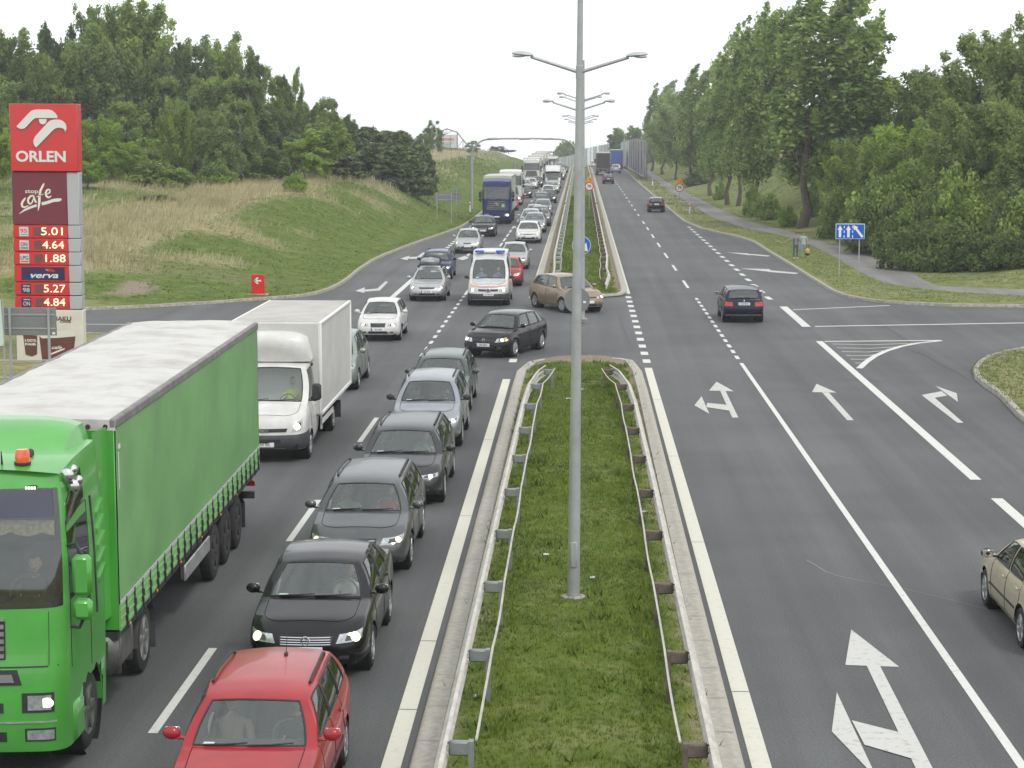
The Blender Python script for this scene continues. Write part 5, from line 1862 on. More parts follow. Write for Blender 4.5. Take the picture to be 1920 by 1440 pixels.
def place_cab(root, key, sp, col, detmat, mirror_m=None, loc=(0, 0, 0)):
    cm = cab_meshes(key, sp)
    part = lambda n, me, m, p=root: link_mesh(n, me, p, m, loc if p is root else None)
    cab = part('cab', cm['body'], col)
    sub = lambda n, me, m: link_mesh(n, me, cab, m)
    sub('windscreen', cm['ws'], GLASS)
    for g_ in cm['dgl']: sub('side_window', g_, GLASS)
    sub('dashboard', cm['cabin'], INTER)
    sub('door_seam', cm['seam'], SEAM)
    sub('underbody', cm['under'], SEAM)
    sub('wiper', cm['wip'], BLACK)
    for k, mes in cm['det'].items():
        for me in mes: sub(k, me, detmat.get(k, BLACK))
    for s in (1, -1):
        m = part('mirror', cm['mirror'], mirror_m or col)
        m.scale = (s, 1, 1)
        for a_ in cm['arm']: link_mesh('mirror_arm', a_, m, BLACK)
    for s in (-1, 1): put_wheel(root, s * (sp['W'] / 2 - .16) + loc[0], sp['fo'] + loc[1], sp['r'], 'steel', mat('truck_rim', (.10, .10, .10), .6, .4, var=.3, scale=6))
    return cab
def det_man(Q, T, lf):
    out = [('grille', (1,), ((-3.6, T(1.50)), (3.6, T(1.50)), (3.6, T(1.97)), (-3.6, T(1.97))), .012)]
    for q in range(5):
        z = 1.52 + q * .088
        out.append(('grille_slat', (1,), ((-3.5, T(z)), (3.5, T(z)), (3.5, T(z + .05)), (-3.5, T(z + .05))), .03))
    out += [('grille_frame', (1,), ((-3.6, T(1.965)), (3.6, T(1.965)), (3.6, T(1.995)), (-3.6, T(1.995))), .03),
            ('badge_panel', (1,), ((-5.0, T(1.20)), (5.0, T(1.20)), (4.6, T(1.38)), (-4.6, T(1.38))), .012),
            ('badge_bar', (1,), ((-4.4, T(1.235)), (4.4, T(1.235)), (4.2, T(1.33)), (-4.2, T(1.33))), .03),
            ('lamp_bezel', (1, -1), Q(5.0, 8.6, .86, 1.10), .010), ('headlight', (1, -1), Q(5.5, 8.0, .89, 1.07), .018),
            ('fog_bezel', (1, -1), Q(5.2, 8.8, .50, .66), .010), ('fog_light', (1, -1), Q(5.4, 8.5, .52, .64), .016),
            ('intake', (1,), ((-3.4, T(.86)), (3.4, T(.86)), (3.4, T(.98)), (-3.4, T(.98))), .010), ('lower_intake', (1,), ((-3.6, T(.50)), (3.6, T(.50)), (3.6, T(.62)), (-3.6, T(.62))), .010),
            ('bumper_trim', (1,), ((-9, T(.73)), (9, T(.73)), (9, T(.75)), (-9, T(.75))), .012),
            ('bonnet_gap', (1,), ((-9.6, T(1.40)), (9.6, T(1.40)), (9.6, T(1.42)), (-9.6, T(1.42))), .004),
            ('panel_gap', (1, -1), Q(7.6, 7.72, 1.42, 2.06), .004),
            ('sun_visor', (1,), ((-9.2, T(3.14)), (9.2, T(3.14)), (9.2, T(3.44)), (-9.2, T(3.44))), .030),
            ('quarter_window', (1, -1), ((lf.A(.42), T(3.00)), (lf.A(1.30), T(3.08)), (lf.A(1.30), T(3.46)), (lf.A(.50), T(3.26))), .010),
            ('door_handle', (1, -1), Q(lf.A(1.26), lf.A(1.34), 1.72, 1.92), .012),
            ('rib_strip', (1, -1), ((lf.A(1.72), T(1.60)), (lf.A(1.78), T(1.60)), (lf.A(1.66), T(3.05)), (lf.A(1.60), T(3.05))), .012)]
    for q in range(5):
        z = 1.95 + q * .2
        out.append(('air_fin', (1, -1), ((lf.A(1.84), T(z)), (lf.A(2.2), T(z + .10)), (lf.A(2.2), T(z + .16)), (lf.A(1.84), T(z + .05))), .03))
    return out
MAN = dict(L=2.28, W=2.44, H=3.7, zb=.36, r=.50, fo=1.42, ws=(2.10, 3.46), roof=[(0, 3.62), (.5, 3.72), (1.2, 3.80), (2.28, 3.84)],
           front=[(.36, .05), (.6, .0), (1.1, .0), (1.38, .02), (1.45, .05), (2.1, .09), (2.8, .18), (3.46, .34), (3.62, .46)], detail=det_man)
P_GREEN = mat('paint_green', (.066, .325, .046), .34, 0, .5, .10, 1.2, 0, None, .6)
CURT = mat('green_tarpaulin', (.155, .345, .120), .42, 0, .5, .16, .5, .25, 3)
CURT2 = mat('green_tarpaulin_band', (.20, .42, .16), .5, 0, .4, .16, .8, .25, 4)
TARP_W = mat('white_tarpaulin', (.44, .425, .395), .65, 0, .4, .14, 1.4, 1, 2.2, col2=(.52, .51, .485), thr=(.30, .55))
for q_ in TARP_W.node_tree.nodes:
    if q_.type == 'BUMP': q_.inputs['Distance'].default_value = .06
ALU = mat('aluminium', (.50, .50, .49), .45, .7, var=.2, scale=4)
GREYM = mat('grey_metal', (.20, .195, .19), .6, .3, var=.25, scale=3)
CHASS = mat('chassis', (.030, .030, .032), .8, var=.3, scale=5)
TANK = mat('fuel_tank', (.17, .165, .16), .5, .7, var=.3, scale=3)

def trailer(root, L, z0, z1, W_, y0, side_m, roof_m, front_m, band_m=None, rear_m=None, straps=0, axles=(), wr=.5, rimm=None, wrinkle=.02, rear_open=False, guard=False):
    """curtain sided box: y0 is its front; every face a part of its own"""
    hw = W_ / 2
    zb_ = z0 + (.36 if band_m else 0)
    for s in (1, -1):
        mb = MB()
        ny, nzz = 44, 8
        rows = []
        for j in range(nzz + 1):
            z = lerp(zb_, z1 - .10, j / nzz)
            rows.append([(s * (hw + .012 * math.sin(i * 1.7) * math.sin(math.pi * j / nzz) + .008 * noise.noise(Vector((i * .5, j * .6, s)))), lerp(y0 + .05, y0 + L - .05, i / ny), z) for i in range(ny + 1)])
        mb.grid(rows, s < 0)
        mb.build('side_curtain', side_m, root, ang=60)
        mb = MB()
        mb.box((s * (hw - .03), y0 + L / 2, z1 - .05), (.10, L, .13), bev=.02)
        mb.build('top_rail', GREYM, root)
        if band_m:
            mb = MB()
            mb.box((s * (hw - .006), y0 + L / 2, z0 + .18), (.02, L - .1, .36))
            for q in (.02, .13, .24): mb.box((s * (hw + .006), y0 + L / 2, z0 + q + .03), (.014, L - .1, .02))
            b = mb.build('curtain_band', band_m, root)
            mb = MB()
            mb.box((s * (hw + .008), y0 + L / 2, zb_ + .02), (.012, L - .1, .05))
            mb.build('band_stripe', mat('grey_stripe', (.42, .43, .42), .6), root)
        if straps:
            me = None
            for q in range(straps):
                y = lerp(y0 + .4, y0 + L - .3, q / (straps - 1))
                if me is None:
                    sb = MB()
                    sb.box((0, 0, .16), (.012, .045, .42))
                    sb.box((.012, .015, .16), (.02, .05, .10), bev=.006)
                    sb.box((.014, -.02, .02), (.02, .03, .20), rx=.25)
                    me = sb.mesh('strap')
                o = link_mesh('strap', me, root, CHASS, (s * (hw + .016), y, z0 + .03))
                if s < 0: o.rotation_euler = (0, 0, math.pi)
    rnd = random.Random(7)
    mb = MB()
    nx, ny = 26, 110
    rows = []
    for i in range(ny + 1):
        y = lerp(y0 + .01, y0 + L - .01, i / ny)
        r_ = []
        for k in range(nx + 1):
            u = -1 + 2 * k / nx
            w = wrinkle * (noise.noise(Vector((u * 1.6 + .9 * y, y * 1.1 - u * .5, 3))) + .8 * noise.noise(Vector((u * 2.4 - y * .3, y * 2.6 + u * 1.2, 9))))
            bow = .02 * math.cos(y * 2 * math.pi / 1.15)
            z = z1 + (1 - u * u) * .05 + (w + bow * .4) * min(1, (1 - abs(u)) * 6)
            r_.append((u * (hw + .01), y, z))
        rows.append(r_)
    mb.grid(rows)
    for row in (rows[0], rows[-1]): mb.grid([row, [(p[0], p[1] + (-.012 if row is rows[0] else .012), z1 - .14) for p in row]])
    for c in (0, -1): mb.grid([[r_[c] for r_ in rows], [(r_[c][0] * 1.004, r_[c][1], z1 - .06 + .015 * math.sin(i * 1.3)) for i, r_ in enumerate(rows)]])
    mb.build('roof_tarpaulin', roof_m, root, ang=70)
    if wrinkle > .015:
        ey = MB()
        for k in range(11): ey.lathe([(.001, -.012), (.028, -.010), (.034, 0)], (-hw + .12 + k * (W_ - .24) / 10, y0 - .012, z1 - .085), 'Y', 8)
        ey.build('roof_eyelets', CHASS, root)
    mb = MB()
    mb.box((0, y0 + .02, (z0 + z1) / 2 - .05), (W_ - .02, .05, z1 - z0 - .15), bev=.01)
    mb.build('front_wall', front_m, root)
    mb = MB()
    mb.box((0, y0 + L - .02, (z0 + z1) / 2), (W_ - .14, .04, z1 - z0 - .16))
    mb.build('rear_door', rear_m or side_m, root)
    mb = MB()
    for s in (-1, 1): mb.box((s * (hw - .06), y0 + L - .02, (z0 + z1) / 2), (.11, .07, z1 - z0))
    mb.box((0, y0 + L - .02, z1 - .06), (W_ - .1, .08, .12))
    mb.box((0, y0 + L - .02, z0 + .04), (W_, .09, .12))
    mb.build('rear_frame', GREYM, root)
    mb = MB()
    mb.box((0, y0 + L / 2, z0 - .06), (W_ - .06, L, .12))
    for s in (-1, 1): mb.box((s * .45, y0 + L / 2, z0 - .26), (.14, L - .6, .3))
    mb.box((0, y0 + L - .12, .55), (W_ - .2, .10, .14))
    for s in (-1, 1): mb.box((s * .6, y0 + L - .14, .80), (.08, .08, .5))
    mb.build('chassis', CHASS, root)
    for s in (-1, 1):
        q = MB()
        q.box((s * (hw - .30), y0 + L - .05, .78), (.42, .06, .13), bev=.02)
        q.build('tail_light', REDLENS, root)
    plate(root, Vector((0, y0 + L + .01, .62)), math.pi, True)
    for y in axles:
        for s in (-1, 1): put_wheel(root, s * (hw - .16), y, wr, 'steel', rimm or GREYM)
    if axles and len(axles) > 1:
        mb = MB()
        for s in (-1, 1):
            mb.grid([[(s * (hw - .02 - .3 * k), lerp(axles[0] - .62, axles[-1] + .62, u / 12), wr + .58 - .35 * abs(2 * u / 12 - 1) ** 6) for u in range(13)] for k in (0, 1)])
            mb.box((s * (hw - .18), axles[-1] + .66, .5), (.32, .02, .5))
        mb.build('mudguard', CHASS, root)
    if guard:
        for s in (-1, 1):
            mb = MB()
            mb.box((s * (hw - .05), lerp(axles[0] - 2.9, axles[0] - .7, .5), .78), (.04, 2.3, .26), bev=.012)
            for y in (axles[0] - 2.6, axles[0] - 1.0): mb.box((s * (hw - .14), y, .9), (.06, .08, .6))
            mb.build('side_guard', ALU, root)
    return root

# ---- the green lorry at the left edge
HG = .021
gt = thing('articulated_lorry', 'bright green lorry with white roof tarpaulin at the left edge of the photo', 'lorry', (-7.36, 22.35, .004), HG)
DM = dict(headlight=LENS, lamp_bezel=BLACK, fog_light=LENS, fog_bezel=BLACK, grille=BLACK, grille_slat=GREYM, grille_frame=CHROME, badge_panel=BLACK, badge_bar=CHROME, bumper_trim=ALU, sun_visor=mat('tinted_visor', (.03, .034, .06), .15, coat=.8), quarter_window=GLASS_DK, air_fin=P_GREEN, rib_strip=BLACK)
cabo = place_cab(gt, 'man', MAN, P_GREEN, DM)
cmn = CABMESH['man']
lf, T = cmn['lf'], cmn['T']
for s in (1, -1):
    b = MB()
    p, n = lf.S(s, 7.2, T(.98)), lf.N(s, 7.2, T(.98))
    e = Vector((1, 0, 0))
    b.add([p + n * .026] + [p + n * .026 + Vector((.085 * math.cos(k * math.pi / 8), 0, .062 * math.sin(k * math.pi / 8))) for k in range(16)], [(0, 1 + k, 1 + (k + 1) % 16) for k in range(16)])
    b.build('lamp_bulb', LAMP_ON, gt)
text('MAN', .10, CHROME, gt, (0, lf.S(1, 0, T(1.28)).y - .045, 1.285), bold=.004, name='badge_lettering')
# roof spoiler
sp_ = MB()
rows = []
for i in range(13):
    u = i / 12
    rr = []
    for k in range(17):
        v = -1 + k / 8
        y = .95 + 1.35 * u + .32 * abs(v) ** 3 * (1 - u)
        z = 3.78 + (.34 * sm(u * 1.25) + .02) * (1 - .45 * abs(v) ** 4) - .30 * (abs(v) > .97)
        rr.append((v * (1.06 + .05 * u), y, z))
    rows.append(rr)
sp_.grid(rows)
sp_.grid([[(p[0], p[1], p[2]) for p in rows[0]], [(p[0] * .98, p[1] + .06, 3.72) for p in rows[0]]])
sp_.build('roof_spoiler', P_GREEN, gt, ang=50)
sp_ = MB()
for s in (-1, 1): sp_.box((s * .62, 1.02, 3.82), (.07, .16, .14), bev=.02, rx=.3)
sp_.build('spoiler_bracket', BLACK, gt)
for s in (-1, 1):
    q = MB()
    rws = []
    for i in range(8):
        u = i / 7
        rws.append([(s * (1.10 + .08 * u), 2.24 + .62 * u, z) for z in (1.35, 2.0, 2.8, 3.6, 3.92)])
    q.grid(rws)
    q.build('air_deflector', P_GREEN, gt, ang=60)
q = MB()
q.lathe([(.001, .17), (.07, .165), (.088, .13), (.09, .02), (.09, 0)], (.62, .66, 3.80), n=16)
bc = q.build('beacon', mat('beacon_lens', (.70, .10, .015), .25, coat=.8, var=.25, scale=20), gt)
q = MB()
q.lathe([(.10, .0), (.10, -.06), (.08, -.09), (.001, -.09)], (.62, .66, 3.81), n=16)
q.build('beacon_base', BLACK, bc)
q = MB()
q.tube([(.38, .62, 3.74), (.38, .60, 3.95)], [.018, .006], 6)
q.build('roof_aerial', BLACK, gt)
q = MB()
q.box((-.25, .75, 3.82), (.9, .42, .05), bev=.02)
q.build('roof_hatch', GREYM, gt)
for (y, z, x, l) in ((.72, 3.60, 1.12, .5), (.86, 3.44, 1.15, .5)):
    q = MB()
    d0 = Vector((.10, -1, .02)).normalized()
    a = Vector((x + .02, y + .30, z + .06))
    q.tube([a, a + d0 * .30, a + d0 * .42, a + d0 * .50], [.016, .02, .05, .085], 12)
    q.ball(a, (.12, .12, .12), 10, 6)
    q.ball(a + d0 * .50, (.17, .10, .17), 12, 8)
    q.box(a + Vector((-.06, 0, -.04)), (.10, .05, .05))
    q.build('air_horn', CHROME, gt)
q = MB()
q.box((.78, lf.S(1, 5, T(3.54)).y - .02, 3.54), (.17, .04, .06), bev=.015)
ml = q.build('marker_light', BLACK, gt)
q = MB()
for k in range(4): q.box((.73 + k * .034, lf.S(1, 5, T(3.54)).y - .045, 3.54), (.022, .012, .03))
q.build('marker_led', LAMP_W, ml)
# lace pelmet and net across the top of the windscreen, seen through the glass
q = MB()
rws = []
for k in range(61):
    x = -1.05 + 2.1 * k / 60
    rws.append([(x, .40 + .015 * math.sin(k * 1.3), 3.14), (x, .38 + .015 * math.sin(k * 1.3), 3.0 - .05 * abs(math.sin(k * .28)))])
q.grid(rws)
q.build('lace_pelmet', mat('lace', (.50, .40, .22), .9, var=.3, scale=20), gt)
# step, mudguard, tank
for s in (1, -1):
    q = MB()
    q.box((s * 1.13, 1.98, .82), (.14, .03, 1.0), bev=.01, rx=.12)
    q.build('side_skirt', P_GREEN, gt)
    q = MB()
    q.box((s * 1.16, .66, .62), (.16, .44, .5), bev=.04)
    q.build('step_panel', P_GREEN, gt)
    q = MB()
    q.box((s * .98, 2.78 + .55, .82), (.52, 1.15, .62), bev=.12)
    for y in (2.98, 3.68): q.box((s * .98, y, .82), (.535, .05, .635), bev=.12)
    q.build('fuel_tank', TANK, gt)
    q = MB()
    q.grid([[(s * (1.20 - .34 * k), 4.90 + .62 * math.cos(math.pi * u / 12) * -1, .50 + .62 * math.sin(math.pi * u / 12)) for u in range(13)] for k in (0, 1)])
    q.box((s * 1.03, 5.52, .42), (.34, .02, .46))
    q.build('mudguard', DARKGREY, gt)
    put_wheel(gt, s * 1.06, 4.90, .50, 'steel', mat('grey_rim', (.20, .20, .19), .6, .4, var=.3, scale=6))
q = MB()
for s in (-1, 1): q.box((s * .42, 3.6, .92), (.10, 5.4, .26))
q.build('tractor_frame', CHASS, gt)
trailer(gt, 13.1, 1.13, 4.0, 2.55, 2.80, CURT, TARP_W, P_GREEN, CURT2, CURT, straps=24, axles=(10.75, 12.05, 13.35), rimm=mat('dark_rim', (.03, .03, .03), .7, var=.3, scale=6), wrinkle=.024, guard=True)
q = MB()
for k in range(6): q.box((1.29, 3.4 + k * 1.9, 1.10), (.02, .07, .04), bev=.008)
q.build('side_marker', ORANGE, gt)
q = MB()
q.box((1.285, 3.0, 3.62), (.006, .14, .06))
q.box((1.285, 2.95, 3.3), (.006, .03, .5))
q.build('curtain_label', mat('label_white', (.62, .64, .62), .6), gt)
# driver, in the frame of the cab
class _C: pass
drv = sitter(gt, dict(sp=dict(fo=0), seat=(1.10, 1.62)), 1.55, SHIRT_K, 'driver of the green lorry behind its windscreen', HAIRB, drive=True, z=1.62)

# ---- white box van with roof deflector
IV = dict(L=2.75, W=2.0, H=2.25, cowl=.98, fo=.95, wb=4.35, r=.335, zb=.30, roofw=.84, cowlbow=.17, crown=.05, roofbow=.07, gbulge=.06,
    top=[(0, .98), (.3, 1.10), (.7, 1.22), (.98, 1.30), (1.6, 1.31), (2.75, 1.31)], roof=[(1.62, 2.10), (2.0, 2.20), (2.4, 2.24), (2.68, 2.24)], ys=(.60, 2.62),
    wins=[(1.06, 1.64, 1.98, 2.02)], doors=[(1.06, 2.06)], hl=((5.6, .58), (9.0, .62), (9.8, .92), (6.6, .86)), grille=(4.6, .60, .72), intake=(5.4, .14, .34), lampr=.085, lampa=7.2, rearseat=False, seatz=.90, blindrear=True, fog=False, mirry=.20,
    mirrorbox=True, front=[(0, .06), (.1, .02), (.25, .0), (.42, .0), (.52, .03), (.72, .06), (.85, .10), (.94, .16), (1, .24)], platez=.16)
def iveco_kit(root, cm, off):
    lf = cm['lf']
    mb = MB()
    for sd in (1, -1): lf.patch(mb, sd, ((0, .02), (lf.i_side + 1, .02), (lf.i_side + 1, .50), (0, .50)), .008, 20, 6)
    mb.build('bumper', DARKGREY, root, loc=off)
    mb = MB()
    lf.patch(mb, 1, ((-3.6, .22), (3.6, .22), (3.4, .36), (-3.4, .36)), .014, 10, 2)
    mb.build('bumper_opening', BLACK, root, loc=off)
    o = off.y
    mb = MB()
    mb.box((0, 1.98 + 3.1 + o, 2.02), (2.20, 6.2, 2.28), bev=.03)
    b = mb.build('cargo_box', mat('box_white', (.54, .535, .505), .5, var=.07, scale=1.2), root)
    mb = MB()
    for s in (-1, 1):
        mb.box((s * 1.10, 1.98 + 3.1 + o, 3.13), (.07, 6.24, .07), bev=.015)
        mb.box((s * 1.10, 1.98 + 3.1 + o, .90), (.07, 6.24, .09), bev=.015)
        for y in (2.0, 8.16): mb.box((s * 1.10, y + o, 2.0), (.08, .08, 2.3), bev=.02)
    mb.build('edge_trim', mat('trim_white', (.70, .70, .68), .45), b)
    mb = MB()
    mb.grid([[(-1.06 + 2.12 * k / 10, 2.05 + 6.05 * i / 20 + o, 3.166 + .006 * noise.noise(Vector((k * .7, i * .6, 0)))) for k in range(11)] for i in range(21)])
    mb.build('box_roof', mat('box_roof', (.40, .385, .35), .7, var=.12, scale=1.5), b)
    mb = MB()
    rows = []
    for i in range(11):
        u = i / 10
        r_ = []
        for k in range(15):
            v = -1 + k / 7
            z = 2.22 + .78 * math.sin(u * math.pi / 2) ** .8 * (1 - .25 * abs(v) ** 4) * (1 if abs(v) < .98 else .15)
            r_.append((v * (.90 + .06 * u), 1.72 + .62 * u * u - .28 * math.sin(u * math.pi) * (1 - v * v) * .6 + .1 * v * v * (1 - u) + .02 + o, z))
        rows.append(r_)
    mb.grid(rows)
    mb.grid([rows[-1], [(p[0], p[1] + .08, 2.9) for p in rows[-1]]])
    mb.build('roof_deflector', P_WHITE, root, ang=60)
    mb = MB()
    mb.box((0, 5.0 + o, .62), (1.3, 5.8, .24))
    mb.build('chassis', CHASS, root)
    for s in (-1, 1):
        mb = MB()
        mb.box((s * 1.03, 3.75 + o, .62), (.04, 2.1, .14), bev=.01)
        mb.box((s * 1.0, 2.78 + o, .66), (.05, .08, .5), bev=.01)
        mb.build('side_guard', mat('trim_white', (.70, .70, .68), .45), root)
        mb = MB()
        mb.box((s * .90, 5.92 + o, .48), (.40, .03, .46))
        mb.build('mud_flap', CHASS, root)
        q = MB()
        q.box((s * .86, 8.2 + o, .95), (.20, .05, .32), bev=.02)
        q.build('tail_light_unit', REDLENS, root)
    text('IVECO', .085, CHROME, root, (0, lf.S(1, 0, .66).y + o - .03, lf.S(1, 0, .66).z), (R(78), 0, 0), bold=.003, name='grille_lettering')
    mb = MB()
    mb.box((.93, 1.70 + o, 2.17), (.05, .10, .09), bev=.02)
    mb.box((-.93, 1.70 + o, 2.17), (.05, .10, .09), bev=.02)
    mb.build('marker_lamp', BLACK, root)
iv = make_car('iveco', IV, 'white box lorry with rounded roof deflector beside the green lorry', (-7.44, 45.9), 0, P_WHITE, name='box_lorry', cat='lorry', wheel='steel', extras=iveco_kit, mirror_m=BLACK, plates=('DW 7KK', ''), rimm=STEELCAP)
sitter(iv, CARMESH['iveco'], 1.1, SHIRT_HV, 'driver of the white box lorry in a yellow hi-vis vest', HAIRD)

# ---- the blue lorry and the lorries further up
def det_actros(Q, T, lf):
    out = [('grille', (1,), ((-6.4, T(1.18)), (6.4, T(1.18)), (5.2, T(1.98)), (-5.2, T(1.98))), .012)]
    for q in range(5): out.append(('grille_slat', (1,), ((-6.0 + q * .2, T(1.24 + q * .15)), (6.0 - q * .2, T(1.24 + q * .15)), (6.0 - q * .2, T(1.30 + q * .15)), (-6.0 + q * .2, T(1.30 + q * .15))), .03))
    out += [('headlight', (1, -1), Q(4.6, 8.0, .66, .88), .014), ('intake', (1,), ((-4.4, T(.5)), (4.4, T(.5)), (4.4, T(.62)), (-4.4, T(.62))), .010), ('sun_visor', (1,), ((-9, T(3.06)), (9, T(3.06)), (9, T(3.28)), (-9, T(3.28))), .06), ('step', (1, -1), Q(9.5, 12, .62, 1.0), .006), ('bumper_gap', (1,), ((-9, T(1.08)), (9, T(1.08)), (9, T(1.12)), (-9, T(1.12))), .006)]
    return out
ACT = dict(MAN, detail=det_actros, ws=(2.08, 3.20), roof=[(0, 3.44), (.5, 3.56), (1.2, 3.66), (2.28, 3.7)])
BLUEC = mat('paint_lorry_blue', (.016, .026, .115), .4, 0, .25, .1, 1.5, 0, None, .15)
P_CREAM = paint('lorry_cream', (.60, .57, .48), 0, .4)
SIDEGREY = mat('grey_tarpaulin', (.40, .40, .38), .6, var=.12, scale=1)
SIDEW = mat('box_side_white', (.54, .54, .51), .55, var=.08, scale=1)
def lorry(label, pos, cabcol, side_m, roof_m, L=8.2, z1=3.9, det=None, loc_head=0, name='lorry', lampside=(1,), W_=2.5, cabkey='actros', sp=None, visor=None, group=None, top_lamps=False):
    t = thing(name, label, 'lorry', (pos[0], pos[1], ZR(pos[1]) + .004), loc_head, group)
    dm = dict(headlight=LENS, grille=BLACK, grille_slat=GREYM, intake=BLACK, sun_visor=visor or cabcol, step=BLACK, bumper_gap=BLACK)
    place_cab(t, cabkey, sp or ACT, cabcol, dm, BLACK)
    lf, T = CABMESH[cabkey]['lf'], CABMESH[cabkey]['T']
    for s in lampside:
        b = MB()
        p, n = lf.S(s, 6.6, T(.77)), lf.N(s, 6.6, T(.77))
        b.add([p + n * .03] + [p + n * .03 + Vector((.14 * math.cos(k * math.pi / 8), 0, .10 * math.sin(k * math.pi / 8))) for k in range(16)], [(0, 1 + k, 1 + (k + 1) % 16) for k in range(16)])
        b.build('lamp_bulb', LAMP_ON, t)
    trailer(t, L, 1.10, z1, W_, 2.45, side_m, roof_m, side_m, axles=(5.6, 2.45 + L - 2.2) if L < 10 else (5.0, L - 1.2, L + .1), wrinkle=.01)
    plate(t, Vector((0, lf.S(1, 0, T(.68)).y - .02, .62)), 0, False)
    if top_lamps:
        b = MB()
        for k in range(4): b.lathe([(.001, -.04), (.09, -.03), (.10, .05)], (-.55 + k * .36, .38, 3.60), 'Y', 12)
        b.build('roof_lamp', CHROME, t)
        b = MB()
        b.tube([(-.95, .40, 3.56), (.95, .40, 3.56)], .03, 6)
        b.build('lamp_bar', CHROME, t)
    return t
bl = lorry('blue lorry cab with star badge and grey tarpaulin body in the outer lane', (G(931, 420.5).x, G(931, 420.5).y), BLUEC, SIDEGREY, TARP_W, L=8.4, z1=3.95, visor=BLUEC)
q = MB()
q.tube([(.17 * math.cos(k * math.pi / 12), -.06, 1.62 + .17 * math.sin(k * math.pi / 12)) for k in range(24)], .018, 5, closed=True)
for k in range(3):
    a = math.pi / 2 + k * 2 * math.pi / 3
    q.tube([(0, -.06, 1.62), (.17 * math.cos(a), -.06, 1.62 + .17 * math.sin(a))], [.03, .01], 5)
q.build('star_badge', CHROME, bl)
q = MB()
q.lathe([(.001, -.02), (.13, -.02), (.13, 0)], (.55, -.02, 1.55), 'Y', 18)
q.build('round_sticker', mat('sticker_green', (.30, .55, .40), .6), bl)
lorry('white box lorry half hidden behind the blue lorry', (-7.35, 204), P_WHITE, SIDEW, SIDEW, L=6.2, z1=3.3, W_=2.4)
lorry('white tractor unit with a row of four roof lamps in the queue up the hill', (-7.15, 284), P_WHITE, SIDEW, SIDEW, L=9.5, z1=3.8, top_lamps=True)
lorry('white lorry close behind the tractor unit with roof lamps', (-7.0, 303), P_WHITE, P_CREAM, TARP_W, L=8.5, z1=3.9)
lorry('cream boxed lorry in the middle of the far lorry queue', (-6.9, 322), P_CREAM, P_CREAM, TARP_W, L=9.0, z1=4.05)
lorry('white lorry with the tallest box at the end of the far queue', (-6.8, 343), P_WHITE, SIDEW, TARP_W, L=10, z1=4.1)
lorry('blue sided lorry behind the tall white boxes near the crest', (-6.3, 362), P_WHITE, mat('lorry_side_blue', (.05, .16, .42), .5, var=.1, scale=1), TARP_W, L=10, z1=3.95)
lv_ = lorry('white box van with high body in the inner lane up the hill', (-3.75, 263), P_WHITE, SIDEW, SIDEW, L=5.0, z1=3.0, W_=2.25, cabkey='lowcab', sp=dict(ACT, W=2.1, r=.42, ws=(1.45, 2.1), roof=[(0, 2.20), (.5, 2.35), (1.2, 2.7), (2.28, 3.0)], front=[(.36, .0), (.9, .0), (1.2, .10), (1.45, .30), (2.1, .75), (2.2, .85)]))
BLUEREAR = mat('blue_tarpaulin', (.028, .075, .30), .6, var=.12, scale=1)
DARKREAR = mat('dark_tarpaulin', (.030, .024, .026), .7, var=.3, scale=2)
p = G(1131, 329)
def away(label, px, py, side_m, roof_m, rear_m, z1, L=9.0):
    p = G(px, py)
    t = thing('lorry', label, 'lorry', (p.x, p.y + L + 2.45, ZR(p.y)), math.pi)
    place_cab(t, 'actros', ACT, P_WHITE, dict(headlight=LENS, grille=BLACK, grille_slat=GREYM), BLACK)
    trailer(t, L, 1.10, z1, 2.55, 2.45, side_m, roof_m, side_m, rear_m=rear_m, axles=(5.6, 2.45 + L - 2.2), wrinkle=.01)
    return t
away('dark lorry with a cream roof edge driving uphill in the inner right lane', 1131, 329, DARKREAR, TARP_W, DARKREAR, 3.95)
away('lorry with a bright blue trailer back driving uphill on the right', 1156.5, 317, BLUEREAR, TARP_W, BLUEREAR, 3.9)
# ================================================================ STREET FURNITURE
GALV = mat('galvanised_steel', (.36, .375, .375), .5, .35, var=.12, scale=2.5, bump=.08, bscale=30)
GALV2 = mat('weathered_steel', (.47, .45, .40), .6, .2, var=.18, scale=3)
RUSTY = mat('rusty_post', (.13, .105, .085), .8, .2, var=.35, scale=6)
SIGNBACK = mat('sign_back_grey', (.20, .205, .21), .6, .2, var=.08, scale=2)
WHITE = mat('sign_white', (.72, .73, .73), .5)
BLUE = mat('sign_blue', (.006, .105, .50), .6, spec=.15)
ORG = mat('sign_orange', (.78, .30, .010), .6, spec=.2)
REDS = mat('sign_red', (.58, .022, .022), .6, spec=.2)
BLACKS = mat('sign_black', (.02, .02, .02), .5)

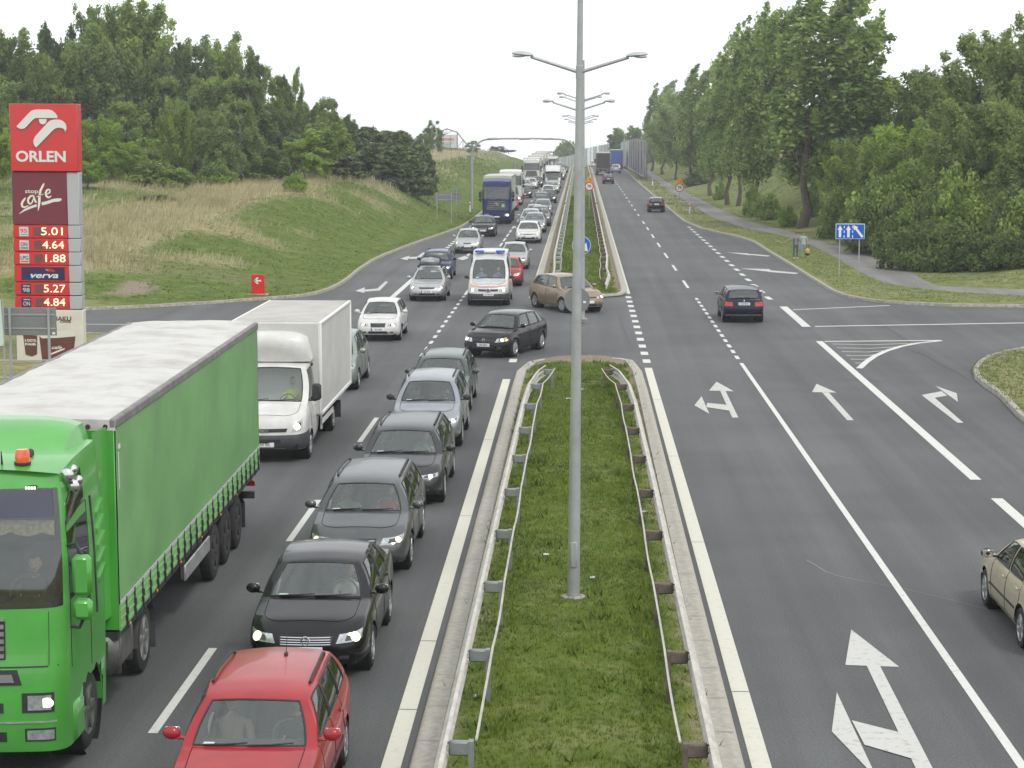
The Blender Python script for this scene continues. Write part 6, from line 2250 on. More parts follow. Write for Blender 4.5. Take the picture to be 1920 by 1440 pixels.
# ---- lamp posts along the median
def lamp_post(label, x, y, h, group, span=1.97, lean=0.0, z0=None, rise=.24):
    z0 = ZR(y) + .16 if z0 is None else z0
    t = thing('street_lamp', label, 'street lamp', (x, y, z0), 0, group)
    t.rotation_euler = (0, lean, 0)
    mb = MB()
    mb.tube([(0, 0, -.1), (0, 0, .02), (0, 0, h * .46), (0, 0, h * .68), (0, 0, h + .55), (0, 0, h + 1.6)], [.108, .106, .080, .070, .048, .042], 20)
    mb.box((.0, -.113, .75), (.10, .02, .42), bev=.008)
    mb.build('pole', GALV, t)
    mb = MB()
    mb.lathe([(.21, .0), (.21, .035), (.15, .05), (.12, .05)], n=8)
    mb.build('base_plate', CONC, t)
    mb = MB()
    mb.lathe([(.060, -.10), (.060, .10), (.05, .11)], (0, 0, h), n=12)
    mb.build('arm_collar', GALV, t)
    for s in (-1, 1):
        mb = MB()
        mb.tube([(0, 0, h), (s * .35, 0, h + rise * .45), (s * (span / 2 - .22), 0, h + rise)], [.03, .027, .024], 8)
        arm = mb.build('arm', GALV, t)
        mb = MB()
        rows = []
        for i in range(9):
            u = i / 8
            w = .095 * math.sin(math.pi * (.12 + .80 * u)) ** .7
            r_ = []
            for k in range(13):
                g = 2 * math.pi * k / 12
                zz = math.sin(g)
                r_.append((s * (span / 2 - .26 + .34 * u), w * math.cos(g), h + rise + .02 + .03 * u + (.055 if zz > 0 else .025) * zz * math.sin(math.pi * (.1 + .84 * u)) ** .7))
            rows.append(r_)
        mb.grid(rows)
        hd = mb.build('lamp_head', mat('lamp_housing', (.40, .42, .43), .5, .2), arm, ang=60)
        mb = MB()
        mb.ball((s * (span / 2 - .03), 0, h + rise + .012), (.22, .15, .05), 12, 6)
        mb.build('lamp_glass', mat('lamp_bowl', (.55, .55, .50), .25, coat=.4), hd)
    return t
p0 = G(1075, 1139)
LG = 'double armed street lamps along the median'
lamp_post('nearest double armed street lamp, standing in the mown grass of the near median', p0.x, p0.y, 8.56, LG, 2.0, R(.42))
for (y, tipz, span, lb) in ((57.2, 8.62, 1.97, 'street lamp on the near median tip, directly behind the nearest one'), (79, 9.25, 2.0, 'third street lamp from the front, with arms raised above the second'),
                            (96, 9.4, 1.95, 'fourth street lamp from the front at the start of the far median'), (113, 8.6, 2.0, None), (128, 8.5, 2.0, None), (147, 8.9, 2.0, None), (166, 8.5, 2.0, None), (192, 8.6, 2.0, None)):
    x = -.02 if y > 60 else -.06
    z0 = ZR(y) + .16
    lamp_post(lb or 'distant double armed street lamp in the row up the far median', x + (.12 if lb and 'third' in lb else 0), y, tipz - z0 - .24, LG, span, 0, z0)

# ---- guardrails
def w_beam(mb, path, s):
    """the corrugated rail; s is the side the face looks to"""
    prof = [(-.155, .0), (-.13, .0), (-.10, .075), (-.05, .10), (-.03, .03), (.0, .0), (.03, .03), (.05, .10), (.10, .085), (.13, .02), (.155, -.015), (.158, .03)]
    rows = []
    for i, p in enumerate(path):
        a, b = Vector(path[max(0, i - 1)]), Vector(path[min(len(path) - 1, i + 1)])
        t = (b - a).normalized()
        nrm = Vector((-t.y, t.x, 0)) * 1.0
        if nrm.x * s < 0: nrm = -nrm
        rows.append([Vector(p) + nrm * q[1] + Vector((0, 0, q[0])) for q in prof])
    mb.grid(rows)
def guardrail(label, path, s, step, inward, strap_wave, posts_m, first, group=None, nmax=99):
    """path of the beam centre; posts every step metres on the inner side"""
    t = thing('guardrail', label, 'guardrail', (path[0][0], path[0][1], ZR(path[0][1])), 0, group)
    o = Vector(t.location)
    mb = MB()
    w_beam(mb, [Vector(p) - o for p in path], s)
    mb.build('rail', GALV2, t, ang=60)
    acc, nxt = 0.0, first
    post = MB()
    post.box((0, 0, .36), (.06, .12, .86))
    pm = post.mesh('post')
    spc = MB()
    spc.box((.15 * inward, 0, .70), (.28, .10, .17), bev=.02)
    for q in (-.02, .05): spc.tube([(-.05 * inward, q - .015, .70 + q), (.02 * inward, q - .015, .70 + q)], .012, 5)
    sm_ = spc.mesh('spacer')
    back = []
    n = 0
    for a, b in zip(path, path[1:]):
        a, b = Vector(a), Vector(b)
        L = (b - a).length
        while nxt <= acc + L and n < nmax:
            q = a.lerp(b, (nxt - acc) / L)
            zz = q.z - .70
            p = link_mesh('post', pm, t, posts_m, (q.x - o.x + .27 * inward, q.y - o.y, zz - o.z))
            link_mesh('spacer', sm_, p, posts_m, (-.27 * inward, 0, 0))
            back.append(Vector((q.x - o.x + .33 * inward, q.y - o.y, q.z + .10 - o.z)))
            nxt += step
            n += 1
        acc += L
    if strap_wave and len(back) > 1:
        pts = []
        for i in range(len(back) - 1):
            for k in range(5):
                u = k / 5
                pts.append(back[i].lerp(back[i + 1], u) + Vector((strap_wave * math.sin(math.pi * u) * (1 if i % 2 else -.6), 0, -.05 * math.sin(math.pi * u))))
        pts.append(back[-1])
        mb = MB()
        mb.tube(pts, .017, 5)
        mb.build('rear_strap', GALV2, t)
    return t
GG = 'guardrails of the median'
def rp(x, y, z=.75): return (x, y, ZR(y) + z)
f1 = 21.6
guardrail('left guardrail of the near median with pale grey posts', [rp(-1.52, 4), rp(-1.50, 22), rp(-1.47, 38), rp(-1.42, 50), rp(-1.36, 53.2), rp(-1.18, 56.0), rp(-1.02, 58.2, .62)], -1, 3.98, 1, .012, mat('post_grey', (.235, .25, .25), .6, .3, var=.15, scale=4), f1 - 4, GG)
guardrail('right guardrail of the near median with rusty brown posts', [rp(1.52, 4), rp(1.50, 22), rp(1.46, 38), rp(1.40, 50), rp(1.33, 53.2), rp(1.12, 56.0), rp(.90, 58.4, .62)], 1, 3.98, -1, .012, RUSTY, f1 - 4, GG)
far_l = [rp(-1.36, 98.5, .35), rp(-1.30, 101, .6), rp(-1.34, 104)] + [rp(-1.42, y) for y in (110, 130, 160, 200, 260, 320, 390, 415, 435, 455, 470)]
far_r = [rp(1.20, 93.8, .28), rp(1.42, 97, .55), rp(1.32, 100.5, .7), rp(1.40, 104)] + [rp(1.48, y) for y in (110, 130, 160, 200, 260, 320, 390, 415, 435, 455, 470)]
guardrail('left guardrail of the far median running uphill', far_l, -1, 4, 1, .03, GALV, 2, GG, 60)
guardrail('right guardrail of the far median with a bent near end', far_r, 1, 4, -1, .04, RUSTY, 2, GG, 60)

# ---- delineator posts
def delineator(label, x, y):
    t = thing('delineator_post', label, 'delineator post', (x, y, GZ(x, y) - .03), 0, 'white delineator posts on the verges')
    mb = MB()
    mb.prism([(-.06, 0), (.06, 0), (.06, .96), (-.06, 1.04)], (0, .05, 0), (1, 0, 0), (0, 0, 1), .10)
    mb.build('post', WHITE, t, smooth=False)
    mb = MB()
    mb.box((0, -.004, .80), (.126, .115, .16))
    mb.build('red_band', REDS, t)
def gpos(px, py):
    p = G(px, py)
    for _ in range(3): p = G(px, py, GZ(p.x, p.y))
    return p
p = gpos(1293, 401); delineator('delineator post on the verge below the right speed sign', p.x, p.y)
p = gpos(1223.5, 348); delineator('delineator post near the end of the noise barrier', p.x, p.y)
p = gpos(881.5, 398); delineator('delineator post at the foot of the arch post on the left', p.x, p.y)
def reflector(label, x, y):
    t = thing('guardrail_reflector', label, 'reflector post', (x, y, ZR(y) + .85), 0, 'red topped reflectors on the far guardrails')
    mb = MB()
    mb.box((0, 0, .16), (.12, .05, .34), bev=.015)
    mb.build('post', WHITE, t)
    mb = MB()
    mb.box((0, -.004, .26), (.122, .052, .13), bev=.015)
    mb.build('red_band', REDS, t)
reflector('red topped reflector on the left rail of the far median', -1.42, 181)
reflector('red topped reflector high on the left rail near the crest', -1.42, 246)
reflector('red topped reflector on the right rail of the far median', 1.48, 181)

# ---- signs
def pole(t, x, h, r=.03, m=GALV, y=0, z0=-.1, name='post'):
    mb = MB()
    mb.tube([(x, y, z0), (x, y, h)], r, 8)
    return mb.build(name, m, t)
def disc(mb, c, r, d=.012, n=32):
    mb.lathe([(.001, -d), (r, -d), (r, d), (.001, d)], c, 'Y', n)
def arrow_poly(l, w, hl, hw): return [(-w, 0), (w, 0), (w, l - hl), (hw, l - hl), (0, l), (-hw, l - hl), (-w, l - hl)]
def rot2(pl, a, o=(0, 0)): return [(p[0] * math.cos(a) - p[1] * math.sin(a) + o[0], p[0] * math.sin(a) + p[1] * math.cos(a) + o[1]) for p in pl]
def flat(t, poly, m, y, name, z=0, x=0, d=.004):
    mb = MB()
    mb.prism(poly, (x, y, z), (1, 0, 0), (0, 0, 1), d)
    return mb.build(name, m, t, smooth=False)
def circ(r, n=28, c=(0, 0)): return [(c[0] + r * math.cos(2 * math.pi * k / n), c[1] + r * math.sin(2 * math.pi * k / n)) for k in range(n)]
# keep right sign on the far median
p = AT(1090, 460, 97.5)
t = thing('keep_right_sign', 'round blue sign with white arrow on the far median, partly behind the nearest lamp pole', 'road sign', (p.x, p.y, .18))
zc = p.z - .18
pole(t, 0, zc + .4, .035, y=.045)
mb = MB(); disc(mb, (0, 0, zc), .47); mb.build('sign_disc', WHITE, t)
flat(t, circ(.445, 36), BLUE, -.016, 'blue_field', zc)
flat(t, rot2(arrow_poly(.76, .085, .34, .27), R(-132), (-.24, .22)), WHITE, -.022, 'arrow', zc)
# back of the keep right sign on the near median
p = AT(1082, 563, 63.2)
t = thing('keep_right_sign', 'grey back of a round sign on the near median tip, partly behind the lamp pole', 'road sign', (p.x, p.y, .15))
zc = p.z - .15
pole(t, 0, zc + .38, .035, y=-.045)
mb = MB(); disc(mb, (0, 0, zc), .42); mb.build('sign_disc', SIGNBACK, t)
flat(t, [(.20, -.09), (.29, -.09), (.29, -.02), (.20, -.02)], WHITE, -.016, 'small_label', zc)
# 70 with bend warning
def speed_sign(label, px, cy, ty0, ty1, Y, r):
    p = AT(px, cy, Y)
    g = GZ(p.x, Y)
    t = thing('speed_sign', label, 'road sign', (p.x, Y, g), 0, 'orange bend warnings above 70 signs')
    zc = p.z - g
    zt0, zt1 = AT(px, ty1, Y).z - g, AT(px, ty0, Y).z - g
    pole(t, 0, zt1 - .1, .035, y=.05)
    mb = MB(); disc(mb, (0, 0, zc), r)
    d = mb.build('speed_disc', REDS, t)
    flat(t, circ(r * .80), WHITE, -.016, 'white_field', zc)
    text('70', r * .98, BLACKS, t, (0, -.022, zc), bold=.012, depth=.002, name='speed_number')
    h = zt1 - zt0
    flat(t, [(-h * .56, 0), (h * .56, 0), (0, h)], ORG, -.014, 'warning_triangle', zt0, d=.02)
    mb = MB()
    mb.tube([(h * .22, -.018, zt0 + h * .12), (h * .20, -.018, zt0 + h * .30), (h * .05, -.018, zt0 + h * .42), (-h * .16, -.018, zt0 + h * .44)], [h * .05, h * .05, h * .045, h * .02], 5)
    mb.build('bend_arrow', BLACKS, t)
speed_sign('orange triangle above a 70 sign on the median right of the lamp pole', 1104.8, 349.5, 327.5, 341.5, 186, .41)
speed_sign('orange triangle above a 70 sign on the grass verge on the right', 1274.3, 352, 331.5, 344.5, 207, .45)
# lane sign
p = gpos(1593, 518)
Y = p.y
def lp(px, py): return AT(px, py, Y)
a, b = lp(1566.5, 448), lp(1621.5, 419.5)
g = GZ(p.x, Y)
t = thing('lane_sign', 'blue lane sign with three white arrows on two posts on the right verge', 'road sign', ((a.x + b.x) / 2, Y, g))
W_, z0, z1 = b.x - a.x, a.z - g, b.z - g
H_ = z1 - z0
for x in (-W_ * .35, W_ * .33): pole(t, x, z1 - .04, .032, y=.05)
mb = MB(); mb.box((0, 0, z0 + H_ / 2), (W_, .03, H_), bev=.012); mb.build('panel', WHITE, t)
flat(t, [(-W_ / 2 + .03, z0 + .03), (W_ / 2 - .03, z0 + .03), (W_ / 2 - .03, z1 - .03), (-W_ / 2 + .03, z1 - .03)], BLUE, -.019, 'blue_field')
for x in (-W_ * .35, -W_ * .06): flat(t, [(q[0] + x, q[1] + z0 + .09) for q in arrow_poly(H_ * .78, .065, .24, .14)], WHITE, -.025, 'lane_arrow_symbol')
flat(t, rot2(arrow_poly(H_ * 1.0, .06, .24, .14), R(38), (W_ * .43, z0 + .10)), WHITE, -.025, 'merge_arrow_symbol')
for x in (-W_ * .205, W_ * .085):
    for q in range(3): flat(t, [(x - .022, z0 + .07 + q * .25), (x + .022, z0 + .07 + q * .25), (x + .022, z0 + .20 + q * .25), (x - .022, z0 + .20 + q * .25)], WHITE, -.025, 'lane_dash')
# grey backs of signs on the left verge
def back_sign(label, x0, x1, y0, y1, Y, posts, m=SIGNBACK, base=None):
    a, b = AT(x0, y1, Y), AT(x1, y0, Y)
    xm = (a.x + b.x) / 2
    g = GZ(xm, Y) if base is None else base
    t = thing('direction_sign', label, 'road sign', (xm, Y, g))
    w, za, zb_ = b.x - a.x, a.z - g, b.z - g
    mb = MB(); mb.box((0, 0, (za + zb_) / 2), (w, .03, zb_ - za), bev=.01); mb.build('panel', m, t)
    for q in posts: pole(t, w * q, zb_ - .02, .04, y=-.05, z0=-.4)
    mb = MB()
    for z in (lerp(za, zb_, .25), lerp(za, zb_, .75)): mb.box((0, -.022, z), (w * .96, .02, .04))
    mb.build('back_rail', GALV, t)
    return t, w, za, zb_
back_sign('grey back of a wide sign on two posts below the left grass bank', 815, 849.5, 361, 378.5, 161, (-.38, .40))
back_sign('small grey back of a sign on one post left of the arch post', 850.5, 863.7, 356, 373, 170, (-.1,))
back_sign('tiny grey sign on a thin post above the blue lorry body', 962, 972, 305, 313, 262, (-.1,))
t, w, za, zb_ = back_sign('large grey back of a sign on two posts in front of the price pylon', 7, 105, 577, 628.5, 53.2, (-.37, .36), base=.12)
flat(t, [(w * .42, za + .03), (w * .475, za + .03), (w * .475, za + .09), (w * .42, za + .09)], WHITE, -.02, 'small_label')
a = AT(-60, 650, 52.6)
t = thing('banner_board', 'pale green edged board cut off by the left edge beside the pylon', 'board', (a.x, 52.6, .12))
mb = MB(); b = AT(8, 650, 52.6); w = b.x - a.x
mb.prism([(0, AT(0, 650, 52.6).z - .12), (w - .02, AT(0, 648, 52.6).z - .12), (w, AT(0, 641, 52.6).z - .12), (w - .06, AT(0, 562, 52.6).z - .12), (0, AT(0, 560, 52.6).z - .12)], (0, 0, 0), (1, 0, 0), (0, 0, 1), .04)
mb.build('panel', mat('pale_board', (.52, .62, .55), .5), t, smooth=False)
pole(t, w - .03, AT(0, 562, 52.6).z - .12, .03, y=.07)
pole(t, .2, 2.4, .03, y=.07)
t = thing('hand_railing', 'thin grey railing behind the large sign back at the left edge', 'railing', (-17.6, 55.5, .1))
mb = MB()
for z in (.55, 1.05): mb.tube([(-2, 0, z), (2.2, .3, z)], .025, 6)
mb.build('rail', GALV, t)
for x in (-1, .4, 2.2): pole(t, x, 1.05, .025, y=.15 * (x + 2) / 2.1)
# red sign with an arrow
p = gpos(484, 552)
t = thing('arrow_sign', 'red board with white arrow standing on the left grass bank', 'sign', (p.x, p.y, p.z))
s_ = (AT(496, 552, p.y).x - AT(472, 552, p.y).x)
h_ = AT(480, 515, p.y).z - p.z
mb = MB(); mb.box((0, 0, h_ / 2 + .01), (s_, .16, h_ - .02), bev=.015); mb.build('panel', REDS, t)
mb = MB(); mb.box((0, 0, -.02), (s_ * 1.6, .5, .10), bev=.02); mb.build('base_slab', CONC, t)
mb = MB()
cx, cz = -.01, h_ * .70
mb.box((cx + .03, -.084, cz), (.30, .012, .07))
for s2 in (-1, 1): mb.box((cx - .06, -.084, cz + s2 * .065), (.24, .012, .07), ry=R(-42 * s2))
mb.build('arrow_symbol', WHITE, t)

# ---- arch over the left carriageway
a, b = gpos(884.5, 394.5), G(1079, 400)
Y = a.y
zt = AT(960, 261, Y).z
xl, xr = a.x, -.35
t = thing('arch_gantry', 'thin grey steel arch spanning the left carriageway', 'gantry', (xl, Y, a.z - .2))
zz = zt - a.z + .2
rr_ = 1.7
pts = [(0, 0, -.2), (0, 0, zz * .5), (0, 0, zz - rr_ - .1)] + [(rr_ - rr_ * math.cos(k * math.pi / 16), 0, zz - rr_ + rr_ * math.sin(k * math.pi / 16)) for k in range(0, 9)]
w = xr - xl
mid = [(w * u, 0, zz + .02 + .05 * math.sin(math.pi * u)) for u in (.3, .5, .7)]
pts2 = [(w - rr_ + rr_ * math.sin(k * math.pi / 16), 0, zz - rr_ + rr_ * math.cos(k * math.pi / 16)) for k in range(0, 9)] + [(w, 0, zz * .5), (w, 0, .1)]
mb = MB()
mb.tube([q for q in pts if q[2] < zz - rr_], [.16, .15, .15][:len([q for q in pts if q[2] < zz - rr_])], 10)
mb.build('left_post', GALV, t)
mb = MB()
mb.tube([pts[2]] + pts[3:] + mid + pts2, .085, 10)
mb.build('arch_tube', GALV, t)
mb = MB()
for u in (.2, .5, .72): mb.tube([(w * u - .5, 0, zz + .04), (w * u + .5, 0, zz + .05)], .11, 10)
mb.build('joint_sleeve', GALV, t)

# ---- noise barrier
def noise_barrier():
    pts = [(AT(1212.5, 330, 306).x, 306, .1), (10.0, 345, .05), (9.75, 390, 0), (9.5, 430, -.3)]
    tops = [AT(1212.5, 265, 306).z, AT(1195, 262, 345).z, AT(1176, 263, 390).z, AT(1163, 266, 430).z]
    more = [(1145, 269.5, 460), (1124, 273, 490), (1108, 276.5, 515), (1094, 279, 535), (1083, 287, 560), (1072, 291, 580), (1061, 293.5, 600), (1048, 295, 620), (1036, 297, 640)]
    for px, py, Y in more:
        q = AT(px, py, Y)
        pts.append((q.x, Y, q.z - 6))
        tops.append(q.z)
    t = thing('noise_barrier', 'tall noise barrier of grey and pale green panels on the crest at the right', 'noise barrier', (pts[0][0], pts[0][1], 0))
    o = Vector(t.location)
    cols = [mat('panel_brown', (.25, .225, .205), .6, var=.15, scale=2), mat('panel_grey', (.30, .31, .30), .5, var=.12, scale=2), mat('panel_green', (.36, .43, .38), .5, var=.08, scale=1), mat('panel_dark', (.11, .13, .15), .5, var=.1, scale=1)]
    clear = glass_mat('barrier_glass', (.80, .85, .86), .06)
    n = 0
    for i in range(len(pts) - 1):
        a, b = Vector(pts[i]), Vector(pts[i + 1])
        k = max(1, int((b - a).length / (4 if i < 2 else 7)))
        for j in range(k):
            u0, u1 = j / k, (j + 1) / k
            p, q = a.lerp(b, u0) - o, a.lerp(b, u1) - o
            tz0, tz1 = lerp(tops[i], tops[i + 1], u0), lerp(tops[i], tops[i + 1], u1)
            d = (q - p).normalized()
            nn = Vector((-d.y, d.x, 0))
            see = i < 2 and j % 3 == 1 or 4 < i < 7 and j % 2 == 0
            m = clear if see else (cols[0] if i < 2 else (cols[3] if n % 7 == 5 else cols[2] if n % 3 else cols[1]))
            mb = MB()
            zb_ = p.z + (.3 if see else -.3)
            off = nn * .05
            mb.add([p + off + Vector((0, 0, -.3)), q + off + Vector((0, 0, -.3)), Vector((q.x, q.y, tz1)) + off, Vector((p.x, p.y, tz0)) + off, p - off + Vector((0, 0, -.3)), q - off + Vector((0, 0, -.3)), Vector((q.x, q.y, tz1)) - off, Vector((p.x, p.y, tz0)) - off], [(0, 1, 2, 3), (7, 6, 5, 4), (0, 4, 5, 1), (3, 2, 6, 7), (0, 3, 7, 4), (1, 5, 6, 2)])
            mb.build('panel', m, t, smooth=False)
            mb = MB()
            mb.box((p.x, p.y, (tz0 + p.z) / 2 + .05), (.20, .20, tz0 - p.z + .4))
            if see:
                for f in (.45, .72): mb.tube([(p.x, p.y, lerp(p.z, tz0, f)), (q.x, q.y, lerp(q.z, tz1, f))], .05, 4)
            mb.build('post', mat('barrier_post', (.20, .205, .21), .6, .3), t)
            n += 1
    mb = MB()
    mb.tube([Vector(p) - o + Vector((-.35, 0, .55)) for p in pts[:4]], .12, 6)
    mb.build('plinth_rail', GREYM, t)
noise_barrier()
# ---- billboard on a truss, far left
Y = 395
def bp(px, py): return AT(px, py, Y)
t0 = bp(838, 290)
t = thing('billboard', 'white billboard with red lettering hung in a steel truss on the hill', 'billboard', (t0.x, Y, GZ(t0.x, Y)))
o = Vector(t.location)
q = lambda px, py: bp(px, py) - o
a, b = q(819, 279), q(857.5, 252.5)
mb = MB(); mb.box(((a.x + b.x) / 2, 0, (a.z + b.z) / 2), (b.x - a.x, .15, b.z - a.z)); mb.build('panel', mat('board_white', (.56, .59, .59), .5), t)
mb = MB()
for px in (831.5, 844.5): mb.box((q(px, 265).x, -.09, (a.z + b.z) / 2), (.10, .05, b.z - a.z))
for c in (a.x, b.x): mb.box((c, -.05, (a.z + b.z) / 2 - .3), (.2, .2, b.z - a.z + 1.6))
mb.box(((a.x + b.x) / 2, -.05, a.z - .06), (b.x - a.x + .3, .2, .14))
mb.build('panel_frame', GREYM, t)
text('BUDOMAX', .62, REDS, t, ((a.x + b.x) / 2 + .25, -.10, lerp(a.z, b.z, .66)), bold=.02, depth=.01, sx=.8)
mb = MB()
for (px, py, w) in ((838, 268, 2.6), (838, 271, 1.6), (838, 274, 1.4)):
    c = q(px, py)
    mb.box((c.x, -.10, c.z), (w, .03, .10))
mb.build('small_print', SIGNBACK, t)
mb = MB()
ch = [(799, 276), (810, 262), (820, 249), (838, 241.5), (857, 248), (869, 263), (880, 277)]
mb.tube([q(*c) for c in ch], .14, 6)
mb.tube([q(857, 279), q(882, 279)], .14, 6)
mb.tube([q(799, 278), q(819, 279)], .12, 6)
for c, d in (((838, 241.5), (838, 252)), ((829, 245), (838, 251)), ((849, 245), (838, 251)), ((868, 263), (868, 278)), ((868, 263), (858, 276)), ((808, 265), (808, 278)), ((868, 278), (876, 273))): mb.tube([q(*c), q(*d)], .06, 5)
mb.build('truss', GREYM, t)
mb = MB()
for px in (801, 879): mb.tube([q(px, 278), Vector((q(px, 278).x, 0, -3))], .18, 6)
mb.build('truss_leg', GREYM, t)
# far red roof behind the bank
p = AT(962, 303.5, 470)
t = thing('red_roofed_house', 'small pale house whose red roof just shows above the grassy bank', 'house', (p.x, 470, p.z - 3.2))
mb = MB(); mb.box((0, 2, 1.4), (3.0, 4, 2.8)); mb.build('wall', mat('plaster', (.55, .52, .47), .8, var=.1), t)
mb = MB(); mb.prism([(-1.7, 2.7), (1.7, 2.7), (.9, 3.9), (-.9, 3.9)], (0, 4.2, 0), (1, 0, 0), (0, 0, 1), 4.4); mb.build('roof', mat('red_roof', (.50, .10, .10), .7, var=.15), t, smooth=False)
# ================================================================ FUEL PRICE PYLON
PY = 64.4
pa, pb = AT(19, 690, PY), AT(150, 690, PY)
PX0, PX1 = AT(23, 440, PY).x, AT(149, 440, PY).x
PW = PX1 - PX0
pyl = thing('price_pylon', 'tall red fuel station price pylon at the left edge', 'price pylon', (PX0, PY, .1))
pyl.rotation_euler = (0, R(.36), 0)
def pz(py): return AT(80, py, PY).z - .1
PRED = mat('pylon_red', (.55, .022, .022), .30, coat=.35)
PWINE = mat('pylon_wine', (.155, .022, .040), .35, coat=.25)
PGREY = mat('pylon_grey', (.42, .43, .44), .45, .2)
CREAM = mat('cream_paint', (.74, .72, .60), .5)
LED = mat('price_digit', (1, .95, .65), .4, emit=.65, ecol=(1, .90, .50))
PANELDK = mat('led_panel', (.15, .06, .06), .4)
NAVY = mat('navy_panel', (.018, .016, .075), .4)
RZ = .45
def slab(name, y0, y1, m, x0=0, x1=PW, d=.42, front=0, bev=.015):
    mb = MB()
    mb.box(((x0 + x1) / 2, d / 2 + front, (pz(y0) + pz(y1)) / 2), (x1 - x0, d, pz(y0) - pz(y1)), bev=bev)
    return mb.build(name, m, pyl)
XS = PW * .815
top = slab('sign_box', 194, 320.5, PRED, d=.55, front=-.07)
slab('cafe_panel', 322.5, 421, PWINE, 0, XS)
slab('side_column', 322.5, 421, PGREY, XS + .006, PW)
rowsY = [(422, 446), (447, 471.5), (472.5, 496.5), (497.5, 528), (529.5, 553), (554.5, 579)]
for y0, y1 in rowsY:
    slab('price_row', y0, y1, PRED, 0, XS)
    slab('side_column', y0, y1, PGREY, XS + .006, PW)
slab('inner_core', 194, 690, CHASS, .04, PW - .04, .34, .04, 0)
F = -.075
# the bird emblem, raised white bands
U = PW / 128.0           # one photo pixel across
def em(pts): return [((x - 18.5) * PW / 127.5, pz(y)) for x, y in pts]
def zp(x, y): return (x / 9.6, 180 + y / 9.6)
def arc(cx, cy, r, a0, a1, n=8): return [(cx + r * math.cos(R(lerp(a0, a1, k / n))), cy - r * math.sin(R(lerp(a0, a1, k / n)))) for k in range(n + 1)]
E1 = [(308, 548)] + [(545, 300), (590, 262), (650, 244)] + [(700, 240), (890, 240), (955, 256), (1010, 300), (1045, 350), (1052, 392), (700, 392), (650, 398), (610, 425), (480, 560), (440, 586), (390, 590), (345, 575)]
E2 = [(612, 790), (640, 730), (870, 480), (930, 432), (1000, 418), (1070, 418), (1140, 440), (1190, 490), (1212, 550), (1208, 600), (1188, 640), (1180, 605), (1150, 575), (1110, 566), (1050, 566), (1000, 585), (940, 640), (658, 922), (628, 890), (610, 840)]
E3 = [(722, 410), (856, 410)] + [(856, 440), (845, 475), (820, 500), (790, 508), (755, 498), (730, 470), (722, 440)]
EW = mat('emblem_white', (.66, .66, .64), .45)
for E_ in (E1, E2, E3):
    flat(pyl, em([zp(*q) for q in E_]), EW, F, 'emblem', d=.05)
def ptext(s, px, py, h, m, y=-.006, w=None, **k):
    """lettering centred on a photo pixel, h photo pixels high capitals, fitted to w pixels"""
    hh = h * PW / 127.5
    o = text(s, hh / .72, m, pyl, ((px - 22) * PW / 127.5, y, pz(py)), depth=.006, **k)
    if w:
        bb = o.data.vertices
        ww = max(v.co.x for v in bb) - min(v.co.x for v in bb)
        o.scale = (w * PW / 127.5 / ww, 1, 1)
    return o
ptext('ORLEN', 80, 294, 20, EW, F - .004, w=94, bold=.014)
ptext('stop', 59.5, 358.5, 7.5, EW, w=25, bold=.002)
# handwritten cafe: strokes as flat ribbons
def stroke(pts, ws, m=CREAM, y=-.008, name='script_stroke'):
    q = [((x / 9.6 - 22) * PW / 127.5, pz(320 + yy / 9.6)) for x, yy in pts]
    n = len(q)
    L_, R_ = [], []
    for i in range(n):
        a, b = q[max(0, i - 1)], q[min(n - 1, i + 1)]
        tx, ty = b[0] - a[0], b[1] - a[1]
        l = math.hypot(tx, ty)
        w = ws[i] / 9.6 * PW / 127.5 / 2
        L_.append((q[i][0] - ty / l * w, q[i][1] + tx / l * w))
        R_.append((q[i][0] + ty / l * w, q[i][1] - tx / l * w))
    mb = MB()
    for i in range(n - 1):
        mb.add([(p[0], y, p[1]) for p in (L_[i], L_[i + 1], R_[i + 1], R_[i])], [(0, 1, 2, 3)])
    return mb.build(name, m, pyl, smooth=False)
stroke([(460, 485), (430, 520), (395, 570), (385, 610), (395, 645), (430, 660), (480, 640), (510, 625)], [18, 34, 40, 40, 36, 28, 20, 8])
stroke([(600, 440), (550, 455), (510, 500), (500, 545), (515, 585), (545, 600), (580, 560), (600, 500)], [22, 34, 38, 36, 34, 26, 22, 20])
stroke([(600, 440), (615, 500), (640, 560), (662, 570)], [28, 34, 34, 10])
stroke([(800, 225), (770, 280), (730, 360), (712, 450), (705, 560), (695, 640), (680, 722)], [26, 38, 40, 44, 46, 34, 6])
stroke([(655, 470), (720, 440), (790, 415)], [12, 20, 8])
stroke([(840, 420), (900, 390), (905, 345), (880, 330), (845, 350), (825, 400), (835, 450), (870, 480), (905, 465), (930, 445)], [16, 26, 30, 26, 34, 38, 38, 34, 26, 8])
stroke([(335, 775), (430, 710), (540, 660), (660, 620)], [8, 34, 44, 44], EW, -.007)
stroke([(748, 595), (850, 570), (960, 530), (1060, 520), (1110, 510)], [54, 54, 56, 60, 30], EW, -.007)
